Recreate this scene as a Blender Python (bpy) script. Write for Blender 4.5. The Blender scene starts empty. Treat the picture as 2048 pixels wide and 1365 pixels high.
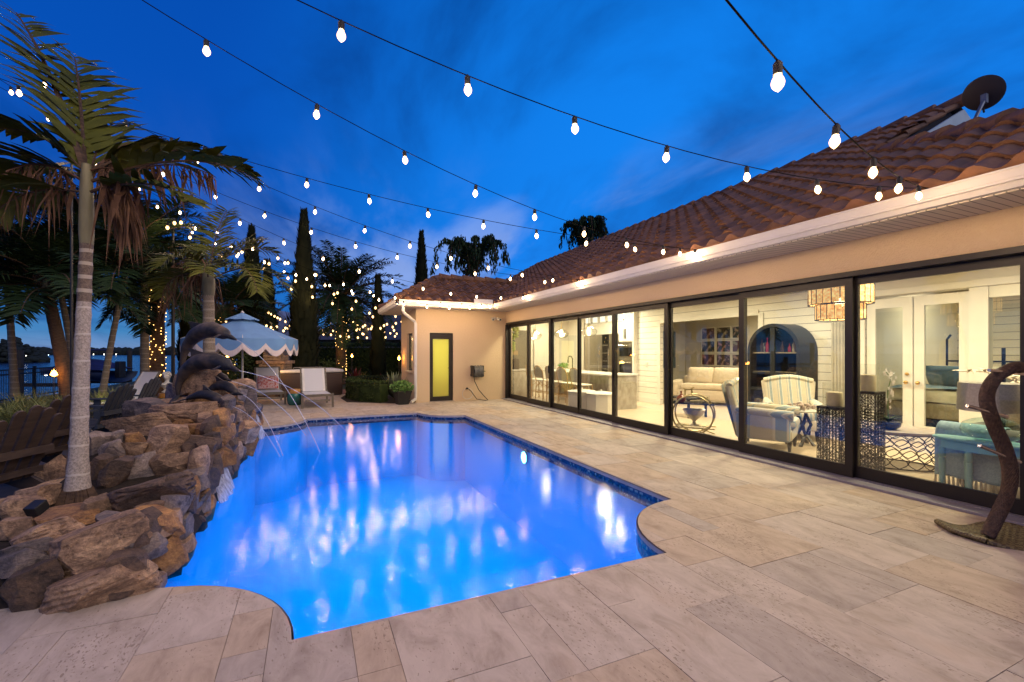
import bpy, bmesh, math, random
from mathutils import Vector, Matrix, noise
R = random.Random(7)
SC = bpy.context.scene
COL = SC.collection
PI = math.pi
rad = math.radians
# ------------------------------------------------------------ camera maths: a pixel of the photograph and a real distance give a point
CH, CF, CX, HY = 1.5, 904.0, 1024.0, 705.0
FX, FY = math.sin(rad(24.03)), math.cos(rad(24.03))

def at(px, py, d):
    l = (px - CX) / CF * d
    return Vector((d * FX + l * FY, d * FY - l * FX, CH + (HY - py) / CF * d))

def onz(px, py, z=0.0):
    return at(px, py, CF * (CH - z) / (py - HY))

# ------------------------------------------------------------ objects
def tag(o, label=None, cat=None, group=None, kind=None):
    if label: o['label'] = label
    if cat: o['category'] = cat
    if group: o['group'] = group
    if kind: o['kind'] = kind
    return o

def thing(name, label, cat, loc=(0, 0, 0), rz=0.0, group=None):
    o = bpy.data.objects.new(name, None)
    COL.objects.link(o)
    o.empty_display_size = .1
    o.location = loc
    o.rotation_euler = (0, 0, rz)
    return tag(o, label, cat, group)

KIDS = {}
class MB:
    """collects shapes and links them as ONE mesh object"""
    def __init__(s):
        s.v, s.f, s.m, s.mi = [], [], [], 0
    def add(s, verts, faces):
        b = len(s.v)
        s.v += [Vector(p) for p in verts]
        s.f += [tuple(i + b for i in f) for f in faces]
        s.m += [s.mi] * len(faces)
        return s
    def box(s, x0, x1, y0, y1, z0, z1, M=None, bev=0.0):
        if bev > 0:
            b = min(bev, (x1-x0)*.45, (y1-y0)*.45, (z1-z0)*.45)
            bm = bmesh.new()
            bmesh.ops.create_cube(bm, size=1)
            for q in bm.verts:
                q.co = Vector(((x0+x1)/2 + q.co.x*(x1-x0), (y0+y1)/2 + q.co.y*(y1-y0), (z0+z1)/2 + q.co.z*(z1-z0)))
            bmesh.ops.bevel(bm, geom=bm.edges[:], offset=b, segments=2, affect='EDGES', profile=.5)
            return s.bm(bm, M)
        vs = [Vector((x, y, z)) for z in (z0, z1) for y in (y0, y1) for x in (x0, x1)]
        if M: vs = [M @ v for v in vs]
        return s.add(vs, [(0, 2, 3, 1), (4, 5, 7, 6), (0, 1, 5, 4), (2, 6, 7, 3), (0, 4, 6, 2), (1, 3, 7, 5)])
    def bm(s, bm, M=None):
        bm.verts.index_update()
        vs = [(M @ v.co) if M else v.co.copy() for v in bm.verts]
        s.add(vs, [tuple(v.index for v in f.verts) for f in bm.faces])
        bm.free()
        return s
    def tube(s, pts, r, seg=8, cap=True, flat=1.0, M=None):
        pts = [Vector(p) for p in pts]
        n = len(pts)
        rs = r if isinstance(r, (list, tuple)) else [r] * n
        up = None
        vs, fs = [], []
        for i, p in enumerate(pts):
            t = (pts[min(i+1, n-1)] - pts[max(i-1, 0)])
            t = t.normalized() if t.length > 1e-9 else Vector((0, 0, 1))
            if up is None:
                a = Vector((0, 0, 1)) if abs(t.z) < .9 else Vector((1, 0, 0))
                up = (a - t * a.dot(t)).normalized()
            else:
                up = (up - t * up.dot(t))
                up = up.normalized() if up.length > 1e-6 else t.orthogonal().normalized()
            sd = t.cross(up)
            for k in range(seg):
                a = 2 * PI * k / seg
                vs.append(p + (up * math.cos(a) * flat + sd * math.sin(a)) * rs[i])
        for i in range(n - 1):
            for k in range(seg):
                k2 = (k + 1) % seg
                fs.append((i*seg+k, i*seg+k2, (i+1)*seg+k2, (i+1)*seg+k))
        if cap:
            fs.append(tuple(range(seg - 1, -1, -1)))
            fs.append(tuple(range((n-1)*seg, n*seg)))
        if M: vs = [M @ v for v in vs]
        return s.add(vs, fs)
    def ring(s, c, r, w, seg=32, n=(0, 0, 1), ts=6):
        q = Vector((0, 0, 1)).rotation_difference(Vector(n))
        pts = [Vector(c) + q @ Vector((r*math.cos(a), r*math.sin(a), 0)) for a in [2*PI*i/seg for i in range(seg+1)]]
        return s.tube(pts, w, ts, False)
    def lathe(s, prof, seg=24, c=(0, 0, 0), M=None, lobes=0, amp=0.0, sx=1.0, sy=1.0):
        vs, fs = [], []
        n = len(prof)
        for (r, z) in prof:
            for k in range(seg):
                a = 2 * PI * k / seg
                q = r * (1 + (amp * abs(math.sin(a * lobes / 2)) if lobes else 0))
                vs.append(Vector((c[0] + q*math.cos(a)*sx, c[1] + q*math.sin(a)*sy, c[2] + z)))
        for i in range(n - 1):
            for k in range(seg):
                k2 = (k+1) % seg
                fs.append((i*seg+k, i*seg+k2, (i+1)*seg+k2, (i+1)*seg+k))
        if prof[0][0] > 1e-5: fs.append(tuple(range(seg-1, -1, -1)))
        if prof[-1][0] > 1e-5: fs.append(tuple(range((n-1)*seg, n*seg)))
        if M: vs = [M @ v for v in vs]
        return s.add(vs, fs)
    def prism(s, poly, z0, z1, M=None):
        n = len(poly)
        vs = [Vector((p[0], p[1], z0)) for p in poly] + [Vector((p[0], p[1], z1)) for p in poly]
        if M: vs = [M @ v for v in vs]
        fs = [tuple(range(n-1, -1, -1)), tuple(range(n, 2*n))]
        fs += [(i, (i+1) % n, n + (i+1) % n, n + i) for i in range(n)]
        return s.add(vs, fs)
    def ball(s, c, r, seg=12, rings=8, M=None):
        rr = r if isinstance(r, (tuple, list)) else (r, r, r)
        vs, fs = [], []
        for i in range(rings + 1):
            th = PI * i / rings
            for k in range(seg):
                a = 2*PI*k/seg
                vs.append(Vector((c[0]+rr[0]*math.sin(th)*math.cos(a), c[1]+rr[1]*math.sin(th)*math.sin(a), c[2]-rr[2]*math.cos(th))))
        for i in range(rings):
            for k in range(seg):
                k2 = (k+1) % seg
                fs.append((i*seg+k, i*seg+k2, (i+1)*seg+k2, (i+1)*seg+k))
        if M: vs = [M @ v for v in vs]
        return s.add(vs, fs)
    def sheet(s, f, nu, nv, M=None):
        vs = [Vector(f(i/nu, j/nv)) for j in range(nv+1) for i in range(nu+1)]
        if M: vs = [M @ v for v in vs]
        return s.add(vs, [(j*(nu+1)+i, j*(nu+1)+i+1, (j+1)*(nu+1)+i+1, (j+1)*(nu+1)+i) for j in range(nv) for i in range(nu)])
    def build(s, name, mats, parent=None, smooth=False, world=False, weld=False):
        if world and parent is not None:
            inv = (Matrix.Translation(parent.location) @ parent.rotation_euler.to_matrix().to_4x4()).inverted()
            s.v = [inv @ v for v in s.v]
        me = bpy.data.meshes.new(name)
        me.from_pydata([tuple(v) for v in s.v], [], s.f)
        for m in (mats if isinstance(mats, (list, tuple)) else [mats]): me.materials.append(m)
        if any(s.m): me.polygons.foreach_set('material_index', s.m)
        if weld:
            bm = bmesh.new(); bm.from_mesh(me)
            bmesh.ops.remove_doubles(bm, verts=bm.verts[:], dist=1e-5)
            bm.to_mesh(me); bm.free()
        if smooth:
            me.polygons.foreach_set('use_smooth', [True] * len(me.polygons))
            if smooth != 'all': me.set_sharp_from_angle(angle=rad(smooth if smooth is not True else 40))
        me.update()
        o = bpy.data.objects.new(name, me)
        COL.objects.link(o)
        if parent is not None:
            o.parent = parent
            KIDS.setdefault(parent.name, []).append(o)
        return o

def copy_tree(o, parent=None):
    c = o.copy()
    COL.objects.link(c)
    if parent is not None:
        c.parent = parent
        KIDS.setdefault(parent.name, []).append(c)
    for ch in list(KIDS.get(o.name, [])): copy_tree(ch, c)
    return c

def lamp(name, kind, loc, power, color, size=.05, parent=None, rot=None, shape=None, size_y=None, spread=None):
    l = bpy.data.lights.new(name, kind)
    l.energy = power; l.color = color
    if kind == 'AREA':
        l.size = size
        if size_y: l.shape = 'RECTANGLE'; l.size_y = size_y
        if spread: l.spread = spread
    elif kind == 'SUN': l.angle = size
    else: l.shadow_soft_size = size
    o = bpy.data.objects.new(name, l)
    COL.objects.link(o)
    o.location = loc
    if rot: o.rotation_euler = rot
    if parent is not None: o.parent = parent
    return o

# ------------------------------------------------------------ materials
def nt(name):
    m = bpy.data.materials.new(name); m.use_nodes = True
    t = m.node_tree
    return m, t, t.nodes, t.links, t.nodes['Principled BSDF']

def lin(r, g, b):
    f = lambda c: c/12.92 if c <= .04045 else ((c+.055)/1.055)**2.4
    return (f(r/255), f(g/255), f(b/255))

def c4(c): return (c[0], c[1], c[2], 1)

def mat(name, c1, c2=None, scale=8.0, rough=.6, metal=0.0, bump=0.0, bscale=None, stretch=(1, 1, 1), detail=6, lo=.35, hi=.65, coat=0.0, trans=0.0, ior=1.45, coords='Object', sheen=0.0, bdist=.01, rvar=0.0):
    m, t, n, l, p = nt(name)
    p.inputs['Roughness'].default_value = rough
    p.inputs['Metallic'].default_value = metal
    p.inputs['IOR'].default_value = ior
    if coat: p.inputs['Coat Weight'].default_value = coat
    if trans: p.inputs['Transmission Weight'].default_value = trans
    if sheen: p.inputs['Sheen Weight'].default_value = sheen
    c2 = c2 or tuple(x * .82 for x in c1)
    tc = n.new('ShaderNodeTexCoord')
    mp = n.new('ShaderNodeMapping'); mp.inputs['Scale'].default_value = stretch
    l.new(tc.outputs[coords], mp.inputs['Vector'])
    nz = n.new('ShaderNodeTexNoise'); nz.inputs['Scale'].default_value = scale; nz.inputs['Detail'].default_value = detail
    l.new(mp.outputs[0], nz.inputs['Vector'])
    cr = n.new('ShaderNodeValToRGB')
    cr.color_ramp.elements[0].position = lo; cr.color_ramp.elements[0].color = c4(c1)
    cr.color_ramp.elements[1].position = hi; cr.color_ramp.elements[1].color = c4(c2)
    l.new(nz.outputs['Fac'], cr.inputs[0]); l.new(cr.outputs[0], p.inputs['Base Color'])
    if rvar:
        mr = n.new('ShaderNodeMapRange'); mr.inputs['To Min'].default_value = rough - rvar; mr.inputs['To Max'].default_value = rough + rvar
        l.new(nz.outputs['Fac'], mr.inputs['Value']); l.new(mr.outputs[0], p.inputs['Roughness'])
    if bump:
        nb = n.new('ShaderNodeTexNoise'); nb.inputs['Scale'].default_value = bscale or scale * 4; nb.inputs['Detail'].default_value = 5
        l.new(mp.outputs[0], nb.inputs['Vector'])
        b = n.new('ShaderNodeBump'); b.inputs['Strength'].default_value = bump; b.inputs['Distance'].default_value = bdist
        l.new(nb.outputs['Fac'], b.inputs['Height']); l.new(b.outputs[0], p.inputs['Normal'])
    return m

def mathn(n, l, op, a, b=None, c=None):
    q = n.new('ShaderNodeMath'); q.operation = op
    for i, x in enumerate((a, b, c)):
        if x is None: continue
        if isinstance(x, (int, float)): q.inputs[i].default_value = x
        else: l.new(x, q.inputs[i])
    return q.outputs[0]

def mixc(n, l, f, a, b, blend='MIX'):
    q = n.new('ShaderNodeMix'); q.data_type = 'RGBA'; q.blend_type = blend
    for s, x in ((q.inputs[0], f), (q.inputs[6], a), (q.inputs[7], b)):
        if isinstance(x, (int, float)): s.default_value = x
        elif isinstance(x, tuple): s.default_value = c4(x)
        else: l.new(x, s)
    return q.outputs[2]

def emit(name, c, s, seethrough=False, sample=False):
    m, t, n, l, p = nt(name)
    n.remove(p)
    e = n.new('ShaderNodeEmission'); e.inputs[0].default_value = c4(c); e.inputs[1].default_value = s
    out = n['Material Output']
    if seethrough:
        tr = n.new('ShaderNodeBsdfTransparent'); a = n.new('ShaderNodeAddShader')
        l.new(tr.outputs[0], a.inputs[0]); l.new(e.outputs[0], a.inputs[1]); l.new(a.outputs[0], out.inputs[0])
    else: l.new(e.outputs[0], out.inputs[0])
    if not sample: m.cycles.emission_sampling = 'NONE'
    return m

def glass(name, tint=(.97, .99, .95), ior=1.5, rough=0.0, k=1.0):
    m, t, n, l, p = nt(name)
    n.remove(p)
    fr = n.new('ShaderNodeFresnel'); gg = n.new('ShaderNodeNewGeometry')
    l.new(mathn(n, l, 'MULTIPLY_ADD', gg.outputs['Backfacing'], 1/ior-ior, ior), fr.inputs['IOR'])
    tr = n.new('ShaderNodeBsdfTransparent'); tr.inputs[0].default_value = c4(tint)
    gl = n.new('ShaderNodeBsdfGlossy'); gl.inputs['Roughness'].default_value = rough
    mx = n.new('ShaderNodeMixShader')
    l.new(mathn(n, l, 'MULTIPLY', fr.outputs[0], k), mx.inputs[0])
    l.new(tr.outputs[0], mx.inputs[1]); l.new(gl.outputs[0], mx.inputs[2])
    l.new(mx.outputs[0], n['Material Output'].inputs[0])
    return m
# ------------------------------------------------------------ the palette
M = {}
M['dark_frame'] = mat('bronze frame paint', (.014, .010, .008), (.02, .015, .011), 3, .42)
M['white'] = mat('white trim paint', (.72, .68, .61), (.67, .63, .56), 2, .5)
M['cream'] = mat('cream panel paint', (.72, .68, .58), (.68, .64, .54), 2, .5)
M['black'] = mat('black paint', (.012, .012, .012), (.02, .02, .02), 4, .45)
M['chrome'] = mat('brushed steel', (.62, .60, .56), (.55, .53, .5), 30, .25, 1.0, stretch=(1, 1, .05))
M['brass'] = mat('brass', (.75, .50, .18), None, 8, .25, 1.0)
M['gold_metal'] = mat('aged gold metal', (.45, .36, .18), (.36, .28, .13), 10, .38, 1.0)
M['glass'] = glass('window glass', k=1.7)
M['clear_glass'] = glass('clear glass', (.985, .99, .98), 1.3)
M['cab_glass'] = glass('cabinet glass', (.9, .9, .88), 1.5, 0, .3)
M['pendant_glass'] = glass('pendant glass', (.93, .93, .9), 1.5, .03, 2.6)
M['aqua_glass'] = glass('pale green glass', (.86, .96, .93), 1.4, .02)
M['soil'] = mat('dark mulch', (.03, .02, .014), (.012, .009, .006), 30, .95, bump=.6, bscale=60)
def bulbmat():
    m, t, n, l, p = nt('lit filament bulb')
    n.remove(p)
    lw = n.new('ShaderNodeLayerWeight'); lw.inputs[0].default_value = .5
    cr = n.new('ShaderNodeValToRGB'); e_ = cr.color_ramp.elements
    e_[0].position = .0; e_[0].color = (26, 20, 12, 1); e_[1].position = .95; e_[1].color = (.55, .22, .05, 1)
    q = e_.new(.4); q.color = (5, 3.1, 1.4, 1)
    q = e_.new(.7); q.color = (1.3, .66, .22, 1)
    l.new(lw.outputs['Facing'], cr.inputs[0])
    em = n.new('ShaderNodeEmission'); l.new(cr.outputs[0], em.inputs[0])
    tr = n.new('ShaderNodeBsdfTransparent'); a = n.new('ShaderNodeAddShader')
    l.new(tr.outputs[0], a.inputs[0]); l.new(em.outputs[0], a.inputs[1]); l.new(a.outputs[0], n['Material Output'].inputs[0])
    m.cycles.emission_sampling = 'NONE'
    return m
M['bulb'] = bulbmat()
M['bulb_far'] = emit('lit filament bulb far', (1.0, .58, .22), 2.6, True)
M['socket'] = mat('black rubber socket', (.015, .012, .01), None, 5, .6)
M['wire'] = mat('black cable', (.003, .003, .003), None, 5, 1.0); M['wire'].node_tree.nodes['Principled BSDF'].inputs['Specular IOR Level'].default_value = .05
M['flame'] = emit('torch flame', (1.0, .36, .05), 40)
M['warm_lamp'] = emit('glowing lamp', (1.0, .72, .36), 14)

def stucco():
    m, t, n, l, p = nt('cream stucco')
    tc = n.new('ShaderNodeTexCoord')
    a = n.new('ShaderNodeTexNoise'); a.inputs['Scale'].default_value = .8; a.inputs['Detail'].default_value = 4
    l.new(tc.outputs['Object'], a.inputs[0])
    cr = n.new('ShaderNodeValToRGB'); cr.color_ramp.elements[0].color = (.66, .49, .30, 1); cr.color_ramp.elements[1].color = (.72, .55, .345, 1)
    l.new(a.outputs['Fac'], cr.inputs[0]); l.new(cr.outputs[0], p.inputs['Base Color'])
    b1 = n.new('ShaderNodeTexNoise'); b1.inputs['Scale'].default_value = 38; b1.inputs['Detail'].default_value = 4; b1.inputs['Distortion'].default_value = 1.2
    l.new(tc.outputs['Object'], b1.inputs[0])
    b2 = n.new('ShaderNodeTexNoise'); b2.inputs['Scale'].default_value = 90; b2.inputs['Detail'].default_value = 3
    l.new(tc.outputs['Object'], b2.inputs[0])
    r2 = n.new('ShaderNodeValToRGB'); r2.color_ramp.elements[0].position = .48; r2.color_ramp.elements[1].position = .58
    l.new(b1.outputs['Fac'], r2.inputs[0])
    h = mathn(n, l, 'MULTIPLY_ADD', b2.outputs['Fac'], .35, r2.outputs[0])
    b = n.new('ShaderNodeBump'); b.inputs['Strength'].default_value = .6; b.inputs['Distance'].default_value = .005
    l.new(h, b.inputs['Height']); l.new(b.outputs[0], p.inputs['Normal'])
    p.inputs['Roughness'].default_value = .9
    return m
M['stucco'] = stucco()

def travertine(name, base, dark, off, rustk=.5):
    m, t, n, l, p = nt(name)
    g = n.new('ShaderNodeNewGeometry')
    mp = n.new('ShaderNodeMapping'); mp.inputs['Location'].default_value = off
    mp.inputs['Scale'].default_value = (1, .45, 1); mp.inputs['Rotation'].default_value = (0, 0, rad(off[0]*3 % 5 - 2.5))
    l.new(g.outputs['Position'], mp.inputs[0])
    big = n.new('ShaderNodeTexNoise'); big.inputs['Scale'].default_value = 7; big.inputs['Detail'].default_value = 9; big.inputs['Roughness'].default_value = .68; big.inputs['Distortion'].default_value = .6
    l.new(mp.outputs[0], big.inputs[0])
    cr = n.new('ShaderNodeValToRGB')
    e = cr.color_ramp.elements
    e[0].position = .30; e[0].color = c4(dark); e[1].position = .62; e[1].color = c4(base)
    k = e.new(.47); k.color = c4(tuple(a*.6 + b*.4 for a, b in zip(base, dark)))
    l.new(big.outputs['Fac'], cr.inputs[0])
    # rust coloured stains, real in the stone
    st = n.new('ShaderNodeTexNoise'); st.inputs['Scale'].default_value = 1.7; st.inputs['Detail'].default_value = 6
    l.new(mp.outputs[0], st.inputs[0])
    sr = n.new('ShaderNodeValToRGB'); sr.color_ramp.elements[0].position = .60; sr.color_ramp.elements[1].position = .76
    l.new(st.outputs['Fac'], sr.inputs[0])
    c = mixc(n, l, mathn(n, l, 'MULTIPLY', sr.outputs[0], rustk), cr.outputs[0], (.40, .24, .12))
    # pits: small elongated holes where a slower noise lets them
    v = n.new('ShaderNodeTexNoise'); v.inputs['Scale'].default_value = 75; v.inputs['Detail'].default_value = 3; v.inputs['Roughness'].default_value = .55
    l.new(mp.outputs[0], v.inputs[0])
    zone = n.new('ShaderNodeTexNoise'); zone.inputs['Scale'].default_value = 3.2; zone.inputs['Detail'].default_value = 4
    l.new(mp.outputs[0], zone.inputs[0])
    pv = mathn(n, l, 'ADD', v.outputs['Fac'], mathn(n, l, 'MULTIPLY', zone.outputs['Fac'], .55))
    pr = n.new('ShaderNodeValToRGB'); pr.color_ramp.elements[0].position = .925; pr.color_ramp.elements[1].position = .975
    pr.color_ramp.elements[0].color = (0, 0, 0, 1); pr.color_ramp.elements[1].color = (1, 1, 1, 1)
    l.new(pv, pr.inputs[0])
    c = mixc(n, l, mathn(n, l, 'MULTIPLY', pr.outputs[0], .6), c, (.17, .115, .075))
    l.new(c, p.inputs['Base Color'])
    p.inputs['Roughness'].default_value = .62
    b = n.new('ShaderNodeBump'); b.inputs['Strength'].default_value = .5; b.inputs['Distance'].default_value = .004
    h = mathn(n, l, 'SUBTRACT', mathn(n, l, 'MULTIPLY', big.outputs['Fac'], .5), pr.outputs[0])
    l.new(h, b.inputs['Height']); l.new(b.outputs[0], p.inputs['Normal'])
    return m
M['trav'] = [travertine('travertine pale', (.53, .445, .365), (.32, .25, .19), (3.1, 1.7, 0)),
             travertine('travertine grey', (.46, .39, .33), (.28, .225, .18), (11.3, 5.2, 0), .3),
             travertine('travertine sand', (.53, .42, .31), (.32, .235, .16), (21.7, 9.1, 0), .8),
             travertine('travertine cream', (.55, .465, .385), (.35, .28, .215), (33.9, 2.4, 0), .4)]
M['grout'] = mat('sand grout', (.22, .16, .11), (.15, .105, .075), 20, .9)

def rockmat(name, a, b, c, d):
    m, t, n, l, p = nt(name)
    g = n.new('ShaderNodeNewGeometry')
    tc = n.new('ShaderNodeTexCoord'); oi = n.new('ShaderNodeObjectInfo')
    mp = n.new('ShaderNodeMapping'); mp.inputs['Scale'].default_value = (1, 1, 1.6)
    add = n.new('ShaderNodeVectorMath'); add.operation = 'ADD'
    sc = n.new('ShaderNodeVectorMath'); sc.operation = 'SCALE'; sc.inputs[3].default_value = 9
    l.new(oi.outputs['Location'], sc.inputs[0])
    l.new(tc.outputs['Object'], add.inputs[0]); l.new(sc.outputs[0], add.inputs[1]); l.new(add.outputs[0], mp.inputs[0])
    z = n.new('ShaderNodeTexNoise'); z.inputs['Scale'].default_value = 5.5; z.inputs['Detail'].default_value = 10; z.inputs['Roughness'].default_value = .76; z.inputs['Distortion'].default_value = .5
    l.new(mp.outputs[0], z.inputs[0])
    cr = n.new('ShaderNodeValToRGB'); e = cr.color_ramp.elements
    e[0].position = .30; e[0].color = c4(d); e[1].position = .70; e[1].color = c4(a)
    q = e.new(.45); q.color = c4(b); q = e.new(.56); q.color = c4(c)
    l.new(z.outputs['Fac'], cr.inputs[0])
    st = n.new('ShaderNodeTexNoise'); st.inputs['Scale'].default_value = 2.3; st.inputs['Detail'].default_value = 7; st.inputs['Roughness'].default_value = .75
    l.new(add.outputs[0], st.inputs[0])
    sr = n.new('ShaderNodeValToRGB'); sr.color_ramp.elements[0].position = .56; sr.color_ramp.elements[1].position = .62
    l.new(st.outputs['Fac'], sr.inputs[0])
    col = mixc(n, l, mathn(n, l, 'MULTIPLY', sr.outputs[0], .78), cr.outputs[0], (.018, .013, .011))
    fs = n.new('ShaderNodeTexNoise'); fs.inputs['Scale'].default_value = 48; fs.inputs['Detail'].default_value = 6; fs.inputs['Roughness'].default_value = .8
    l.new(add.outputs[0], fs.inputs[0])
    fm = n.new('ShaderNodeMapRange'); fm.inputs['From Min'].default_value = .3; fm.inputs['From Max'].default_value = .7; fm.inputs['To Min'].default_value = .55; fm.inputs['To Max'].default_value = 1.4
    l.new(fs.outputs['Fac'], fm.inputs['Value'])
    vm = n.new('ShaderNodeVectorMath'); vm.operation = 'SCALE'; l.new(col, vm.inputs[0]); l.new(fm.outputs[0], vm.inputs[3]); col = vm.outputs[0]
    hv = n.new('ShaderNodeHueSaturation')
    mr = n.new('ShaderNodeMapRange'); mr.inputs['To Min'].default_value = 1.0; mr.inputs['To Max'].default_value = 2.1
    l.new(oi.outputs['Random'], mr.inputs['Value']); l.new(mr.outputs[0], hv.inputs['Value']); l.new(col, hv.inputs['Color'])
    l.new(hv.outputs[0], p.inputs['Base Color'])
    p.inputs['Roughness'].default_value = .72
    f = n.new('ShaderNodeTexNoise'); f.inputs['Scale'].default_value = 34; f.inputs['Detail'].default_value = 8; f.inputs['Roughness'].default_value = .7
    l.new(mp.outputs[0], f.inputs[0])
    h = mathn(n, l, 'MULTIPLY_ADD', z.outputs['Fac'], 2.2, f.outputs['Fac'])
    bp = n.new('ShaderNodeBump'); bp.inputs['Strength'].default_value = .9; bp.inputs['Distance'].default_value = .022
    l.new(h, bp.inputs['Height']); l.new(bp.outputs[0], p.inputs['Normal'])
    return m
M['rock'] = [rockmat('tan sandstone', (.42, .28, .17), (.17, .105, .065), (.30, .19, .115), (.05, .034, .026)),
             rockmat('rust fieldstone', (.38, .20, .07), (.17, .085, .038), (.27, .14, .05), (.05, .03, .02)),
             rockmat('grey fieldstone', (.26, .21, .18), (.11, .09, .085), (.19, .145, .12), (.04, .033, .03)),
             rockmat('dark wet stone', (.15, .09, .06), (.06, .04, .032), (.10, .062, .04), (.02, .014, .012))]

def rooftile(name, z0=0):
    m, t, n, l, p = nt(name)
    g = n.new('ShaderNodeNewGeometry')
    a = n.new('ShaderNodeTexNoise'); a.inputs['Scale'].default_value = 2.2; a.inputs['Detail'].default_value = 7; a.inputs['Roughness'].default_value = .7
    l.new(g.outputs['Position'], a.inputs[0])
    w = n.new('ShaderNodeTexWhiteNoise'); w.noise_dimensions = '2D'
    sn = n.new('ShaderNodeVectorMath'); sn.operation = 'SNAP'; sn.inputs[1].default_value = (.3, .3, 9)
    l.new(g.outputs['Position'], sn.inputs[0]); l.new(sn.outputs[0], w.inputs[0])
    cr = n.new('ShaderNodeValToRGB'); e = cr.color_ramp.elements
    e[0].position = .3; e[0].color = (.085, .04, .024, 1); e[1].position = .72; e[1].color = (.30, .135, .06, 1)
    l.new(mathn(n, l, 'MULTIPLY_ADD', w.outputs['Value'], .18, mathn(n, l, 'SUBTRACT', a.outputs['Fac'], .09)), cr.inputs[0])
    l.new(cr.outputs[0], p.inputs['Base Color'])
    p.inputs['Roughness'].default_value = .75
    b2 = n.new('ShaderNodeTexNoise'); b2.inputs['Scale'].default_value = 60; b2.inputs['Detail'].default_value = 4
    l.new(g.outputs['Position'], b2.inputs[0])
    b = n.new('ShaderNodeBump'); b.inputs['Strength'].default_value = .35; b.inputs['Distance'].default_value = .006
    l.new(b2.outputs['Fac'], b.inputs['Height']); l.new(b.outputs[0], p.inputs['Normal'])
    return m
M['tile'] = rooftile('terracotta roof tile')

def shiplap(name, c1, pitch=.16, axis='Z', w=.93, rough=.55):
    m, t, n, l, p = nt(name)
    g = n.new('ShaderNodeNewGeometry'); s = n.new('ShaderNodeSeparateXYZ'); l.new(g.outputs['Position'], s.inputs[0])
    f = mathn(n, l, 'FRACT', mathn(n, l, 'DIVIDE', s.outputs[axis], pitch))
    k = mathn(n, l, 'GREATER_THAN', f, w)
    l.new(mixc(n, l, k, c1, tuple(x*.3 for x in c1)), p.inputs['Base Color'])
    p.inputs['Roughness'].default_value = rough
    b = n.new('ShaderNodeBump'); b.inputs['Strength'].default_value = .8; b.inputs['Distance'].default_value = .006; b.invert = True
    l.new(k, b.inputs['Height']); l.new(b.outputs[0], p.inputs['Normal'])
    return m
M['shiplap'] = shiplap('white shiplap boards', (.74, .70, .62))
M['soffit'] = shiplap('ribbed soffit vinyl', (.62, .55, .46), .075, 'Y', .86)
M['greywall'] = mat('greige wall paint', (.60, .55, .46), (.57, .52, .43), 1.5, .8)
M['floor_wood'] = mat('pale oak floor', (.58, .47, .34), (.50, .39, .27), 3, .35, stretch=(1, 12, 1))
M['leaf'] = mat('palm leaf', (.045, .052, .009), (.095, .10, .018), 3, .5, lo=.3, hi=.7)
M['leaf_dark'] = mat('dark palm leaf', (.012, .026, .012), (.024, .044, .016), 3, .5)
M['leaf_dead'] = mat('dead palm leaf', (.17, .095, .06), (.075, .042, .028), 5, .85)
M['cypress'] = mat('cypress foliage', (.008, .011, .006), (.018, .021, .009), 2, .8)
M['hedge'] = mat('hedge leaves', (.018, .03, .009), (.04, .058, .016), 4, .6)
M['grass_leaf'] = mat('grass blades', (.17, .21, .06), (.27, .27, .10), 4, .6)
M['bark'] = mat('brown palm bark', (.10, .06, .036), (.05, .03, .02), 14, .9, bump=.8, bscale=25, stretch=(1, 1, 3))

for k_ in ('leaf', 'leaf_dark', 'leaf_dead', 'cypress', 'hedge'): M[k_].node_tree.nodes['Principled BSDF'].inputs['Specular IOR Level'].default_value = .12
def ringtrunk(name, c1, c2, ring, pitch, w=.9, spk=60):
    m, t, n, l, p = nt(name)
    tc = n.new('ShaderNodeTexCoord'); s = n.new('ShaderNodeSeparateXYZ'); l.new(tc.outputs['Object'], s.inputs[0])
    wob = n.new('ShaderNodeTexNoise'); wob.inputs['Scale'].default_value = 1.6; wob.inputs['Detail'].default_value = 3; l.new(tc.outputs['Object'], wob.inputs[0])
    zz = mathn(n, l, 'MULTIPLY_ADD', wob.outputs['Fac'], .10, s.outputs['Z'])
    f = mathn(n, l, 'FRACT', mathn(n, l, 'DIVIDE', zz, pitch))
    k = mathn(n, l, 'GREATER_THAN', f, w)
    a = n.new('ShaderNodeTexNoise'); a.inputs['Scale'].default_value = spk; a.inputs['Detail'].default_value = 4; a.inputs['Roughness'].default_value = .8
    l.new(tc.outputs['Object'], a.inputs[0])
    cr = n.new('ShaderNodeValToRGB'); cr.color_ramp.elements[0].position = .38; cr.color_ramp.elements[0].color = c4(c2); cr.color_ramp.elements[1].position = .6; cr.color_ramp.elements[1].color = c4(c1)
    l.new(a.outputs['Fac'], cr.inputs[0])
    l.new(mixc(n, l, mathn(n, l, 'MULTIPLY', k, .75), cr.outputs[0], ring), p.inputs['Base Color'])
    p.inputs['Roughness'].default_value = .85
    b = n.new('ShaderNodeBump'); b.inputs['Strength'].default_value = .6; b.inputs['Distance'].default_value = .01
    l.new(mathn(n, l, 'MULTIPLY_ADD', a.outputs['Fac'], .4, k), b.inputs['Height']); l.new(b.outputs[0], p.inputs['Normal'])
    return m
M['trunk_grey'] = ringtrunk('ringed grey palm trunk', (.42, .36, .31), (.20, .165, .14), (.52, .46, .40), .235, .93)
M['trunk_band'] = ringtrunk('banded brown palm trunk', (.17, .125, .095), (.08, .055, .045), (.44, .38, .31), .13, .72)
M['trunk_far'] = ringtrunk('ringed tan palm trunk', (.30, .24, .16), (.16, .12, .08), (.38, .32, .24), .16, .8)
M['crownshaft'] = mat('green crownshaft', (.20, .18, .10), (.12, .105, .06), 5, .6, stretch=(2, 2, .5), bump=.3)
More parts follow.
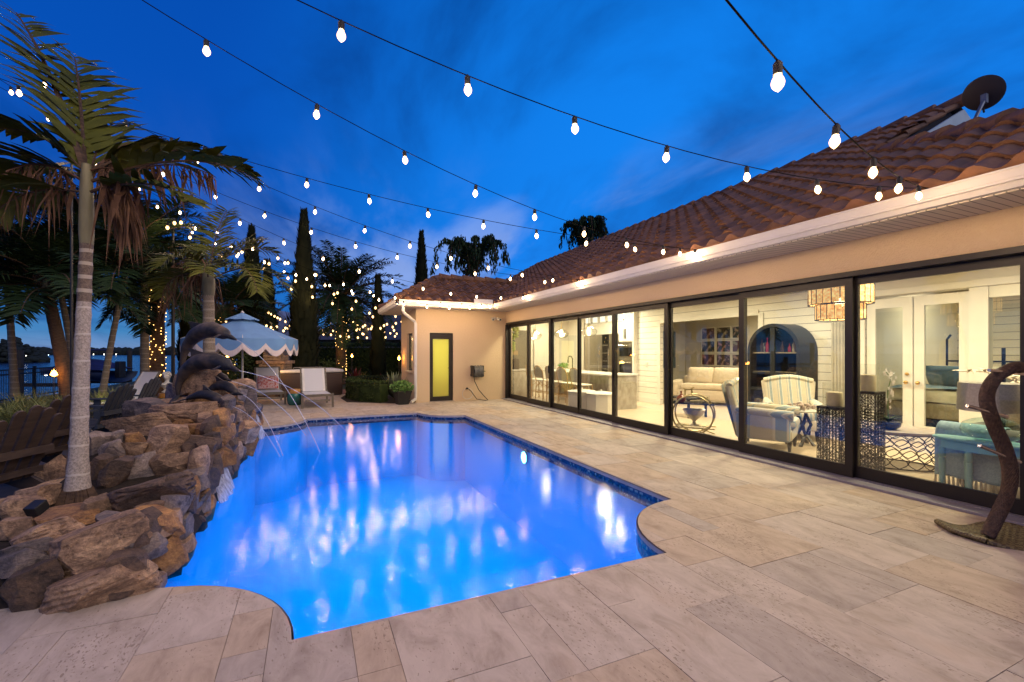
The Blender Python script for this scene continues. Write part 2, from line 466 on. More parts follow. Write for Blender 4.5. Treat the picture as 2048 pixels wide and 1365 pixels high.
M['bronze_verd'] = mat('weathered dolphin bronze', (.105, .08, .066), (.026, .027, .034), 5, .55, .2, bump=.9, bscale=22, lo=.4, hi=.6)
M['plaster_white'] = mat('white plaster', (.72, .70, .66), None, 6, .7)
M['teal_glaze'] = mat('teal glaze', (.03, .14, .12), (.02, .09, .08), 4, .2)
M['gold_glaze'] = mat('amber glaze', (.45, .22, .05), (.30, .13, .03), 9, .3, bump=.4)
M['sling'] = mat('white sling mesh', (.60, .60, .62), (.55, .55, .57), 120, .8)
M['teak_grey'] = mat('weathered taupe frame', (.16, .135, .10), (.10, .085, .065), 6, .6, stretch=(1, 6, 1))
M['adirondack'] = mat('dark brown resin board', (.085, .058, .044), (.05, .034, .028), 5, .55, stretch=(1, 1, 5))
M['adirondack_grey'] = mat('slate resin board', (.05, .058, .07), (.035, .04, .05), 5, .5)
M['canvas_blue'] = mat('light blue canvas', (.15, .31, .55), (.13, .27, .50), 4, .85)
M['fringe'] = mat('white fringe', (.70, .62, .60), (.58, .50, .48), 120, .9, stretch=(1, 1, .04))
M['wicker'] = mat('brown wicker', (.12, .068, .038), (.05, .028, .018), 40, .6, bump=.8, bscale=60)
M['wicker_light'] = mat('straw wicker strand', (.17, .12, .06), (.09, .06, .03), 30, .6)
M['spa_brown'] = mat('brown spa cabinet', (.06, .035, .026), (.045, .026, .02), 3, .6, stretch=(1, 1, 20))
M['floral'] = mat('floral pillow', (.62, .42, .40), (.48, .10, .08), 18, .85, lo=.45, hi=.6)
M['ledger'] = rockmat('stacked ledger stone', (.40, .30, .20), (.22, .15, .09), (.32, .22, .13), (.09, .06, .04))

def stripes():
    m, t, n, l, p = nt('striped upholstery')
    tc = n.new('ShaderNodeTexCoord'); s = n.new('ShaderNodeSeparateXYZ'); l.new(tc.outputs['Object'], s.inputs[0])
    f = mathn(n, l, 'FRACT', mathn(n, l, 'DIVIDE', mathn(n, l, 'ADD', s.outputs['X'], mathn(n, l, 'MULTIPLY', s.outputs['Y'], .25)), .15))
    cr = n.new('ShaderNodeValToRGB'); cr.color_ramp.interpolation = 'CONSTANT'; e = cr.color_ramp.elements
    A, B, Cc = (.52, .46, .35, 1), (.28, .34, .36, 1), (.64, .59, .47, 1)
    e[0].color = A; e[1].position = .40; e[1].color = B
    for pos, c in ((.46, A), (.55, Cc), (.60, B), (.84, Cc), (.9, A)):
        q = e.new(pos); q.color = c
    l.new(f, cr.inputs[0]); l.new(cr.outputs[0], p.inputs['Base Color']); p.inputs['Roughness'].default_value = .9
    return m
M['stripes'] = stripes()
M['linen'] = mat('cream linen', (.62, .52, .40), (.56, .46, .34), 12, .95, bump=.3, bscale=40)
M['tufted'] = mat('grey brown velvet', (.16, .125, .12), (.12, .092, .09), 6, .9, sheen=.4)
M['throw'] = mat('aqua knit throw', (.34, .48, .54), (.26, .38, .45), 40, .95, bump=.6, bscale=70)
M['aqua_paint'] = mat('seafoam chalk paint', (.24, .46, .40), (.20, .40, .36), 6, .7)
M['shade'] = mat('grey drum shade', (.42, .39, .32), None, 60, .9)
M['marble'] = mat('speckled marble', (.50, .46, .38), (.34, .30, .24), 9, .3, detail=9, stretch=(1, 1, .6))
M['quartz'] = mat('white quartz top', (.75, .72, .66), None, 5, .25)
M['rattan'] = mat('rattan cane', (.55, .36, .17), (.40, .24, .10), 12, .5)
M['weave'] = mat('cream bistro weave', (.70, .66, .55), (.56, .53, .43), 90, .7)
M['steel'] = mat('stainless appliance steel', (.42, .38, .32), (.36, .32, .27), 40, .32, 1.0, stretch=(1, 1, .03))
M['oven_glass'] = mat('black oven glass', (.01, .01, .01), None, 3, .08)
M['cab_black'] = mat('charcoal cabinet lacquer', (.009, .010, .011), (.013, .014, .015), 3, .4)
M['shelf'] = mat('lit cabinet shelf', (.30, .24, .16), None, 5, .6)
M['candle'] = mat('ivory candle wax', (.62, .52, .34), (.54, .44, .28), 4, .5)
M['iron'] = mat('black iron', (.012, .011, .011), None, 6, .5, .6)
M['petal'] = mat('white petals', (.80, .74, .70), (.70, .62, .58), 10, .8)
M['pot_blue'] = mat('navy bowl glaze', (.012, .025, .09), None, 4, .2)
M['herb'] = mat('herb leaves', (.06, .15, .02), (.11, .22, .04), 8, .6)
M['frame_white'] = mat('white picture frame', (.72, .66, .56), None, 3, .5)
M['blue_bed'] = mat('blue quilt', (.12, .19, .27), (.09, .15, .22), 10, .9, bump=.5, bscale=25)
M['bedcream'] = mat('cream bedding', (.60, .54, .44), None, 6, .9, bump=.3, bscale=12)
M['taupe'] = mat('taupe upholstery', (.30, .24, .16), None, 6, .9)
M['boat_blue'] = mat('navy boat canvas', (.012, .02, .10), (.01, .015, .07), 5, .8)
M['boat_hull'] = mat('dark hull gelcoat', (.07, .09, .14), None, 5, .4)
M['pile'] = mat('tarred timber pile', (.02, .018, .018), (.035, .03, .028), 8, .9, bump=.5)
M['house_far'] = mat('dusky wall', (.16, .15, .15), None, 4, .8)
M['roof_far'] = mat('slate blue far roof', (.075, .075, .10), (.05, .05, .07), 8, .85, stretch=(1, 1, 8))
M['shore'] = mat('far shore trees', (.008, .014, .014), (.016, .022, .018), .2, .95)
M['red_brick'] = mat('red brick pavers', (.28, .12, .08), (.20, .08, .055), 20, .8)
M['lawn'] = mat('night lawn', (.03, .04, .014), (.045, .05, .02), 20, .95, bump=.5)

def weave_mat():
    m, t, n, l, p = nt('woven olive wicker')
    tc = n.new('ShaderNodeTexCoord'); mp = n.new('ShaderNodeMapping'); mp.inputs['Scale'].default_value = (1, 2.2, 1); mp.inputs['Rotation'].default_value = (0, 0, .5); l.new(tc.outputs['Object'], mp.inputs[0])
    ck = n.new('ShaderNodeTexChecker'); ck.inputs['Scale'].default_value = 34; ck.inputs[1].default_value = (.23, .19, .075, 1); ck.inputs[2].default_value = (.07, .05, .022, 1); l.new(mp.outputs[0], ck.inputs[0])
    nz = n.new('ShaderNodeTexNoise'); nz.inputs['Scale'].default_value = 9; l.new(tc.outputs['Object'], nz.inputs[0])
    l.new(mixc(n, l, mathn(n, l, 'MULTIPLY', nz.outputs['Fac'], .6), ck.outputs[0], (.10, .06, .03)), p.inputs['Base Color'])
    b = n.new('ShaderNodeBump'); b.inputs['Distance'].default_value = .004; l.new(ck.outputs[1], b.inputs['Height']); l.new(b.outputs[0], p.inputs['Normal'])
    return m
# ============================================================ sky
w = bpy.data.worlds.new('World'); SC.world = w; w.use_nodes = True
n, l = w.node_tree.nodes, w.node_tree.links
bg = n['Background']
tc = n.new('ShaderNodeTexCoord')
s = n.new('ShaderNodeSeparateXYZ'); l.new(tc.outputs['Generated'], s.inputs[0])
cr = n.new('ShaderNodeValToRGB'); e = cr.color_ramp.elements
e[0].position = 0.0; e[0].color = c4(lin(122, 150, 196))
e[1].position = 1.0; e[1].color = c4(lin(0, 58, 140))
for pos, c in ((.035, lin(64, 132, 190)), (.10, lin(24, 104, 186)), (.22, lin(0, 84, 184)), (.42, lin(0, 80, 184)), (.62, lin(0, 76, 176))):
    q = e.new(pos); q.color = c4(c)
l.new(s.outputs['Z'], cr.inputs[0])
# the afterglow side of the sky is paler: it lies along +X and ahead
glow = n.new('ShaderNodeVectorMath'); glow.operation = 'DOT_PRODUCT'; glow.inputs[1].default_value = Vector((.72, .58, .10)).normalized()
nv = n.new('ShaderNodeVectorMath'); nv.operation = 'NORMALIZE'; l.new(tc.outputs['Generated'], nv.inputs[0]); l.new(nv.outputs[0], glow.inputs[0])
gr = n.new('ShaderNodeMapRange'); gr.inputs['From Min'].default_value = .45; gr.inputs['From Max'].default_value = 1.0; gr.interpolation_type = 'SMOOTHSTEP'
l.new(glow.outputs['Value'], gr.inputs['Value'])
base = mixc(n, l, mathn(n, l, 'MULTIPLY', gr.outputs[0], .95), cr.outputs[0], lin(10, 134, 246))
# clouds on a flat layer: divide by height
zc = mathn(n, l, 'ADD', mathn(n, l, 'MAXIMUM', s.outputs['Z'], 0.0), .16)
dv = n.new('ShaderNodeVectorMath'); dv.operation = 'DIVIDE'
cb = n.new('ShaderNodeCombineXYZ'); l.new(zc, cb.inputs[0]); l.new(zc, cb.inputs[1]); cb.inputs[2].default_value = 1
l.new(nv.outputs[0], dv.inputs[0]); l.new(cb.outputs[0], dv.inputs[1])
mp = n.new('ShaderNodeMapping'); mp.inputs['Scale'].default_value = (.75, .42, .3); mp.inputs['Rotation'].default_value = (0, 0, rad(38)); mp.inputs['Location'].default_value = (.8, 2.3, 0)
l.new(dv.outputs[0], mp.inputs[0])
cl = n.new('ShaderNodeTexNoise'); cl.inputs['Scale'].default_value = 1.5; cl.inputs['Detail'].default_value = 8; cl.inputs['Roughness'].default_value = .55; cl.inputs['Distortion'].default_value = .5
l.new(mp.outputs[0], cl.inputs[0])
# dark bank and pale wisps
dk = n.new('ShaderNodeMapRange'); dk.inputs['From Min'].default_value = .44; dk.inputs['From Max'].default_value = .70; dk.interpolation_type = 'SMOOTHSTEP'
l.new(cl.outputs['Fac'], dk.inputs['Value'])
base = mixc(n, l, mathn(n, l, 'MULTIPLY', dk.outputs[0], .75), base, lin(0, 50, 124))
mp2 = n.new('ShaderNodeMapping'); mp2.inputs['Scale'].default_value = (1.1, .34, .3); mp2.inputs['Rotation'].default_value = (0, 0, rad(30)); mp2.inputs['Location'].default_value = (4.1, .35, 0)
l.new(dv.outputs[0], mp2.inputs[0])
c2 = n.new('ShaderNodeTexNoise'); c2.inputs['Scale'].default_value = 1.6; c2.inputs['Detail'].default_value = 7; c2.inputs['Roughness'].default_value = .55; c2.inputs['Distortion'].default_value = .35
l.new(mp2.outputs[0], c2.inputs[0])
lt = n.new('ShaderNodeMapRange'); lt.inputs['From Min'].default_value = .44; lt.inputs['From Max'].default_value = .66; lt.interpolation_type = 'SMOOTHSTEP'
l.new(c2.outputs['Fac'], lt.inputs['Value'])
low = n.new('ShaderNodeMapRange'); low.inputs['From Min'].default_value = .46; low.inputs['From Max'].default_value = .12; low.interpolation_type = 'SMOOTHSTEP'
l.new(s.outputs['Z'], low.inputs['Value'])
ahead = n.new('ShaderNodeMapRange'); ahead.inputs['From Min'].default_value = .35; ahead.inputs['From Max'].default_value = .85; ahead.interpolation_type = 'SMOOTHSTEP'
l.new(glow.outputs['Value'], ahead.inputs['Value'])
k = mathn(n, l, 'MULTIPLY', mathn(n, l, 'MULTIPLY', lt.outputs[0], low.outputs[0]), mathn(n, l, 'MULTIPLY_ADD', ahead.outputs[0], .85, .15))
base = mixc(n, l, mathn(n, l, 'MULTIPLY', k, .85), base, lin(150, 178, 240))
# a physical dusk sky underneath, the sun just below the horizon
sky = n.new('ShaderNodeTexSky'); sky.sky_type = 'NISHITA'; sky.sun_disc = False
sky.sun_elevation = rad(-2.0); sky.sun_rotation = rad(60)
dusk = mixc(n, l, 1.0, sky.outputs[0], (.02, .02, .02), 'MULTIPLY')
l.new(mixc(n, l, 1.0, base, dusk, 'ADD'), bg.inputs[0])
bg.inputs[1].default_value = 1.0

# the last soft light of the set sun, from behind the photographer
lamp('afterglow_sun', 'SUN', (4, -10, 8), 1.25, (1.0, .88, .78), rad(50), rot=Vector((-.38, .80, -.62)).to_track_quat('-Z', 'Y').to_euler())

# ============================================================ pool outline (deck hole)
PX0, PX1, PY0, PY1, PR = -1.02, 3.37, 2.62, 11.25, .93
def pool_outline(off=0.0, seg=12):
    """counter-clockwise; square notched by rounded corners that bulge into the water"""
    P = []
    r = PR + off
    x0, x1, y0, y1 = PX0 + off, PX1 - off, PY0 + off, PY1 - off
    def arc(cx, cy, a0, a1):
        for i in range(seg + 1):
            a = rad(a0 + (a1 - a0) * i / seg)
            P.append((cx + PR * math.cos(a) * (1 + off / PR), cy + PR * math.sin(a) * (1 + off / PR)))
    arc(PX1, PY0, 180, 90)
    arc(PX1, PY1, 270, 180)
    arc(PX0, PY1, 0, -90)
    arc(PX0, PY0, 90, 0)
    return [(min(max(x, x0), x1), min(max(y, y0), y1)) for x, y in P]
OUT = pool_outline()

def cut_by_pool(o, z0=-3, z1=2):
    c = MB().prism(OUT, z0, z1).build('pool_cut', M['grout'])
    md = o.modifiers.new('b', 'BOOLEAN'); md.operation = 'DIFFERENCE'; md.object = c; md.solver = 'EXACT'
    dg = bpy.context.evaluated_depsgraph_get()
    me = bpy.data.meshes.new_from_object(o.evaluated_get(dg))
    o.modifiers.clear()
    o.data = me
    bpy.data.objects.remove(c)

# ============================================================ patio: individual travertine slabs over a grout bed
def slabs(x0, x1, y0, y1, g=.2, seed=3):
    r = random.Random(seed)
    nx, ny = int(round((x1-x0)/g)), int(round((y1-y0)/g))
    used = [[False]*nx for _ in range(ny)]
    sizes = [(2, 3), (3, 3), (3, 4), (2, 2), (2, 4), (3, 5), (1, 2), (4, 4), (1, 3), (2, 5)]
    wts = [5, 5, 6, 2, 4, 4, 1, 2, 1, 2]
    out = []
    for j in range(ny):
        for i in range(nx):
            if used[j][i]: continue
            for t in range(14):
                a, b = r.choices(sizes, wts)[0] if t < 12 else (1, 1)
                if i + a > nx or j + b > ny: continue
                if any(used[jj][ii] for jj in range(j, j+b) for ii in range(i, i+a)): continue
                break
            else:
                a, b = 1, 1
            for jj in range(j, j+b):
                for ii in range(i, i+a): used[jj][ii] = True
            out.append((x0+i*g, x0+(i+a)*g, y0+j*g, y0+(j+b)*g))
    return out
pv = MB(); q = .0015
for (a, b, c, d) in slabs(-2.6, 5.6, .2, 17.2):
    pv.mi = R.randrange(4)
    dz = R.uniform(-.0015, .0015)
    pv.box(a+q, b-q, c+q, d-q, -.05, dz)
pave = pv.build('patio_paving', M['trav']); tag(pave, kind='structure')
cut_by_pool(pave)
bed = MB().box(-2.6, 5.6, .2, 17.2, -.30, -.006).build('patio_bed', M['grout']); tag(bed, kind='structure')
cut_by_pool(bed)
# ground sheet that reaches the sea wall and the far garden (with the pool and patio standing in it)
gm = MB()
gy = [(-60, -.04), (80, -.04)]
def slab_sheet(x0, x1, y0, y1, z): gm.box(x0, x1, y0, y1, z-.6, z)
slab_sheet(-8.5, -2.62, -60, 26, -.03)
slab_sheet(-2.60, 60, 17.22, 90, -.03)
slab_sheet(-2.60, 60, -60, .18, -.03)
slab_sheet(-8.5, -2.62, 26.02, 90, -.03)
slab_sheet(5.62, 60, .2, 17.2, -.03)
ground = gm.build('ground', M['lawn']); tag(ground, kind='structure')
# red brick walk past the hot tub
MBk = MB(); MBk.box(-.35, 1.6, 17.3, 19.4, -.03, -.002)
tag(MBk.build('brick_path', M['red_brick']), kind='structure')
MBk = MB(); MBk.box(-5.6, -2.64, 11.2, 17.2, -.03, -.004)
for q in range(1): pass
tag(MBk.build('side_paving', M['trav'][1]), kind='structure')
MBk = MB(); MBk.box(-5.4, -2.64, 3.0, 11.15, -.03, -.006)
tag(MBk.build('seating_deck', mat('dark slate paving', (.055, .06, .07), (.035, .038, .045), 5, .6)), kind='structure')

# ============================================================ pool basin
def poolmat():
    m, t, n, l, p = nt('blue pool plaster')
    tc = n.new('ShaderNodeTexCoord')
    a = n.new('ShaderNodeTexNoise'); a.inputs['Scale'].default_value = 30; a.inputs['Detail'].default_value = 3; l.new(tc.outputs['Object'], a.inputs[0])
    l.new(mixc(n, l, a.outputs['Fac'], (.04, .54, .84), (.06, .60, .88)), p.inputs['Base Color'])
    p.inputs['Roughness'].default_value = .8
    return m
M['pool'] = poolmat()
def mosaic():
    m, t, n, l, p = nt('navy glass mosaic')
    g = n.new('ShaderNodeNewGeometry')
    sn = n.new('ShaderNodeVectorMath'); sn.operation = 'SNAP'; sn.inputs[1].default_value = (.028, .028, .028); l.new(g.outputs['Position'], sn.inputs[0])
    w = n.new('ShaderNodeTexWhiteNoise'); w.noise_dimensions = '3D'; l.new(sn.outputs[0], w.inputs[0])
    cr = n.new('ShaderNodeValToRGB'); cr.color_ramp.interpolation = 'CONSTANT'; e = cr.color_ramp.elements
    e[0].color = (.012, .025, .09, 1); e[1].position = .35; e[1].color = (.018, .05, .14, 1)
    for po, c in ((.6, (.06, .10, .15)), (.75, (.02, .03, .05)), (.88, (.22, .24, .23))):
        k = e.new(po); k.color = c4(c)
    l.new(w.outputs['Value'], cr.inputs[0]); l.new(cr.outputs[0], p.inputs['Base Color']); p.inputs['Roughness'].default_value = .15
    return m
WZ = -.075
bs = MB()
inn = pool_outline(.012)
N = len(OUT)
def wall(z0, z1, mi, poly):
    bs.mi = mi
    b = len(bs.v)
    bs.v += [Vector((x, y, z0)) for x, y in poly] + [Vector((x, y, z1)) for x, y in poly]
    for i in range(len(poly)):
        j = (i+1) % len(poly)
        bs.f.append((b+i, b+len(poly)+i, b+len(poly)+j, b+j)); bs.m.append(mi)
wall(-1.55, -.19, 0, inn); wall(-.19, -.045, 1, inn)
bs.mi = 2; wall(-.045, -.006, 2, inn)
bs.mi = 0
b = len(bs.v); bs.v += [Vector((x, y, -1.55)) for x, y in inn]; bs.f.append(tuple(range(b, b+len(inn)))); bs.m.append(0)
# sun shelf with steps along the far end and a bench in the far corner

basin = bs.build('pool_basin', [M['pool'], mosaic(), M['trav'][1]]); tag(basin, kind='structure')

def watermat(name, tint, bumps, dist, transp=True, deep=None, rough=.02):
    m, t, n, l, p = nt(name)
    g = n.new('ShaderNodeNewGeometry')
    h = None
    for sc, st, am in bumps:
        mp = n.new('ShaderNodeMapping'); mp.inputs['Scale'].default_value = st; l.new(g.outputs['Position'], mp.inputs[0])
        z = n.new('ShaderNodeTexNoise'); z.inputs['Scale'].default_value = sc; z.inputs['Detail'].default_value = 3; z.inputs['Distortion'].default_value = .6
        l.new(mp.outputs[0], z.inputs[0])
        x = mathn(n, l, 'MULTIPLY', z.outputs['Fac'], am)
        h = x if h is None else mathn(n, l, 'ADD', h, x)
    bp = n.new('ShaderNodeBump'); bp.inputs['Strength'].default_value = 1; bp.inputs['Distance'].default_value = dist
    l.new(h, bp.inputs['Height'])
    if not transp:
        p.inputs['Base Color'].default_value = c4(deep); p.inputs['Roughness'].default_value = rough
        l.new(bp.outputs[0], p.inputs['Normal'])
        return m
    n.remove(p)
    fr = n.new('ShaderNodeFresnel'); fr.inputs['IOR'].default_value = 1.33; l.new(bp.outputs[0], fr.inputs['Normal'])
    tr = n.new('ShaderNodeBsdfTransparent'); tr.inputs[0].default_value = c4(tint)
    gl = n.new('ShaderNodeBsdfGlossy'); gl.inputs['Roughness'].default_value = rough; l.new(bp.outputs[0], gl.inputs['Normal'])
    mx = n.new('ShaderNodeMixShader'); l.new(fr.outputs[0], mx.inputs[0]); l.new(tr.outputs[0], mx.inputs[1]); l.new(gl.outputs[0], mx.inputs[2])
    l.new(mx.outputs[0], n['Material Output'].inputs[0])
    return m
wm = watermat('pool water', (.16, .76, 1.0), ((3.5, (1, 1, 1), .12), (12, (1, .8, 1), .10), (30, (1, 1, 1), .25)), .0042, rough=.004)
b = MB(); poly = pool_outline(.016); b.add([(x, y, WZ) for x, y in poly], [tuple(range(len(poly)))])
tag(b.build('pool_water', wm), kind='structure')
# pool lighting: one round niche lamp shows on the house side wall
BL = (.0, .44, 1.0)
def niche(x, y, z, nx, ny):
    m = MB()
    Mx = Matrix.Translation((x, y, z)) @ Vector((0, 0, 1)).rotation_difference(Vector((nx, ny, 0))).to_matrix().to_4x4()
    m.lathe([(.12, -.02), (.12, .012), (.10, .02), (.10, .005)], 20, M=Mx)
    t = thing('pool_lamp', 'round underwater lamp glowing white in the pool wall on the house side', 'pool lamp', (x, y, z))
    m.build('lamp_ring', M['chrome'], t, True, world=True)
    k = MB(); k.ball((0, 0, .008), (.095, .095, .03), 16, 8, M=Mx)
    k.build('lamp_lens', emit('underwater lamp lens', (.85, .95, 1.0), 16), t, True, world=True)
    return t
niche(PX1 - .02, 6.98, -.30, -1, 0)
lamp('pool_fill_light', 'AREA', (1.15, 6.9, WZ-.10), 155, BL, 3.7, rot=(0, 0, 0), size_y=7.9)  # added wide downward fill below the surface, standing in for light scattered in water
lamp('niche_light', 'SPOT', (PX1-.07, 6.98, -.30), 40, (.3, .6, 1.0), .08, rot=(0, rad(80), 0))

# ============================================================ the bay, far shore, island
bay = MB(); bay.box(-900, -8.6, -300, 900, -2.5, -1.0)
tag(bay.build('bay_water', watermat('dusk bay water', None, ((.35, (1, 1, 1), .6), (1.6, (1, 1, 1), .3)), .35, False, (.004, .02, .05), .12)), kind='structure')
def tree_line(p0, p1, h, seed, n=110, w=8):
    r = random.Random(seed); m = MB()
    p0, p1 = Vector(p0), Vector(p1)
    for i in range(n):
        c = p0.lerp(p1, (i + r.random())/n)
        hh = h * r.uniform(.55, 1.25)
        m.ball((c.x, c.y, c.z + hh*.3), (w*r.uniform(.4, 1.0), w*r.uniform(.4, 1.0), hh*.8), 8, 5)
    return m
sh = tree_line(at(-700, 711, 420) * Vector((1, 1, 0)) + Vector((0, 0, -1)), at(700, 711, 420) * Vector((1, 1, 0)) + Vector((0, 0, -1)), 6, 4, 190, 8)
o = sh.build('far_shore', M['shore']); tag(o, 'dark line of trees along the far shore of the bay', 'shoreline woods', kind='stuff')
r = random.Random(12)
isl = MB()
c0 = at(-12, 725, 112); c0.z = -1
for i in range(1500):
    a = r.uniform(0, 2*PI); q = math.sqrt(r.random())
    x, y = q*math.cos(a)*12.5, q*math.sin(a)*5
    top = 6.4 * max(.1, 1 - (abs(x + 0)/13.5)**1.7)*(.75+.35*noise.noise(Vector((x*.4, y*.3, 0))))
    z = r.uniform(0, 1) * top
    s_ = r.uniform(.22, .6)
    v = c0 + Vector((FY*x + FX*y, -FX*x + FY*y, z))
    isl.ball(v, (s_*1.3, s_*1.3, s_), 5, 4)
tag(isl.build('mangrove_islet', M['shore']), 'dark mangrove islet rising from the bay at the left', 'islet')
lights = [(299, 703.5), (304, 704), (312, 704), (318, 705), (327, 704)]
for i, (px, py, s_) in enumerate(((72, 711, .3), (76, 709.5, .5), (82, 711, .3), (90, 710, .5), (97, 711, .3), (52, 712, .25), (187, 709, .25), (208, 709, .3), (216, 708.5, .5), (232, 709, .3), (255, 709, .3))):
    d = 385 if px < 300 else 385
    p = at(px, py, d if px != 52 else 100)
    if px == 52: s_ = .07
    o = MB().ball((0, 0, 0), s_*1.15, 8, 6).build('shore_lamp', emit('far lamp %d' % i, (.75, .9, 1.0) if i < 5 else (.9, .85, .7), 9))
    o.location = p
    tag(o, 'pinprick lamp shining on the far shore of the bay', 'lamp', 'lamps on the far shore')
# ============================================================ the house
WX = 5.75          # plane of the glazed wall
YW = 13.40         # plane of the wing wall with the side door
HX0 = 2.86         # left end of the wing
EX, EZ = 5.15, 2.975   # eave line
SL = .57
house = thing('house', 'single storey cream stucco house with tiled roof and long wall of sliding glass', 'house', (WX, 6, 0))
def hb(m, name, ma, smooth=False): return m.build(name, ma, house, smooth, world=True)
def sub(m, name, ma, par, smooth=False):
    m.v = [v - Vector(house.location) for v in m.v]
    return m.build(name, ma, par, smooth)
DY = [1.80, 3.232, 4.707, 6.224, 7.787, 9.194, 10.52, 11.87, 13.30]
DT = 2.43
# walls
m = MB(); m.box(WX, WX+.2, -3.2, YW, DT+.012, 3.35); m.box(WX, WX+.2, -3.2, DY[0]-.05, 0, DT+.01); m.box(WX, WX+.2, 13.315, YW, 0, DT+.01)
hb(m, 'front_wall', M['stucco'])
SD0, SD1, SDT = 3.345, 3.985, 2.06
pA, pB = onz(863.5, 803.3), onz(924, 801.6)
m = MB()
sx0, sx1 = 3.27, 4.0
m.box(HX0, sx0, YW, YW+.2, 0, 2.85); m.box(sx1, WX+.18, YW, YW+.2, 0, 2.85); m.box(sx0, sx1, YW, YW+.2, 2.09, 2.85)
hb(m, 'wing_wall', M['stucco'])
m = MB(); wy0, wy1, wz0, wz1 = 13.95, 14.75, .92, 2.1
m.box(HX0, HX0+.2, YW+.202, wy0, 0, 2.85); m.box(HX0, HX0+.2, wy1, 15.6, 0, 2.85); m.box(HX0, HX0+.2, wy0, wy1, 0, wz0); m.box(HX0, HX0+.2, wy0, wy1, wz1, 2.85)
m.box(HX0, WX, 15.602, 15.8, 0, 2.85)
hb(m, 'wing_side_wall', M['stucco'])
# narrow side window
wf = MB(); wf.box(HX0+.06, HX0+.12, wy0, wy0+.07, wz0, wz1); wf.box(HX0+.06, HX0+.12, wy1-.07, wy1, wz0, wz1); wf.box(HX0+.06, HX0+.12, wy0+.071, wy1-.071, wz1-.07, wz1); wf.box(HX0+.06, HX0+.12, wy0+.071, wy1-.071, wz0, wz0+.07)
win = hb(wf, 'window', M['dark_frame'])
sub(MB().box(HX0+.08, HX0+.10, wy0+.072, wy1-.072, wz0+.072, wz1-.072), 'pane', M['glass'], win)
sm = MB(); sm.box(HX0-.06, HX0+.05, wy0-.06, wy1+.06, wz0-.07, wz0-.002, bev=.01); hb(sm, 'window_sill', M['stucco'])
# soffit, fascia and gutter
SOZ = 2.81
m = MB(); m.box(EX+.02, WX, -3.2, YW-.6+.0, SOZ-.012, SOZ); m.box(2.24, WX, YW-.598, YW, SOZ-.0125, SOZ-.0005); m.box(2.24, HX0, YW+.002, 16.2, SOZ-.012, SOZ)
hb(m, 'soffit', M['soffit'])
def gutter(a, b, out):
    a, b, out = Vector(a), Vector(b), Vector(out)
    g = MB()
    prof = [(0, 0), (.055, 0), (.075, .035), (.105, .075), (.11, .14), (.12, .14), (.12, .155), (.10, .155), (.10, .05), (.0, .02)]
    n_ = len(prof)
    for p in (a, b):
        g.v += [p + out*x + Vector((0, 0, z)) for x, z in prof]
    for i in range(n_ - 1): g.f.append((i, i+1, n_+i+1, n_+i)); g.m.append(0)
    g.f += [tuple(range(n_)), tuple(range(2*n_-1, n_-1, -1))]; g.m += [0, 0]
    return g
yc = YW - .6
g1 = gutter((EX+.02, -3.2, SOZ-.0), (EX+.02, yc+.0, SOZ-.0), (-1, 0, 0)); hb(g1, 'gutter', M['white'], 30)
g2 = gutter((EX-.10, yc, SOZ+.002), (2.24, yc, SOZ+.002), (0, -1, 0)); hb(g2, 'gutter', M['white'], 30)
g3 = gutter((2.24, yc-.1, SOZ+.004), (2.24, 16.2, SOZ+.004), (-1, 0, 0)); hb(g3, 'gutter', M['white'], 30)
m = MB(); m.box(EX+.022, EX+.05, -3.2, yc, SOZ+.001, EZ); m.box(2.245, EX+.02, yc+.002, yc+.03, SOZ+.001, EZ); m.box(2.242, 2.27, yc+.03, 16.2, SOZ+.001, EZ)
hb(m, 'fascia', M['white'])
m = MB(); m.box(4.42, 5.02, yc-.135, yc-.125, SOZ+.14, SOZ+.27, bev=.003); hb(m, 'splash_guard', M['white'])
# downspout
pts = [(2.38, yc+.05, SOZ+.02), (2.38, yc+.06, SOZ-.13), (2.42, yc+.12, SOZ-.2), (2.80, YW-.05, SOZ-.40), (2.835, YW-.065, SOZ-.47), (2.835, YW-.065, .22), (2.82, YW-.09, .12), (2.66, YW-.26, .05)]
hb(MB().tube(pts, .045, 8), 'downspout', M['white'], True)

# ------------------------------------------------------------ tiled roofs as real barrel tiles
def tiles(m, o, u, v, nrm, L, urange, pitch=.30, course=.33, amp=.055, lift=.045):
    o, u, v, nrm = Vector(o), Vector(u).normalized(), Vector(v).normalized(), Vector(nrm).normalized()
    nc = int(math.ceil(L / course)); S = 8
    def prof(t):
        f = (t / pitch) % 1.0
        return amp * (math.sin(f/.62*PI) if f < .62 else -.42*math.sin((f-.62)/.38*PI))
    for j in range(nc):
        v0, v1 = j*course, min((j+1)*course + .03, L)
        if v1 - v0 < .04: continue
        a0, a1 = urange(v0); b0, b1 = urange(min(v1, L))
        lo_, hi_ = min(a0, b0), max(a1, b1)
        k0, k1 = math.floor(lo_/pitch*S), math.ceil(hi_/pitch*S)
        rowb, rowt, rise = [], [], []
        for k in range(k0, k1+1):
            t = k*pitch/S
            tb, tt = min(max(t, a0), a1), min(max(t, b0), b1)
            rowb.append(o + u*tb + v*v0 + nrm*(prof(tb)+lift)); rowt.append(o + u*tt + v*v1 + nrm*(prof(tt)+.004)); rise.append(o + u*tb + v*(v0+.006) + nrm*(prof(tb)-.02 if j else -.05))
        n_ = len(rowb)
        m.add(rowb + rowt, [(i, i+1, n_+i+1, n_+i) for i in range(n_-1)])
        m.add(rise + rowb, [(i, i+1, n_+i+1, n_+i) for i in range(n_-1)])
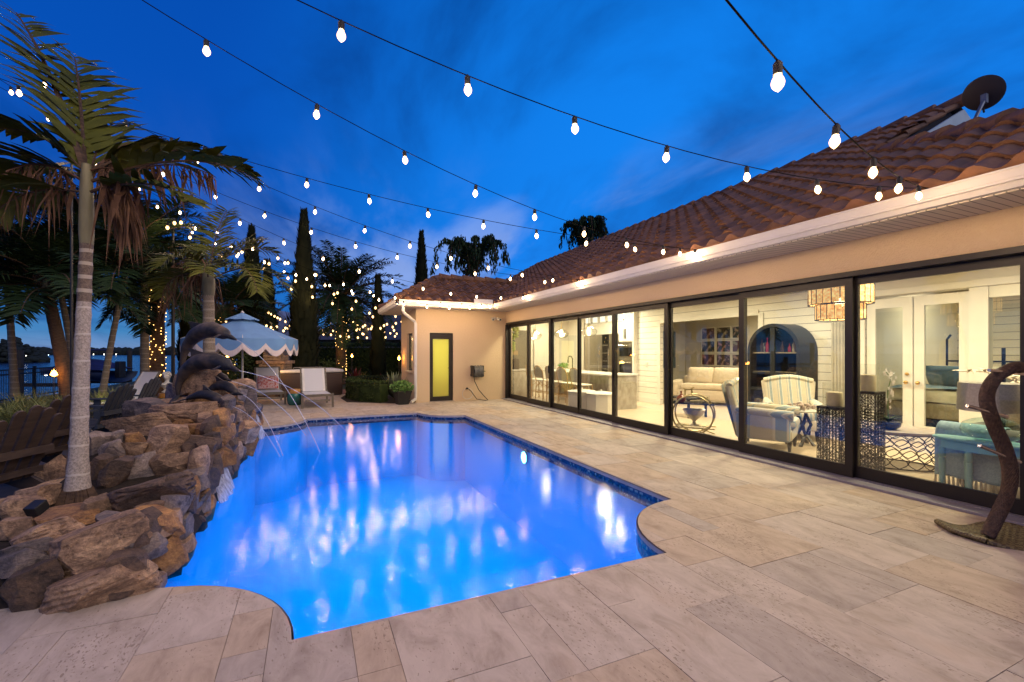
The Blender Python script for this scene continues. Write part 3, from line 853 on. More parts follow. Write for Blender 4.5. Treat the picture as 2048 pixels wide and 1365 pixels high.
def caps(m, a, b, r=.12, L=.38):
    a, b = Vector(a), Vector(b); n_ = max(1, int((b-a).length / L)); d = (b-a)/n_
    for i in range(n_):
        p, q_ = a + d*i, a + d*(i+1.12)
        m.tube([p + Vector((0, 0, .03)), q_ + Vector((0, 0, -.005))], [r*1.08, r*.86], 10)
th = math.atan(SL)
RX = 9.64; RZ = EZ + SL*(RX-EX)
slope_len = (RX-EX)/math.cos(th)
vdir = (math.cos(th), 0, math.sin(th)); ndir = (-math.sin(th), 0, math.cos(th))
m = MB()
YG, YE = 3.75, 19.0
# main slope: a hip climbs from the near eave corner to A, from there a rake climbs to the end of the ridge
A = at(1740, 318, 7.05)
vA = (A.x-EX)/math.cos(th); YC = -.45
tiles(m, (EX-.04, 0, EZ), (0, 1, 0), vdir, ndir, slope_len, lambda v: (YC + v/vA*(A.y-YC) if v < vA else A.y - (v-vA)/(slope_len-vA)*(A.y-YG), 19))
roof = hb(m, 'roof', M['tile'], 35)
m = MB(); caps(m, (RX, YG-.1, RZ+.02), (RX, YE, RZ+.0), .10, .40)
sub(m, 'ridge_cap', M['tile'], roof, 35)
m = MB(); caps(m, (EX-.05, YC-.05, EZ+.05), A + Vector((.1, .12, .06)), .14, .40)
sub(m, 'hip_cap', M['tile'], roof, 35)
m = MB(); caps(m, A + Vector((0, .05, .03)), (RX, YG, RZ+.0), .05, .38)
sub(m, 'rake_cap', M['tile'], roof, 35)
# back slope and hip end close the roof; the gable end has a pale board
m = MB(); m.add([(RX, YG, RZ), (RX+6, YG, RZ-3.2), (RX+6, YE, RZ-3.2), (RX, YE, RZ)], [(0, 1, 2, 3)])
m.add([(A.x+.05, A.y+.1, A.z-.04), (RX, YG+.12, RZ-.06), (RX+4, YG+.12, EZ+.4)], [(0, 1, 2)])
m.add([(EX, YC+.05, EZ), (A.x+.02, A.y+.03, A.z), (14, A.y, A.z-.3), (14, YC+.05, EZ)], [(0, 1, 2, 3)])
sub(m, 'back_slope', M['roof_far'], roof)
m = MB()
ga, gb = Vector((RX-1.1, YG+.02, RZ-1.1*SL-.10)), Vector((RX+.02, YG-.05, RZ-.10))
gc, gd = gb, Vector((RX+.9, YG-.05, RZ-.55))
for p, q_ in ((ga, gb), (gc, gd)):
    z_, y_ = Vector((0, 0, -.2)), Vector((0, .04, 0))
    m.add([p, q_, q_+z_, p+z_, p+y_, q_+y_, q_+z_+y_, p+z_+y_], [(0, 1, 2, 3), (7, 6, 5, 4), (0, 4, 5, 1), (3, 2, 6, 7)])
sub(m, 'gable_board', mat('pale blue gable board', (.45, .55, .58), None, 3, .6), roof)
# wing roof: hip
wa = math.atan(SL); WE = yc - .02; WYR = WE + 1.62; WRZ = EZ + SL*1.62
m = MB(); Lw = 1.62/math.cos(wa)
tiles(m, (0, WE, EZ), (1, 0, 0), (0, math.cos(wa), math.sin(wa)), (0, -math.sin(wa), math.cos(wa)), Lw, lambda v: (2.2 + v*math.cos(wa), EX + .15 + v*math.cos(wa)))
tiles(m, (2.2, 0, EZ), (0, 1, 0), (math.cos(wa), 0, math.sin(wa)), (-math.sin(wa), 0, math.cos(wa)), Lw, lambda v: (WE + v*math.cos(wa), WE + 3.24 - v*math.cos(wa)))
m.add([(2.2, WE+3.24, EZ), (3.82, WYR, WRZ), (9.0, WYR, WRZ), (9.0, WE+3.24, EZ)], [(0, 1, 2, 3)])
roof3 = hb(m, 'roof', M['tile'], 35)
m = MB(); caps(m, (2.2, WE, EZ+.03), (3.82, WYR, WRZ+.03), .11); caps(m, (2.2, WE+3.24, EZ+.03), (3.82, WYR, WRZ+.03), .11); caps(m, (3.82, WYR, WRZ+.03), (8.2, WYR, WRZ+.03), .11)
sub(m, 'ridge_cap', M['tile'], roof3, 35)

# ------------------------------------------------------------ sliding doors
for i in range(8):
    y0, y1 = DY[i], DY[i+1]
    off = .03 if i in (1, 3, 6) else .085
    x0, x1 = WX + off, WX + off + .05
    wst = .055
    f = MB(); f.box(x0, x1, y0-.03, y0+wst, .10, DT-.05); f.box(x0, x1, y1-wst, y1+.03 if i < 7 else y1, .10, DT-.05)
    f.box(x0, x1, y0+wst, y1-wst, DT-.14, DT-.05); f.box(x0, x1, y0+wst, y1-wst, .035, .17)
    f.box(x0, x1, y0-.03, y0+wst, .035, .10); f.box(x0, x1, y1-wst, y1+.03 if i < 7 else y1, .035, .10)
    d = hb(f, 'sliding_door', M['dark_frame'])
    p = MB(); p.box(x0+.02, x0+.028, y0+wst+.002, y1-wst-.002, .172, DT-.142); sub(p, 'glass_pane', M['glass'], d)
    if i in (2, 3, 4, 6):
        h = MB(); yy = y0+.02 if i in (4, 6) else y1-.02
        h.box(x0-.035, x0-.001, yy-.012, yy+.012, .95, 1.15, bev=.006); sub(h, 'handle', M['black'], d)
m = MB(); m.box(WX-.03, WX+.14, DY[0]-.06, 13.312, DT-.048, DT+.01); m.box(WX-.03, WX+.14, DY[0]-.06, DY[0]-.03, .03, DT-.05); m.box(WX-.03, WX+.14, 13.302, 13.36, .03, DT-.05)
hb(m, 'door_head', M['dark_frame'])
m = MB(); m.box(WX-.16, WX+.02, DY[0]-.5, 13.36, .0005, .028, bev=.004); m.box(WX+.021, WX+.19, DY[0]-.5, 13.36, .0, .033)
for k in range(1, 14): m.box(WX-.161, WX-.13, DY[0]-.3+k*.92, DY[0]-.15+k*.92, .012, .02)
hb(m, 'door_track', mat('grey aluminium track', (.30, .28, .30), (.26, .24, .26), 4, .5, .2))
# side door of the wing: dark frame round one tall frosted pane
fy = YW + .03
f = MB(); f.box(sx0+.003, sx0+.105, fy, fy+.08, .02, 2.085); f.box(sx1-.125, sx1-.003, fy, fy+.08, .02, 2.085); f.box(sx0+.105, sx1-.125, fy, fy+.08, 1.90, 2.085); f.box(sx0+.105, sx1-.125, fy, fy+.08, .02, .155)
sd = hb(f, 'side_door', M['dark_frame'])
p = MB(); p.box(sx0+.107, sx1-.127, fy+.03, fy+.05, .157, 1.898)
fm, t_, n_, l_, pr = nt('frosted lit pane'); pr.inputs['Base Color'].default_value = (.62, .60, .26, 1); pr.inputs['Roughness'].default_value = .35
tl = n_.new('ShaderNodeBsdfTranslucent'); tl.inputs[0].default_value = (.78, .76, .32, 1); mx = n_.new('ShaderNodeMixShader'); mx.inputs[0].default_value = .8
l_.new(pr.outputs[0], mx.inputs[1]); l_.new(tl.outputs[0], mx.inputs[2]); l_.new(mx.outputs[0], n_['Material Output'].inputs[0])
sub(p, 'frosted_pane', fm, sd)
h = MB(); h.tube([(sx1-.11, fy-.03, 1.02), (sx1-.17, fy-.035, 1.02)], .008, 8); h.box(sx1-.12, sx1-.095, fy-.006, fy-.0005, .96, 1.08); sub(h, 'handle', M['black'], sd)
m = MB(); m.box(sx0-.02, sx1+.02, YW-.05, YW+.1, .001, .02); hb(m, 'door_threshold', M['trav'][1])
# the wing room behind the frosted pane and side window: one unseen lamp lights them from inside
lamp('wing_room_lamp', 'POINT', (3.65, YW+.9, 1.6), 62, (1, .94, .6), .25)
# ------------------------------------------------------------ interior shell
IX = 9.05
m = MB(); m.box(WX+.2, 15.2, -2.5, 15.4, -.05, .018); hb(m, 'interior_floor', M['floor_wood'])
m = MB(); m.box(WX+.2, 15.2, -2.5, 15.4, 3.02, 3.1); hb(m, 'interior_ceiling', M['white'])
m = MB()
m.box(IX, IX+.14, 4.86, 6.85, .02, 3.02)        # behind the arched cabinet
m.box(IX, IX+.14, 6.85, 10.02, 2.36, 3.02)      # over the wide opening
m.box(IX, IX+.14, 10.02, 10.95, .02, 3.02)
hb(m, 'shiplap_wall', M['shiplap'])
m = MB()
m.box(IX, IX+.14, -2.5, 2.02, .02, 3.02); m.box(IX, IX+.14, 2.02, 4.86, 2.46, 3.02); m.box(IX, IX+.14, 3.20, 3.38, .02, 2.46); m.box(IX, IX+.14, 2.02, 2.2, .02, 2.46); m.box(IX, IX+.14, 2.2, 3.2, .02, .3); m.box(IX, IX+.14, 2.2, 3.2, 2.3, 2.46)
m.box(WX+.2, IX, -2.6, -2.5, .02, 3.02)
m.box(WX+.21, IX+3, 15.0, 15.2, .02, 3.02); m.box(IX, IX+.14, 13.9, 15.0, .02, 3.02)
hb(m, 'interior_wall', M['cream'])
m = MB()   # crown and casings
m.box(IX-.05, IX-.001, -2.4, 4.86, 2.82, 2.90); m.box(IX-.035, IX-.001, 2.0, 4.95, 2.47, 2.58, bev=.01)
m.box(IX-.03, IX-.001, 3.19, 3.40, .02, 2.465); m.box(IX-.03, IX-.001, 4.80, 4.92, .02, 2.465)
m.box(IX-.03, IX-.001, 6.78, 6.9, .02, 2.36); m.box(IX-.03, IX-.001, 9.97, 10.08, .02, 2.36); m.box(IX-.03, IX-.001, 6.9, 9.97, 2.32, 2.44)
m.box(IX-.02, IX-.001, 4.92, 6.78, .02, .16); m.box(IX-.02, IX-.001, 10.08, 10.9, .02, .16)
hb(m, 'wall_trim', M['white'])
m = MB(); m.box(13.4, 13.5, 5.2, 13.8, .02, 3.02); m.box(IX+.14, 13.4, 5.1, 5.2, .02, 3.02); m.box(IX+.14, 13.4, 13.4, 13.5, .02, 3.02); hb(m, 'back_room_wall', M['greywall'])
m = MB(); m.box(13.0, 13.1, -2.5, 5.1, .02, 3.02); hb(m, 'bedroom_wall', shiplap('bedroom boards', (.42, .37, .28), .16))
# sheer curtain between the doors and the cabinet wall
cu = MB(); cu.sheet(lambda u, v: (IX-.10+.03*math.sin(u*38), 4.98+u*.34, .05+v*2.4), 60, 2); hb(cu, 'curtain', mat('sheer curtain', (.60, .56, .48), None, 5, .9), True)
# French doors
for k, (y0, y1) in enumerate(((3.40, 4.10), (4.12, 4.79))):
    f = MB(); a = .135
    f.box(IX+.02, IX+.07, y0, y0+a, .03, 2.42); f.box(IX+.02, IX+.07, y1-a, y1, .03, 2.42); f.box(IX+.02, IX+.07, y0+a, y1-a, 2.26, 2.42); f.box(IX+.02, IX+.07, y0+a, y1-a, .03, .30)
    fd = hb(f, 'french_door', M['white'])
    p = MB(); p.box(IX+.04, IX+.048, y0+a+.001, y1-a-.001, .301, 2.259); sub(p, 'glass_pane', M['glass'], fd)
    kb = MB(); yy = y1-.07 if k == 0 else y0+.07
    kb.ball((IX-.03, yy, 1.0), .032, 12, 8); kb.tube([(IX+.02, yy, 1.0), (IX-.03, yy, 1.0)], .012, 8)
    if k: kb.ball((IX+.0, yy, 1.14), .028, 10, 6)
    sub(kb, 'knob', M['brass'], fd, True)
f = MB(); f.box(IX+.04, IX+.048, 2.201, 3.199, .301, 2.299); hb(f, 'side_light_pane', M['glass'])
# ceiling downlights
for (x, y, pw) in ((7.3, .9, 55), (7.4, 3.0, 60), (7.4, 5.2, 60), (7.4, 7.4, 62), (7.2, 9.6, 62), (8.2, 11.4, 60), (6.6, 12.2, 50), (7.6, 13.9, 50), (11, 7.2, 60), (11.3, 9.6, 62), (11.0, 2.4, 34), (11.3, 4.2, 34)):
    m = MB(); m.lathe([(.09, .0), (.09, -.012), (.07, -.016)], 16, (x, y, 3.019)); dl = hb(m, 'downlight', M['white'], True)
    k = MB(); k.lathe([(.068, -.0165), (.0, -.0166)], 16, (x, y, 3.019)); sub(k, 'lamp_disc', M['warm_lamp'], dl)
    lamp('downlight_lamp', 'AREA', (x, y, 2.98), pw*1.52, (1, .86, .60), .35, spread=rad(165))
# ============================================================ rock waterfall
def mound(x, y):
    """height of the rockery at a place"""
    P = ((3.3, 0), (3.62, .06), (3.8, .22), (4.2, .29), (5.0, .33), (5.6, .42), (6.1, .55), (7.0, .68), (8.0, .74), (9.6, .70), (10.4, .48), (10.85, .0), (99, 0))
    z = 0
    for (a, za), (b, zb) in zip(P, P[1:]):
        if a <= y <= b: z = za + (zb-za)*(y-a)/(b-a); break
    left = -2.2 if y > 5.2 else -2.6
    k = max(0, min(1, (x - (left-.35))/.5)) * max(0, min(1, (-.93 - x)/.10))
    return z * k
nx, ny = 40, 100
mm = MB()
mm.sheet(lambda u, v: (-3.2 + u*2.29, 3.3 + v*7.7, mound(-3.2+u*2.29, 3.3+v*7.7) - .07), nx, ny)
o = mm.build('garden_mound', M['soil'], None, True); tag(o, kind='structure')

def rock_mesh(w_, d_, h_, seed, cuts=14, sub_=3, strat=.0):
    r = random.Random(seed)
    bm = bmesh.new(); bmesh.ops.create_icosphere(bm, subdivisions=sub_, radius=1)
    pl = []
    for _ in range(cuts):
        a = r.uniform(0, 2*PI); el = r.gauss(0, .45)
        pl.append((Vector((math.cos(a)*math.cos(el), math.sin(a)*math.cos(el), math.sin(el))), r.uniform(.50, .82)))
    pl += [(Vector((r.gauss(0, .10), r.gauss(0, .10), 1)).normalized(), r.uniform(.40, .58)), (Vector((r.gauss(0, .1), r.gauss(0, .1), -1)).normalized(), .5)]
    off = Vector((r.uniform(0, 99), r.uniform(0, 99), r.uniform(0, 99)))
    ks = r.uniform(4, 8); sz = max(w_, d_)
    for v in bm.verts:
        p = v.co.copy()
        for _ in range(2):
            for nn, dd in pl:
                e_ = p.dot(nn) - dd
                if e_ > 0: p -= nn * e_
        w = Vector((p.x*w_, p.y*d_, p.z*h_))*1.0
        lay = p.z*ks + .9*noise.noise(p*1.3+off)
        f = lay - math.floor(lay)
        ledge = (f**6)*.9 - .25*math.exp(-((f-.5)/.12)**2)*(noise.noise(Vector((math.floor(lay)*3.1, 0, 0))+off) > .1)
        rd = 1 + .10*noise.noise(p*1.5 + off) + .05*noise.noise(w*9 + off) + .035*abs(noise.noise(w*19 + off)) - .075*ledge
        # chipped hollows
        ch = noise.noise(p*2.6 - off)
        if ch > .32: rd -= (ch-.32)*.35
        p.x *= rd; p.y *= rd; p.z *= 1 + .12*noise.noise(p*1.9+off*1.3) + .03*noise.noise(w*16+off)
        v.co = Vector((p.x*w_/1.38, p.y*d_/1.38, p.z*h_/1.0))
    me = bpy.data.meshes.new('stone'); bm.to_mesh(me); bm.free()
    return me

def put_rock(loc, size, mi, rz=0, tilt=(0, 0), label=None, group='stones of the pool waterfall', seed=None, sub_=3, cat='stone', name='stone'):
    me = rock_mesh(size[0], size[1], size[2], seed if seed is not None else R.random(), sub_=sub_)
    me.materials.append(M['rock'][mi])
    me.polygons.foreach_set('use_smooth', [True]*len(me.polygons)); me.set_sharp_from_angle(angle=rad(26))
    o = bpy.data.objects.new(name, me); COL.objects.link(o)
    o.location = loc; o.rotation_euler = (tilt[0], tilt[1], rz)
    return tag(o, label or 'brown fieldstone fitted into the waterfall wall beside the pool', cat, group)

def on_mound(px, py):
    """walk along the pixel's ray until it meets the rockery"""
    d = 2.2
    while d < 14:
        p = at(px, py, d)
        if p.z <= mound(p.x, p.y) + .0: return p, d
        d += .02
    return at(px, py, 8), 8
VIEW = -rad(24.03)
# (px, py, width px, height px, colour, tilt degrees in the picture, label)
ROCKS = [
 (48, 1174, 125, 84, 3, 2, 'big dark brown boulder at the bottom left edge of the patio'),
 (196, 1164, 215, 84, 0, -16, 'long tan boulder with a knobbly right end on the patio edge'),
 (168, 1094, 205, 84, 0, -14, 'pinkish boulder with a black hollow across its face'),
 (28, 1050, 90, 36, 0, -2, 'flat tan slab at the left edge above the dark boulder'),
 (128, 1034, 118, 26, 1, -4, 'thin ochre slab below the palm trunk'),
 (78, 1067, 122, 36, 0, -14, 'long sandy slab lying under the thin ochre slab'),
 (45, 1098, 105, 32, 2, -14, 'rounded grey brown slab at the left edge'),
 (30, 1126, 110, 44, 2, -10, 'pale grey slab wedged over the dark boulder'),
 (218, 1043, 72, 26, 2, 4, 'small grey flat stone right of the thin ochre slab'),
 (300, 1045, 104, 52, 1, 4, 'rust brown block near the water below the mossy boulder'),
 (276, 1096, 78, 52, 2, -14, 'smooth grey stone beside the pink hollow boulder'),
 (322, 1070, 52, 26, 0, -12, 'small pale wedge stone by the water'),
 (326, 1106, 70, 62, 1, -20, 'golden brown stone at the front corner of the pool'),
 (92, 948, 128, 70, 0, -22, 'big tilted brown slab behind the palm trunk'),
 (62, 990, 124, 44, 0, -12, 'brown slab leaning under the big tilted slab'),
 (30, 1016, 90, 40, 0, 3, 'tan slab at the left edge beside the black spotlight'),
 (262, 996, 176, 62, 3, -14, 'long mossy boulder stained black to the right of the palm'),
 (196, 1012, 40, 52, 0, 0, 'upright tan stone at the foot of the palm'),
 (222, 832, 106, 30, 2, -5, 'flat grey topstone right of the palm trunk'),
 (276, 847, 124, 44, 0, -8, 'pale chiselled stone with a flat face on top of the wall'),
 (328, 878, 96, 70, 0, 10, 'large rounded pink tan boulder sticking out of the waterfall'),
 (340, 927, 90, 44, 0, -6, 'layered orange tan block under the rounded boulder'),
 (262, 895, 52, 28, 0, 0, 'small squared tan stone left of the rounded boulder'),
 (262, 874, 44, 20, 1, 0, 'little ochre brick shaped stone'),
 (209, 862, 26, 32, 0, 0, 'small upright tan stone by the palm trunk'),
 (232, 872, 34, 22, 2, 0, 'small grey stone under the flat topstone'),
 (222, 898, 50, 40, 2, 0, 'whitish grey stone with a hollow in it'),
 (192, 886, 34, 44, 2, 10, 'slim grey stone against the palm trunk'),
 (196, 930, 44, 52, 3, 10, 'dark stone low beside the palm trunk'),
 (218, 946, 54, 68, 3, 24, 'dark triangular stone standing on its point'),
 (280, 928, 64, 50, 2, 0, 'grey brown block left of the layered orange block'),
 (352, 805, 112, 24, 0, -3, 'long pale capstone in front of the dolphins'),
 (376, 825, 118, 42, 0, 3, 'broad pinkish stone under the pale capstone'),
 (288, 815, 104, 40, 2, 6, 'grey rough topped stone with crumbling upper edge'),
 (424, 838, 70, 28, 0, 4, 'tan stone under the lowest dolphin'),
 (456, 822, 54, 34, 0, 6, 'pale tan block with streaks beside the lowest dolphin'),
 (430, 868, 72, 36, 1, 6, 'rust coloured block in the middle of the pool face'),
 (478, 858, 66, 44, 0, 24, 'tan stone sloping down toward the far waterfall'),
 (484, 880, 46, 40, 1, 20, 'orange brown stone near the far waterfall'),
 (496, 815, 34, 34, 2, 20, 'grey lichened stone at the far end of the rockery'),
 (488, 832, 40, 26, 1, 10, 'rust stone at the far end of the rockery'),
 (472, 795, 44, 22, 0, -4, 'small tan stone under the dolphin noses'),
 (490, 776, 44, 18, 0, -6, 'flat tan stone on top of the far end'),
 (380, 856, 56, 24, 1, -4, 'ochre ledge stone right of the rounded boulder'),
 (400, 884, 60, 30, 3, 6, 'dark wet ledge stone above the waterfall'),
 (430, 912, 76, 28, 1, 16, 'sloping wet spill stone that the waterfall runs over'),
 (366, 972, 56, 44, 1, 6, 'rust stone left of the waterfall'),
 (352, 1004, 70, 40, 3, 4, 'dark stone above the golden stone by the water'),
 (392, 990, 40, 26, 1, 0, 'rounded orange stone beside the waterfall'),
 (300, 1018, 66, 26, 0, -6, 'pale flat stone above the rust brown block'),
]
for i, (px, py, wp, hp, mi, tl, lab) in enumerate(ROCKS):
    p, d = on_mound(px, py + hp*.18)
    k = d / CF
    w_, h_ = wp*k*1.06*math.cos(math.atan((px-CX)/CF))**.8, hp*k*1.0
    dep = max(.75*w_, h_) if w_ < .5 else .62*w_
    q_ = p + Vector((FX, FY, 0)) * dep*.16
    q_.z = p.z + h_*.04
    put_rock(q_, (w_, dep, h_), mi, VIEW, (0, rad(tl)), lab, seed=100+i, sub_=5 if wp > 110 else 4)
# the face above the water: stones set on edge, every one its own
fr = random.Random(5)
y = 3.62
while y < 10.75:
    top = mound(-1.1, y)
    z = -.17
    wd = fr.uniform(.20, .36)
    while z < top - .03:
        hh = fr.uniform(.12, .25)
        put_rock((-1.0 + fr.uniform(-.05, .03), y + fr.uniform(-.03, .03), z + hh/2), (.20, wd*1.12, hh*1.12), fr.choice((1, 3, 2, 3, 1, 0)), fr.uniform(-.25, .25), (fr.uniform(-.25, .25), fr.uniform(-.15, .15)),
                 'dark wet stone set on edge just above the pool water', 'wet stones of the pool face', sub_=2)
        z += hh*.86
    y += wd*.86
# fill between the named stones
for i in range(92):
    x, y = fr.uniform(-2.55, -1.02), fr.uniform(3.72, 10.6)
    if x < -2.15 and y > 6.0: continue
    if (Vector((x, y)) - Vector((-1.82, 5.02))).length < .3: continue
    s_ = fr.uniform(.13, .28)
    put_rock((x, y, mound(x, y) - .085), (s_*1.3, s_, s_*fr.uniform(.28, .5)), fr.choice((0, 1, 2, 3, 0, 1)), fr.uniform(0, 6), (fr.uniform(-.3, .3), fr.uniform(-.3, .3)), sub_=2)
# back side of the wall, toward the seating deck
for i in range(12):
    y = fr.uniform(6.2, 10.4); s_ = fr.uniform(.22, .42)
    put_rock((-2.35 + fr.uniform(-.08, .08), y, mound(-2.1, y)*fr.uniform(.1, .62)), (s_, s_*1.2, s_*.7), fr.choice((0, 2, 3)), fr.uniform(0, 6), (0, 0), 'brown stone on the landward side of the rockery', 'stones behind the rockery', sub_=2)

# ------------------------------------------------------------ falling water
def fallmat():
    m, t, n, l, p = nt('white falling water')
    n.remove(p)
    tc = n.new('ShaderNodeTexCoord'); mp = n.new('ShaderNodeMapping'); mp.inputs['Scale'].default_value = (26, 26, 2.2); l.new(tc.outputs['Object'], mp.inputs[0])
    z = n.new('ShaderNodeTexNoise'); z.inputs['Scale'].default_value = 1; z.inputs['Detail'].default_value = 5; l.new(mp.outputs[0], z.inputs[0])
    f = n.new('ShaderNodeMapRange'); f.inputs['From Min'].default_value = .22; f.inputs['From Max'].default_value = .70; f.inputs['To Max'].default_value = .92; l.new(z.outputs['Fac'], f.inputs['Value'])
    a = n.new('ShaderNodeBsdfTransparent'); d = n.new('ShaderNodeBsdfDiffuse'); d.inputs[0].default_value = (.82, .84, .90, 1)
    tl = n.new('ShaderNodeBsdfTranslucent'); tl.inputs[0].default_value = (.8, .85, .95, 1)
    md = n.new('ShaderNodeMixShader'); md.inputs[0].default_value = .5; l.new(d.outputs[0], md.inputs[1]); l.new(tl.outputs[0], md.inputs[2])
    mx = n.new('ShaderNodeMixShader'); l.new(f.outputs[0], mx.inputs[0]); l.new(a.outputs[0], mx.inputs[1]); l.new(md.outputs[0], mx.inputs[2])
    l.new(mx.outputs[0], n['Material Output'].inputs[0])
    return m
M['fall'] = fallmat()
def spill(p0, p1, w0, w1, lab):
    p0, p1 = Vector(p0), Vector(p1)
    def f(u, v):
        t = v
        p = p0.lerp(p1, t); p.z = p0.z + (p1.z-p0.z)*t*t
        ww = w0 + (w1-w0)*t
        return p + Vector((.015*math.sin(u*17+v*5) - .03*(u-.5)**2*4, (u-.5)*ww, 0))
    m = MB(); m.sheet(f, 16, 16)
    g = f
    m.sheet(lambda u, v: g(u, v) + Vector((-.02, 0, 0)), 16, 16)
    o = m.build('waterfall', M['fall'], None, True)
    return tag(o, lab, 'waterfall')
spill((-1.06, 6.2, .36), (-.80, 5.85, WZ+.003), .32, .66, 'larger white spill of water pouring off the wet ledge nearer the camera')
spill((-1.0, 9.55, .42), (-.78, 9.5, WZ+.003), .30, .42, 'smaller white spill of water at the far end of the rockery')
o = MB(); o.sheet(lambda u, v: (-1.5+u*.5, 6.5-u*.32+(v-.5)*(.1+.2*u), mound(-1.3, 6.4)+.02-u*.22+.0), 8, 4)

# ------------------------------------------------------------ dolphins
def dolphin(name, pts, rads, lab, fin_at=.45, side=1, group='bronze dolphins spouting over the pool'):
    """pts: spine from tail to nose in world space"""
    pts = [Vector(p) for p in pts]
    def spl(t):
        n_ = len(pts)-1; x = t*n_; i = min(int(x), n_-1); f = x-i
        p0, p1, p2, p3 = pts[max(i-1, 0)], pts[i], pts[i+1], pts[min(i+2, n_)]
        return .5*((2*p1)+(p2-p0)*f+(2*p0-5*p1+4*p2-p3)*f*f+(3*p1-p0-3*p2+p3)*f*f*f)
    def rr(t):
        x = t*(len(rads)-1); i = min(int(x), len(rads)-2); f = x-i; f = f*f*(3-2*f)
        return rads[i]*(1-f)+rads[i+1]*f
    N_ = 40
    sp = [spl(i/N_) for i in range(N_+1)]
    base = pts[0].copy()
    m = MB(); m.tube(sp, [rr(i/N_) for i in range(N_+1)], 16, True)
    nrm_side = Vector((FX, FY, 0))      # away from the camera
    def frame(t):
        tt = (spl(min(t+.02, 1))-spl(max(t-.02, 0))).normalized()
        up = nrm_side.cross(tt); up = up.normalized()
        if up.z < 0 and abs(tt.z) < .8: up = -up
        return spl(t), tt, up
    # dorsal fin
    L = (pts[-1]-pts[0]).length
    p, tt, up = frame(fin_at)
    out = -nrm_side.cross(tt).normalized()
    if out.dot(up) < 0: out = -out
    R_ = rr(fin_at)
    prof = [(-.09, .0), (.10, .0), (.02, .055), (-.06, .115), (-.105, .13), (-.085, .07)]
    sc = R_/.115
    a = [p + tt*x*sc*1.1 + out*(R_*.9 + y*sc) for x, y in prof]
    b_ = [q_ + nrm_side*.014 for q_ in a]; a = [q_ - nrm_side*.014 for q_ in a]
    k = len(a); m.add(a+b_, [tuple(range(k)), tuple(range(2*k-1, k-1, -1))]+[(i, (i+1) % k, k+(i+1) % k, k+i) for i in range(k)])
    # flippers
    p, tt, up = frame(.70); R_ = rr(.7)
    for sg in (-1, 1):
        q0 = p + nrm_side*sg*R_*.8 - out*R_*.35
        m.tube([q0, q0 + nrm_side*sg*.05 - out*.05 - tt*.05, q0 + nrm_side*sg*.07 - out*.10 - tt*.15], [.05*sc, .04*sc, .008], 8, True, .35)
    # fluke
    p, tt, up = frame(.01)
    for sg in (-1, 1):
        m.tube([p, p - tt*.08*sc + nrm_side*sg*.10*sc, p - tt*.15*sc + nrm_side*sg*.2*sc], [.035*sc, .05*sc, .006], 8, True, .4)
    # eye and mouth line
    p, tt, up = frame(.86)
    m.ball(p - nrm_side*rr(.86)*.93 + out*.0, .009, 6, 4)
    m.v = [v-base for v in m.v]
    o = m.build('dolphin', M['bronze_verd'], None, True)
    o.location = base
    return tag(o, lab, 'dolphin statue', group)
D0 = 6.75
big = [.028, .05, .085, .115, .13, .128, .115, .095, .035, .014]
def pp(*a): return [at(x, y, d) for x, y, d in a]
dolphin('dolphin', pp((366, 745, D0+.1), (366, 718, D0+.08), (376, 690, D0+.05), (396, 668, D0), (422, 660, D0-.05), (446, 667, D0-.1), (460, 674, D0-.14), (473, 680, D0-.18)), [.02, .04, .075, .11, .118, .09, .035, .013], 'topmost bronze dolphin leaping in a high arch with its nose to the right')
dolphin('dolphin', pp((356, 792, D0-.2), (358, 768, D0-.22), (372, 742, D0-.25), (396, 726, D0-.28), (424, 722, D0-.3), (448, 728, D0-.34), (464, 736, D0-.38), (479, 742, D0-.42)), [.022, .045, .085, .115, .12, .098, .036, .013], 'second bronze dolphin stretched long right under the topmost one')
sm_ = [.02, .04, .06, .07, .068, .055, .022, .009]
dolphin('dolphin', pp((404, 772, D0+.1), (410, 762, D0+.08), (420, 754, D0+.05), (430, 751, D0), (440, 752, D0), (449, 756, D0-.05), (456, 760, D0-.08), (463, 763, D0-.1)), [x*.8 for x in sm_], 'small bronze dolphin tucked just under the second one', .4)
dolphin('dolphin', pp((408, 800, D0-.1), (416, 786, D0-.1), (430, 775, D0-.12), (444, 771, D0-.15), (458, 775, D0-.18), (470, 784, D0-.22), (478, 788, D0-.25), (486, 790, D0-.28)), sm_, 'small bronze dolphin diving over the rusty stones, second lowest', .4)
dolphin('dolphin', pp((374, 798, D0-.5), (384, 794, D0-.5), (400, 790, D0-.5), (416, 790, D0-.52), (432, 796, D0-.55), (446, 805, D0-.6), (455, 810, D0-.62), (464, 813, D0-.66)), [x*.95 for x in sm_], 'lowest bronze dolphin lying along the pale capstone', .4)
# stones that carry them
for (px, py, wp, hp, mi, d_) in ((400, 764, 62, 34, 0, 6.75), (372, 790, 60, 40, 2, 6.9), (430, 800, 80, 40, 1, 6.9), (470, 806, 60, 46, 2, 7.3), (466, 782, 60, 30, 0, 7.4), (420, 780, 60, 30, 3, 7.2)):
    k = d_/CF
    put_rock(at(px, py, d_), (wp*k*1.1, wp*k*.8, hp*k*1.3), mi, VIEW, (0, rad(-8)), {764: 'gnarled tan stone held between the dolphins', 790: 'grey stone under the dolphin tails', 800: 'rust stone that the lowest dolphin rests on', 806: 'grey stone in the far corner below the dolphins', 782: 'tan stone behind the dolphin noses', 780: 'dark stone deep under the dolphins'}[py])
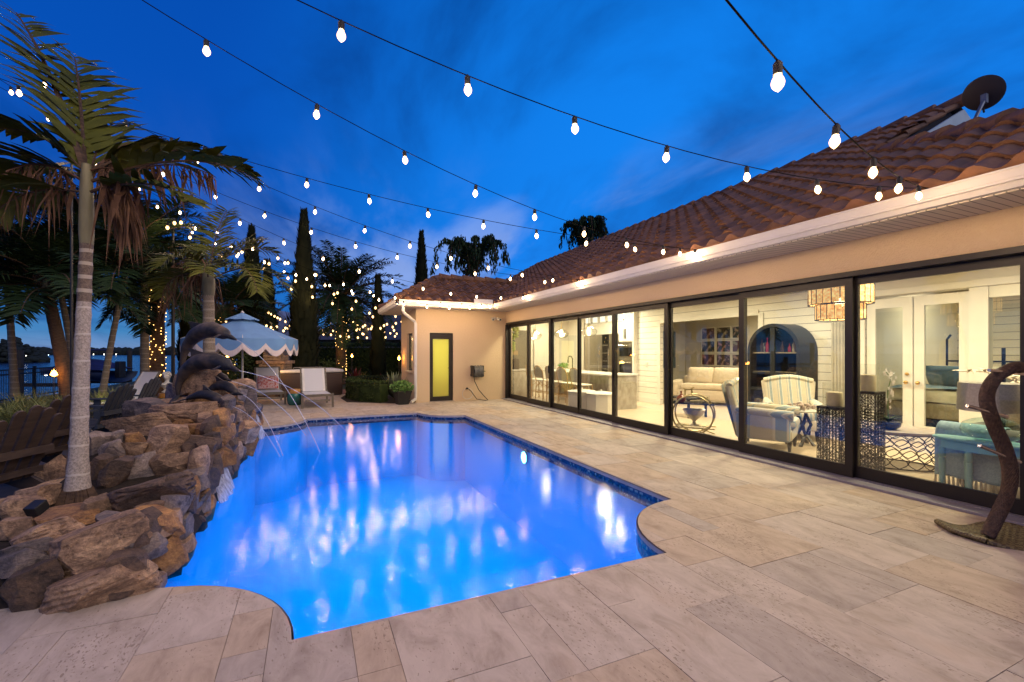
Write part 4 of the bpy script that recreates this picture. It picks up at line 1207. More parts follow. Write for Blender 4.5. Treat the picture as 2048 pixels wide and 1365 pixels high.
# jets of water: thin arcs from each nose down into the pool
jm, t_, n_, l_, pr_ = nt('water jet'); pr_.inputs['Base Color'].default_value = (.9, .9, .95, 1); pr_.inputs['Roughness'].default_value = .1
trj = n_.new('ShaderNodeBsdfTransparent'); mxj = n_.new('ShaderNodeMixShader'); mxj.inputs[0].default_value = .48
l_.new(trj.outputs[0], mxj.inputs[1]); l_.new(pr_.outputs[0], mxj.inputs[2]); l_.new(mxj.outputs[0], n_['Material Output'].inputs[0])
for (a, b_, d0, lab) in (((473, 680), (640, 905), D0-.18, 'highest arc of water leaving the topmost dolphin'), ((479, 742), (700, 872), D0-.42, 'longest flattest arc of water from the second dolphin'),
                    ((463, 763), (612, 872), D0-.1, 'middle arc of water from the tucked small dolphin'), ((486, 790), (566, 912), D0-.28, 'short steep arc of water from the diving small dolphin'), ((464, 813), (560, 914), D0-.66, 'lowest arc of water from the dolphin on the capstone')):
    p0 = at(a[0], a[1], d0); p1 = onz(b_[0], b_[1], WZ)
    n_p = 18; pts = []
    for i in range(n_p+1):
        t = i/n_p; p = p0.lerp(p1, t); p.z = p0.z + (p1.z-p0.z)*(t*.35+.65*t*t)
        pts.append(p)
    o = MB().tube(pts, [.0036+.0016*i/n_p for i in range(n_p+1)], 6).build('water_jet', jm, None, True)
    tag(o, lab, 'water jet', 'water jets of the dolphins')

# ============================================================ palms and trees
def frond(m, base, az, el, L, droop, ll, n=26, lw=.035, seed=0, hang=.35, vee=.5, dead=False, t0=.16, acute=0):
    r = random.Random(seed)
    pts = []; p = Vector(base); e_ = el; st = L/14
    h = Vector((math.cos(az), math.sin(az), 0))
    for i in range(15):
        pts.append(p.copy())
        p = p + (h*math.cos(e_)+Vector((0, 0, math.sin(e_))))*st
        e_ -= droop/14*(.5+i/10)
        e_ = max(e_, -1.5)
    m.mi = 1
    m.tube(pts, [.022*L*.55*(1-i/16)+.004 for i in range(15)], 5, True, .7)
    m.mi = 0
    sd = Vector((-h.y, h.x, 0))
    for i in range(n):
        t = t0 + (1-t0)*(i+r.uniform(.3, .7))/n
        x = t*14; k = min(int(x), 13); q = pts[k].lerp(pts[k+1], x-k)
        fw = (pts[k+1]-pts[k]).normalized(); up = sd.cross(fw)
        if up.z < 0: up = -up
        lk = ll*(.55+.6*math.sin(PI*min(1, t*.95+.08)))*r.uniform(.7 if acute else .82, 1.15)
        for sg in (-1, 1):
            if r.random() < (.45 if dead else .14 if acute else .05): continue
            dr = (fw*(r.uniform(.75, 1.15) if acute else r.uniform(.35, .75))+sd*sg*1.0+up*vee*r.uniform(.3, 1.2)).normalized()
            if dead: dr = (dr*.45+Vector((r.uniform(-.5, .5), r.uniform(-.5, .5), -1.1))).normalized()
            hg = hang*lk*r.uniform(.4, 1.3)
            wv = fw.cross(dr).cross(dr).normalized()*lw*r.uniform(.7, 1.2)
            if dead: wv = (wv + Vector((r.gauss(0, 1), r.gauss(0, 1), r.gauss(0, .4)))*lw*.6)*r.uniform(.5, 1.1)
            a_ = q+dr*lk*.33+Vector((0, 0, -hg*.08)); b2 = q+dr*lk*.68+Vector((0, 0, -hg*.42)); tip = q+dr*lk+Vector((0, 0, -hg))
            if dead:
                j = Vector((r.gauss(0, .05), r.gauss(0, .05), 0))*lk*2; a_ += j; b2 += j*.3
            m.add([q-wv*.35, q+wv*.35, a_+wv, a_-wv, b2+wv*.75, b2-wv*.75, tip], [(0, 1, 2, 3), (3, 2, 4, 5), (5, 4, 6)])
    return m
def palm(name, lab, base, top, r0, r1, fr_list, tmat, leafm=None, shaft=None, group=None, bulge=.0, rootm=None, cat='palm tree', nl=None, lw=None, band=None, acute=0, flare=.28):
    """fr_list of (az, el, length, droop, leaflet length, dead)"""
    base, top = Vector(base), Vector(top)
    t = thing(name, lab, cat, base, 0, group)
    mid = base.lerp(top, .5)+Vector(((top-base).x*-.12, (top-base).y*-.12, 0))
    N_ = 40; pts = []; rs = []
    for i in range(N_+1):
        f = i/N_
        p = (base*(1-f)**2+mid*2*f*(1-f)+top*f*f) - base
        pts.append(p); rs.append((r0+(r1-r0)*f)*(1+flare*math.exp(-f*12))*(1+bulge*math.sin(PI*f)) + .004*((i % 4) == 0))
    if band:
        k = int(band*N_); MB().tube(pts[:k+1], rs[:k+1], 18).build('trunk', tmat, t, 60); MB().tube(pts[k:], rs[k:], 18).build('trunk_band', M['trunk_band'], t, 60)
    else: MB().tube(pts, rs, 18).build('trunk', tmat, t, 60)
    hd = top-base
    if shaft:
        pr = [(r1*1.02, -.03), (r1*1.2, .09), (r1*1.22, shaft*.25), (r1*1.08, shaft*.7), (r1*.75, shaft)]
        MB().lathe(pr, 16, hd).build('crownshaft', M['crownshaft'], t, True)
        hd = hd+Vector((0, 0, shaft*.92))
    for i, (az, el, L, dr, ll, dead) in enumerate(fr_list):
        m = MB(); frond(m, hd+Vector((math.cos(az)*r1*.6, math.sin(az)*r1*.6, -.1*(i % 3))), az, el, L, dr, ll, (nl*2 if dead else nl) if nl else (36 if L < 2 else 46), (lw or .013+.008*L*.6)*((.32 if acute else .7) if dead else 1), seed=i*7+int(base.x*31), hang=.9 if dead else .35, dead=dead, acute=acute)
        m.build('frond', [M['leaf_dead'] if dead else (leafm or M['leaf']), M['leaf_dead'] if dead else M['bark']], t)
    return t
pb = onz(155, 992, .30)
ptop = at(173, 490, 4.15)
vr = VIEW
# azimuth helper: 0 = picture right, 90 = away from the camera
def az(deg): return rad(deg) + VIEW
FL = [(az(152), .98, 2.7, .25, .60, 0), (az(138), 1.12, 2.0, .35, .60, 0), (az(115), 1.25, 1.2, .7, .45, 0), (az(60), .95, 1.0, 1.1, .36, 0), (az(16), .52, 1.45, .95, .40, 0), (az(-8), .22, 1.05, .8, .34, 0), (az(40), .75, 1.15, 1.0, .36, 0),
      (az(168), .52, 1.15, 1.0, .45, 0), (az(178), .18, 1.0, 1.1, .42, 0), (az(205), .9, .7, 1.2, .35, 0),
      (az(176), .55, 1.15, 1.7, .34, 1), (az(14), .55, .62, 3.6, .30, 1), (az(2), .35, .62, 3.3, .38, 1), (az(62), 1.25, .95, 1.2, .24, 1), (az(25), .80, 1.1, 1.2, .24, 1)]
near_palm = palm('palm_tree', 'tall palm with ringed grey trunk and dead brown fronds growing from the rockery', pb, ptop, .062, .046, FL, M['trunk_grey'], shaft=.74, nl=28, lw=.040, acute=1, band=.77, flare=.6)
m = MB()
rr_ = random.Random(3)
for i in range(46):
    a = rr_.uniform(0, 2*PI); m.tube([(.085*math.cos(a), .085*math.sin(a), .06), (.12*math.cos(a), .12*math.sin(a), -.04), (.165*math.cos(a), .165*math.sin(a), -.13)], [.014, .013, .007], 5)
m.build('roots', M['bark'], near_palm)
# black spotlight at the foot of the palm
sp_ = thing('spotlight', 'small black square spotlight among the slabs below the palm', 'spotlight', onz(78, 1024, .31))
MB().box(-.045, .045, -.05, .05, 0, .075, Matrix.Rotation(VIEW, 4, 'Z') @ Matrix.Rotation(rad(25), 4, 'X'), .006).build('housing', M['black'], sp_); MB().tube([(0, 0, 0), (0, 0, -.1)], .012, 6).build('stake', M['black'], sp_)

def crown_list(r, n, L, ll, e0=-.2, e1=1.25, dr=1.1):
    out = []
    for i in range(n):
        f = i/n
        out.append((2*PI*(i*.381966) + r.uniform(-.2, .2), e0+(e1-e0)*f+r.uniform(-.1, .1), L*r.uniform(.8, 1.1), dr*r.uniform(.8, 1.2), ll, 0))
    return out
r = random.Random(21)
# the dark clump at the left
for (bx, by, tx, ty, d, L, lab, n_, r0) in (
    (140, 782, 98, 600, 10.5, 2.0, 'dark palm with the thick swollen trunk leaning left over the torch', 30, .145),
    (158, 775, 122, 590, 11.4, 1.9, 'dark palm with a slim banded trunk just left of the near trunk', 26, .08),
    (203, 772, 250, 560, 11.8, 2.0, 'palm with a slim trunk leaning right behind the lounge chair', 26, .075),
    (150, 770, 150, 510, 13.4, 2.3, 'tall dark palm hidden behind the near palm trunk', 30, .15),
    (30, 775, 14, 560, 12.6, 2.2, 'dark palm at the far left edge by the fence', 28, .09),
    (290, 772, 288, 505, 13.8, 2.1, 'dark palm between the leaning palm and the lit date palm', 28, .12)):
    b_ = at(bx, by, d); b_.z = max(0.0, min(.25, b_.z))
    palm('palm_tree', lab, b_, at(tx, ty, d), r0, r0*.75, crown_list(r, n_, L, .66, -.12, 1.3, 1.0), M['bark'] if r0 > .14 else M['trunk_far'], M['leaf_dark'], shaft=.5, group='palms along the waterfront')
# young palm behind the dolphins with pale trunk, lit from the strings
b_ = at(420, 800, 8.8); b_.z = .0
palm('palm_tree', 'slim palm with pale trunk and green fronds behind the dolphins', b_, at(417, 590, 8.8), .115, .095,
     [(az(95), 1.35, 1.5, .5, .5, 0), (az(50), 1.1, 1.3, .9, .5, 0), (az(10), .55, 1.6, 1.7, .55, 0), (az(-20), .25, 1.5, 1.6, .5, 0), (az(130), 1.0, 1.2, 1.0, .5, 0), (az(170), .35, 1.2, 1.7, .5, 0), (az(30), .9, 1.3, 1.3, .5, 0), (az(190), .1, 1.0, 1.6, .45, 0), (az(-60), .6, 1.0, 1.5, .45, 0), (az(250), .5, .9, 1.5, .45, 0),
      (az(165), .75, 1.35, 2.2, .45, 1), (az(185), .5, 1.1, 2.8, .5, 1), (az(150), .95, 1.3, 2.3, .45, 1), (az(120), .5, .9, 3.2, .4, 1)], M['trunk_far'], shaft=.55)
# date palms with fairy lights wound round the trunk
fl = emit('fairy light', (1.0, .55, .15), 7)
def date_palm(px, d, ytop, lab, L, tr, lit, n_=46, by=None):
    b_ = at(px, 760, d); b_.z = 0; tp = at(px, ytop, d)
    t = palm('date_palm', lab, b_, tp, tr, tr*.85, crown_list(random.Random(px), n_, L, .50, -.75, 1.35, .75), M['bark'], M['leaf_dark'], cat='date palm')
    m = MB(); q = random.Random(px+1)
    for i in range(lit):
        a = q.uniform(0, 2*PI); z = q.uniform(.3, (tp-b_).z-.2)
        m.ball((tr*1.05*math.cos(a), tr*1.05*math.sin(a), z), .014, 5, 3)
    o = m.build('fairy_light', fl, t); o['kind'] = 'stuff'
    lamp('fairy_glow', 'POINT', (b_.x+FX*-.6, b_.y-FY*.6, 1.5), 5, (1, .5, .12), .3)
date_palm(315, 14.5, 565, 'date palm with fairy lights wound round its trunk behind the white bust', 2.1, .21, 170)
date_palm(682, 21.5, 585, 'date palm with fairy lights wound round its trunk beyond the hot tub', 2.9, .24, 150, 78)
date_palm(455, 17.5, 610, 'date palm behind the blue umbrella with a low hanging crown', 2.0, .25, 60)

def leafy(m, r, c, rx, ry, rz, n, s, flat=False):
    for _ in range(n):
        while True:
            p = Vector((r.uniform(-1, 1), r.uniform(-1, 1), r.uniform(-1, 1)))
            if .35 < p.length < 1: break
        q = Vector((c[0]+p.x*rx, c[1]+p.y*ry, c[2]+p.z*rz))
        a = Vector((r.gauss(0, 1), r.gauss(0, 1), r.gauss(0, 1))).normalized(); b_ = a.orthogonal().normalized()*s*r.uniform(.4, .9); a = a*s*r.uniform(.8, 1.5)
        m.add([q-a*.5, q+b_*.5, q+a*.5, q-b_*.5], [(0, 1, 2, 3)])
def cypress(px, ybase, ytop, d, wpx, lab, seed, sparse=1.0):
    r = random.Random(seed)
    b_ = at(px, ybase, d); b_.z = 0; H = CH+(HY-ytop)/CF*d; W = wpx*d/CF/2
    t = thing('cypress_tree', lab, 'cypress', b_, 0, 'tall cypress trees')
    MB().tube([(0, 0, 0), (0, 0, H*.9)], [.10, .02], 8).build('trunk', M['bark'], t)
    m = MB()
    n_ = int(5200*sparse)
    for i in range(n_):
        f = r.random()**.85
        z = .12+f*(H-.1)
        wr = W*min(1, .62+f*2.6)*(1-max(0, (f-.22)/.78)**1.35)*(.86+.22*noise.noise(Vector((z*1.3, seed, 0))))+.03
        a = r.uniform(0, 2*PI); q = wr*math.sqrt(r.uniform(.45, 1.05))*r.choice((1, 1, 1, 1.18))*(.85+.25*noise.noise(Vector((math.cos(a)*2, math.sin(a)*2, z*2+seed))))
        p = Vector((q*math.cos(a), q*math.sin(a), z)); up = Vector((math.cos(a)*.35, math.sin(a)*.35, 1)).normalized()
        s_ = r.uniform(.12, .30); sd = Vector((-math.sin(a), math.cos(a), 0))*s_*.24
        m.add([p-sd, p+sd, p+up*s_*.6+sd*.7, p+up*s_*1.2, p+up*s_*.6-sd*.7], [(0, 1, 2, 3, 4)])
    # dense inner mass
    k = MB(); prof = []
    for i in range(13):
        f = i/12; prof.append((max(.015, W*.78*min(1, .62+f*2.6)*(1-max(0, (f-.22)/.78)**1.35)), .1+f*(H-.25)))
    m.lathe([(q_*.9, z_) for q_, z_ in prof], 12)
    m.build('crown', M['cypress'], t)
    return t
cypress(608, 790, 432, 16.5, 66, 'tallest cypress, between the two lounge chairs and the date palm', 1)
cypress(503, 780, 462, 19, 70, 'cypress with its tip showing behind the slim pale palm', 2, .8)
cypress(843, 740, 470, 24, 52, 'cypress rising behind the tiled roof of the wing', 3, .8)
cypress(382, 780, 500, 16, 46, 'dark cypress just right of the black pole', 4, .8)
cypress(756, 760, 560, 20, 32, 'slim cypress standing by the side of the house wing', 5, .7)
cypress(535, 785, 530, 21, 50, 'broad dark cypress behind the top of the umbrella', 6, .8)

def weeping(px, py0, pytop, d, wpx, lab, seed):
    r = random.Random(seed); b_ = at(px, 700, d); b_.z = 0; H = CH+(HY-pytop)/CF*d; W = wpx*d/CF/2
    t = thing('weeping_tree', lab, 'tree', b_, 0, 'drooping trees behind the roof')
    tr = MB(); cr_ = MB()
    tr.tube([(0, 0, 0), (.1, 0, H*.5), (0, .1, H*.86)], [.2, .14, .04], 8)
    for i in range(15):
        a = r.uniform(0, 2*PI); L = W*r.uniform(.5, 1.05); z0 = H*r.uniform(.52, .86)
        pts = []
        for k in range(9):
            f = k/8; pts.append(Vector((math.cos(a)*L*f, math.sin(a)*L*f, min(H-.05, z0+(H-z0)*1.0*math.sin(f*PI*.75)*r.uniform(.95, 1)) - max(0, f-.7)**2*L*5)))
        tr.tube(pts, [.05*(1-k/9)+.01 for k in range(9)], 5)
        for k in range(230):
            f = r.uniform(.1, 1); x = f*8; j = min(int(x), 7); q = pts[j].lerp(pts[j+1], x-j)+Vector((r.gauss(0, .10), r.gauss(0, .10), r.gauss(0, .05)))
            hh = r.uniform(.12, .42)*(.5+f*.6); w_ = Vector((r.gauss(0, 1), r.gauss(0, 1), 0)).normalized()*r.uniform(.03, .06)
            m_ = q+Vector((r.gauss(0, .04), r.gauss(0, .04), -hh*.5)); e_ = q+Vector((r.gauss(0, .05), r.gauss(0, .05), -hh))
            cr_.add([q-w_*.5, q+w_*.5, m_+w_, e_, m_-w_], [(0, 1, 2, 3, 4)])
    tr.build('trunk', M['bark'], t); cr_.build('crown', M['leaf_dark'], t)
weeping(948, 700, 478, 25, 165, 'wide drooping tree showing above the ridge of the wing', 8)
weeping(1172, 700, 438, 27, 100, 'narrow drooping tree peeking over the long tiled roof', 9)
# low dark crowns behind the wing roof
def bush(px, py, d, wpx, hpx, lab, seed, mt='hedge', z0=None, n_=900, s_=.12, name='shrub', cat='shrub', group=None):
    r = random.Random(seed); k = d/CF; b_ = at(px, py, d); b_.z = b_.z if z0 is None else z0
    t = thing(name, lab, cat, b_, 0, group)
    m = MB(); W, H = wpx*k/2, hpx*k
    for i in range(7):
        c = (r.uniform(-.45, .45)*W, r.uniform(-.3, .3)*W, H*r.uniform(.35, .62)); leafy(m, r, c, W*r.uniform(.45, .62), W*r.uniform(.4, .6), H*r.uniform(.32, .42), n_//7, s_)
    m.build('foliage', M[mt], t); MB().tube([(0, 0, 0), (0, 0, H*.4)], [.05, .02], 6).build('stem', M['bark'], t)
    return t
bush(905, 705, 23, 190, 165, 'dense dark tree crown filling the gap behind the wing roof', 31, 'leaf_dark', 0.0, 2600, .22, 'tree', 'tree')
bush(1040, 705, 25, 170, 160, 'low dark tree crown between the two drooping trees', 32, 'leaf_dark', 0.0, 2200, .22, 'tree', 'tree')
# hedges
def hedge(pts, w_, h_, lab, seed, mt='hedge', dens=900, s_=.085):
    r = random.Random(seed); pts = [Vector(p) for p in pts]
    m = MB()
    for a, b_ in zip(pts, pts[1:]):
        d_ = (b_-a); L = d_.length; d_.normalize(); sd = Vector((-d_.y, d_.x, 0))
        c = MB(); M_ = Matrix.Translation(a) @ Matrix(((d_.x, sd.x, 0, 0), (d_.y, sd.y, 0, 0), (0, 0, 1, 0), (0, 0, 0, 1)))
        m.box(-.02, L+.02, -w_*.40, w_*.40, 0, h_*.88, M_)
        for i in range(int(L*dens)):
            x = r.uniform(-.03, L+.03); f = r.random(); zt = h_*(1+.05*noise.noise(Vector((x*2, seed, 0))))
            if f < .5: y, z = (-1 if r.random() < .75 else 1)*w_/2*r.uniform(.9, 1.06), r.uniform(0, zt)
            else: y, z = r.uniform(-w_/2, w_/2), zt*r.uniform(.93, 1.03)
            p = M_ @ Vector((x, y, z)); u = Vector((r.gauss(0, 1), r.gauss(0, 1), r.gauss(0, 1))).normalized(); v = u.orthogonal().normalized()
            u *= s_*r.uniform(.6, 1.2); v *= s_*.5
            m.add([p-u*.5, p+v*.5, p+u*.5, p-v*.5], [(0, 1, 2, 3)])
    o = m.build('hedge', M[mt], None); return tag(o, lab, 'hedge')
hc = [onz(709, 788), onz(712, 795), onz(735, 803), onz(775, 811), onz(800, 816)]
hc = [Vector((2.0, 13.95, 0)), Vector((1.5, 14.5, 0)), Vector((1.25, 15.5, 0)), Vector((1.45, 16.9, 0)), Vector((2.0, 17.6, 0)), Vector((3.4, 17.6, 0))]
hedge(hc, .42, .62, 'low clipped hedge curving round the planting bed by the wing', 41)
hedge([at(600, 740, 27)*Vector((1, 1, 0)), at(840, 740, 27)*Vector((1, 1, 0))], 1.2, 2.0, 'long tall dark hedge at the back of the garden', 42, 'hedge', 900, .16)
# mulch bed inside the hedge
m = MB(); m.prism([(1.0, 14.4), (2.2, 13.55), (2.84, 13.5), (2.84, 17.3), (1.2, 17.3), (.9, 15.8)], -.02, .006); tag(m.build('planting_bed', M['soil']), kind='structure')
def spiky(px, py, d, n_, L, lab, seed, mt, z0=0, wd=.045, name='spiky_plant', spread=.6):
    r = random.Random(seed); b_ = at(px, py, d); b_.z = z0; t = thing(name, lab, 'plant', b_)
    m = MB()
    for i in range(n_):
        a = r.uniform(0, 2*PI); e_ = r.uniform(.35, 1.45)**1.0; Lk = L*r.uniform(.7, 1.1); h = Vector((math.cos(a), math.sin(a), 0)); sd = Vector((-h.y, h.x, 0))*wd
        p0 = Vector((0, 0, .02)); d0_ = h*math.cos(e_)*spread*1.5+Vector((0, 0, math.sin(e_)))
        p1 = p0+d0_*Lk*.5; p2 = p0+d0_*Lk+Vector((0, 0, -.12*Lk))
        m.add([p0-sd*.5, p0+sd*.5, p1+sd, p1-sd, p2], [(0, 1, 2, 3), (3, 2, 4)])
    m.build('leaves', mt, t)
    MB().tube([(0, 0, 0), (0, 0, .2)], [.05, .03], 6).build('stem', M['bark'], t)
    return t
agave = mat('grey green sword leaf', (.13, .15, .10), (.18, .20, .14), 5, .6)
spiky(790, 790, 14.4, 60, 1.0, 'grey green sword leaved plant in front of the wing corner', 51, agave, wd=.075)
red_leaf = mat('red cordyline leaf', (.12, .015, .015), (.06, .01, .012), 5, .5)
spiky(712, 760, 19.5, 60, 1.0, 'red leaved bush beside the torch behind the hot tub', 52, red_leaf)
spiky(726, 770, 18.6, 40, .8, 'brownish grassy bush near the torch', 53, M['leaf'])
spiky(757, 765, 19.0, 40, .7, 'dark strappy plant below the slim cypress', 54, red_leaf)
# planter with flowering trailing plant by the downspout
pl = thing('planter', 'square black planter with a bushy green plant at the wing corner', 'planter', (2.42, 13.22, 0), .2)
m = MB(); m.lathe([(.20, 0), (.29, .34), (.305, .36), (.305, .40), (.27, .40), (.26, .34)], 4, M=Matrix.Rotation(PI/4, 4, 'Z')); m.build('pot', M['black'], pl)
m = MB(); r = random.Random(60); leafy(m, r, (0, 0, .50), .34, .34, .20, 520, .075); m.build('foliage', M['herb'], pl)
# ornamental grass clumps along the fence
for i, (px, py, d, lab) in enumerate(((15, 838, 8.6, 'straw coloured grass clump at the left edge'), (55, 832, 8.4, 'grass clump behind the dark chair'), (95, 822, 8.9, 'tall grass clump left of the near trunk'), (130, 818, 9.3, 'grass clump touching the near trunk'), (35, 815, 10, 'grass clump by the fence at far left'),
        (75, 812, 10.2, 'grass clump below the fence lamps'), (115, 806, 10.6, 'grass clump under the leaning trunks'), (196, 802, 10.4, 'yellow green grass clump right of the near trunk'), (215, 796, 10.8, 'bright yellow green grass clump by the lounge chair'), (232, 790, 11.3, 'grass clump nearest the lounge chair'))):
    r = random.Random(70+i); b_ = at(px, py, d); b_.z = 0
    m = MB()
    for k in range(330):
        a = r.uniform(0, 2*PI); e_ = r.uniform(.5, 1.5); L = r.uniform(.4, .85); h = Vector((math.cos(a), math.sin(a), 0)); q = h*r.uniform(0, .16); wv = Vector((-h.y, h.x, 0))*.007
        p1 = q+(h*math.cos(e_)+Vector((0, 0, math.sin(e_))))*L*.55; p2 = p1+(h*math.cos(e_-.7)+Vector((0, 0, math.sin(e_-.7))))*L*.5
        m.add([q-wv, q+wv, p1+wv, p1-wv, p2], [(0, 1, 2, 3), (3, 2, 4)])
    o = m.build('grass_clump', M['grass_leaf']); o.location = b_; tag(o, lab, 'ornamental grass', 'grass clumps along the waterfront')
lamp('garden_spot', 'POINT', at(222, 800, 10.2), 3, (1, .85, .3), .05)
# ============================================================ string lights
def sag_curve(a, b, ca, n):
    a, b = Vector(a), Vector(b)
    return [a.lerp(b, i/n) - Vector((0, 0, ca*4*(i/n)*(1-i/n))) for i in range(n+1)]
BULB_MB = None
def bulb_meshes():
    m = MB(); m.lathe([(.0005, -.092), (.013, -.082), (.0225, -.069), (.0255, -.055), (.021, -.040), (.013, -.026), (.011, -.012)], 14)
    b = m.build('bulb', M['bulb'], None, True)
    s_ = MB(); s_.lathe([(.013, -.026), (.017, -.024), (.018, .018), (.010, .030), (.004, .036)], 10)
    k = s_.build('socket', M['socket'], None, True)
    return b.data, k.data, b, k
_bd, _sd, _b, _k = bulb_meshes()
bpy.data.objects.remove(_b); bpy.data.objects.remove(_k)
GRP = 'strands of bulbs strung over the patio'
def strand(lab, a, b, ca, spacing, first, power, nmax=99, far=False, scale=1.0):
    a, b = Vector(a), Vector(b)
    t = thing('string_light', lab, 'string lights', a, 0, GRP)
    pts = [p - a for p in sag_curve(a, b, ca, 28)]
    MB().tube(pts, .0036 if not far else .003, 6).build('cable', M['wire'], t, True)
    L = (b-a).length; n = int((L-first)/spacing)+1
    for i in range(min(n, nmax)):
        f = (first+i*spacing)/L
        if f > .985: break
        p = a.lerp(b, f)-a - Vector((0, 0, ca*4*f*(1-f)))
        o = bpy.data.objects.new('bulb', _bd); COL.objects.link(o); o.parent = t; o.location = p - Vector((0, 0, .03))
        o.scale = (scale,)*3; o.rotation_euler = (R.uniform(-.12, .12), R.uniform(-.12, .12), 0)
        s_ = bpy.data.objects.new('socket', _sd); COL.objects.link(s_); s_.parent = o
        if far is None: continue
        lamp('bulb_light', 'POINT', p + a - Vector((0, 0, .085)), power, (1, .66, .36), .03)
    return t
gz = 2.985
H = {0: (5.13, -.4, gz), 1: (5.13, 2.2, gz), 2: (5.13, 4.87, gz), 3: (5.13, 7.87, gz), 4: (5.13, 10.4, gz), 5: (5.10, 12.72, gz)}
P = {4: (-4.2, 11.4, 5.5), 5: (-3.6, 15.8, 5.3)}
PW = 6.0
strand('strand of bulbs crossing the top right corner', H[0], (-4.2, 3.2, 5.3), .42, .80, .55, PW)
strand('short looking strand of large bulbs dropping steeply to the gutter at the right', H[1], (-4.2, -.533, 3.99), .78, .764, .582, PW)
strand('strand with the big bulbs across the top centre of the sky', H[1], (-4.2, 3.157, 5.233), .824, .743, .681, PW)
strand('strand that leaves the top edge left of centre and ends halfway along the gutter', H[2], (-4.2, 3.086, 5.365), .823, .748, .099, PW)
strand('strand carrying the black splice tube', H[2], (-4.2, 6.779, 4.805), .418, .723, .31, PW)
strand('third strand up from the wing, ending over the middle doors', H[3], (-4.2, 6.796, 5.319), .601, .742, .063, PW)
strand('strand passing left of the tall cypress tip', H[3], (-4.2, 8.967, 5.381), .67, .737, .156, PW)
strand('strand running from the far doors to the dark palms', H[4], (-4.2, 8.518, 5.449), .906, .709, .206, PW*.9)
strand('strand whose bulbs line the gutter of the wing', H[5], (-4.2, 11.2, 5.5), .889, .681, .476, PW*1.1)
strand('strand hung from the inner gutter corner toward the hidden pole', H[5], (-4.2, 11.6, 5.44), 1.0, .684, .175, PW*1.1)
strand('farthest strand from the house to the black pole', H[5], P[5], .66, .66, .40, PW)
# splice tube on the second strand from the house
sp0, sp1 = at(406, 297, 5.02), at(446, 314, 5.12)
t = thing('cable_splice', 'black tube joining the cable beside the palm crown', 'cable splice', sp0)
MB().tube([Vector((0, 0, 0)), (sp1-sp0)*.12, (sp1-sp0)*.88, sp1-sp0], [.018, .027, .027, .018], 12).build('sleeve', M['black'], t, True)
MB().ball(sp1-sp0, .017, 8, 6).build('end_plug', M['socket'], t, True)
# strands over the far patio, bulbs placed where they hang
_bf = _bd.copy(); _bf.materials[0] = M['bulb_far']
def far_strand(lab, pts, d0, d1, power=3):
    n = len(pts); W = [at(x, y, d0+(d1-d0)*i/(n-1)) for i, (x, y) in enumerate(pts)]
    t = thing('string_light', lab, 'string lights', W[0], 0, GRP)
    MB().tube([p-W[0]+Vector((0, 0, .07)) for p in W], .004, 5).build('cable', M['wire'], t)
    for i, p in enumerate(W):
        o = bpy.data.objects.new('bulb', _bf); COL.objects.link(o); o.parent = t; o.location = p-W[0]+Vector((0, 0, .06)); o.scale = (1.5,)*3
        s_ = bpy.data.objects.new('socket', _sd); COL.objects.link(s_); s_.parent = o
        if i % 2 == 0: lamp('bulb_light', 'POINT', p - Vector((0, 0, .09)), power, (1, .62, .28), .05)
far_strand('lowest far strand over the hot tub', [(643.7, 660.7), (651, 666), (662, 669), (680.7, 672), (697.5, 673), (715.7, 674.7), (733.8, 675), (752, 674.7), (771, 674), (790, 672), (806, 667)], 20, 20)
far_strand('far strand just above the lowest one', [(647, 668), (666, 661), (674, 662), (689.6, 660.7), (696, 660), (713, 660), (719.6, 658), (736.5, 658), (746.6, 660), (757.6, 662.7), (769, 664.6), (780.6, 666), (793.4, 667)], 22, 22)
far_strand('far strand crossing the lit date palm trunk', [(657, 657), (660, 647), (686, 643.5), (697, 638), (706.5, 644), (715, 650), (715.5, 656), (727, 668)], 24, 22)
far_strand('far strand rising toward the house wing', [(725, 667), (726, 653), (730, 650), (743.6, 653), (742, 657), (761, 656), (768, 650.6), (774, 647.6), (785.4, 653.5), (791.6, 646), (803.4, 643)], 19, 18)
far_strand('far strand hanging beside the umbrella top', [(529, 619), (537, 625), (542.4, 627.8), (549, 632), (555, 635), (560, 637.7), (571, 642.4)], 21, 19)
far_strand('far strand dipping behind the umbrella edge', [(533, 651), (542, 654), (546, 660), (553.6, 653), (567, 661), (571, 655.5), (576.5, 656), (580, 651)], 18, 18)
far_strand('pair of warm bulbs left of the umbrella top', [(430, 636), (437, 640), (452.5, 642)], 17, 17)
far_strand('strand through the tall cypress, upper', [(538, 526.6), (576, 555.5), (591, 561.4), (623.6, 572.3), (668, 587.7), (712, 601.6), (751, 615), (791, 632)], 14.5, 17.5, 7)
far_strand('strand through the tall cypress, lower', [(528, 537), (582.6, 577), (625, 593.4), (665, 606.4), (703.7, 617.4), (739, 625.6), (745.7, 633), (788, 660)], 15, 18, 7)
far_strand('strand over the slim pale palm', [(335, 454), (349, 445), (362, 444), (380, 474), (442, 513), (474, 511), (484, 503), (507, 496), (555.8, 515.4), (576, 525), (632, 549), (675, 585)], 11.5, 15.5, 9)
# posts that carry the strands
for i, (k, lab) in enumerate(((5, 'black pole beside the lit date palm, holding the string lights'), (4, 'dark pole hidden behind the near palm trunk'))):
    x, y, z = P[k]
    t = thing('light_pole', lab, 'pole', (x, y, 0))
    MB().tube([(0, 0, 0), (0, 0, z+.05)], [.028, .018] if k != 5 else [.05, .035], 10).build('shaft', M['black'], t, True)
    MB().lathe([(.10, 0), (.10, .02), (.05, .05)], 12).build('base', M['black'], t, True)
    MB().ring((.0, 0, z-.03), .04, .006, 12, (0, 1, 0)).build('hook', M['socket'], t)
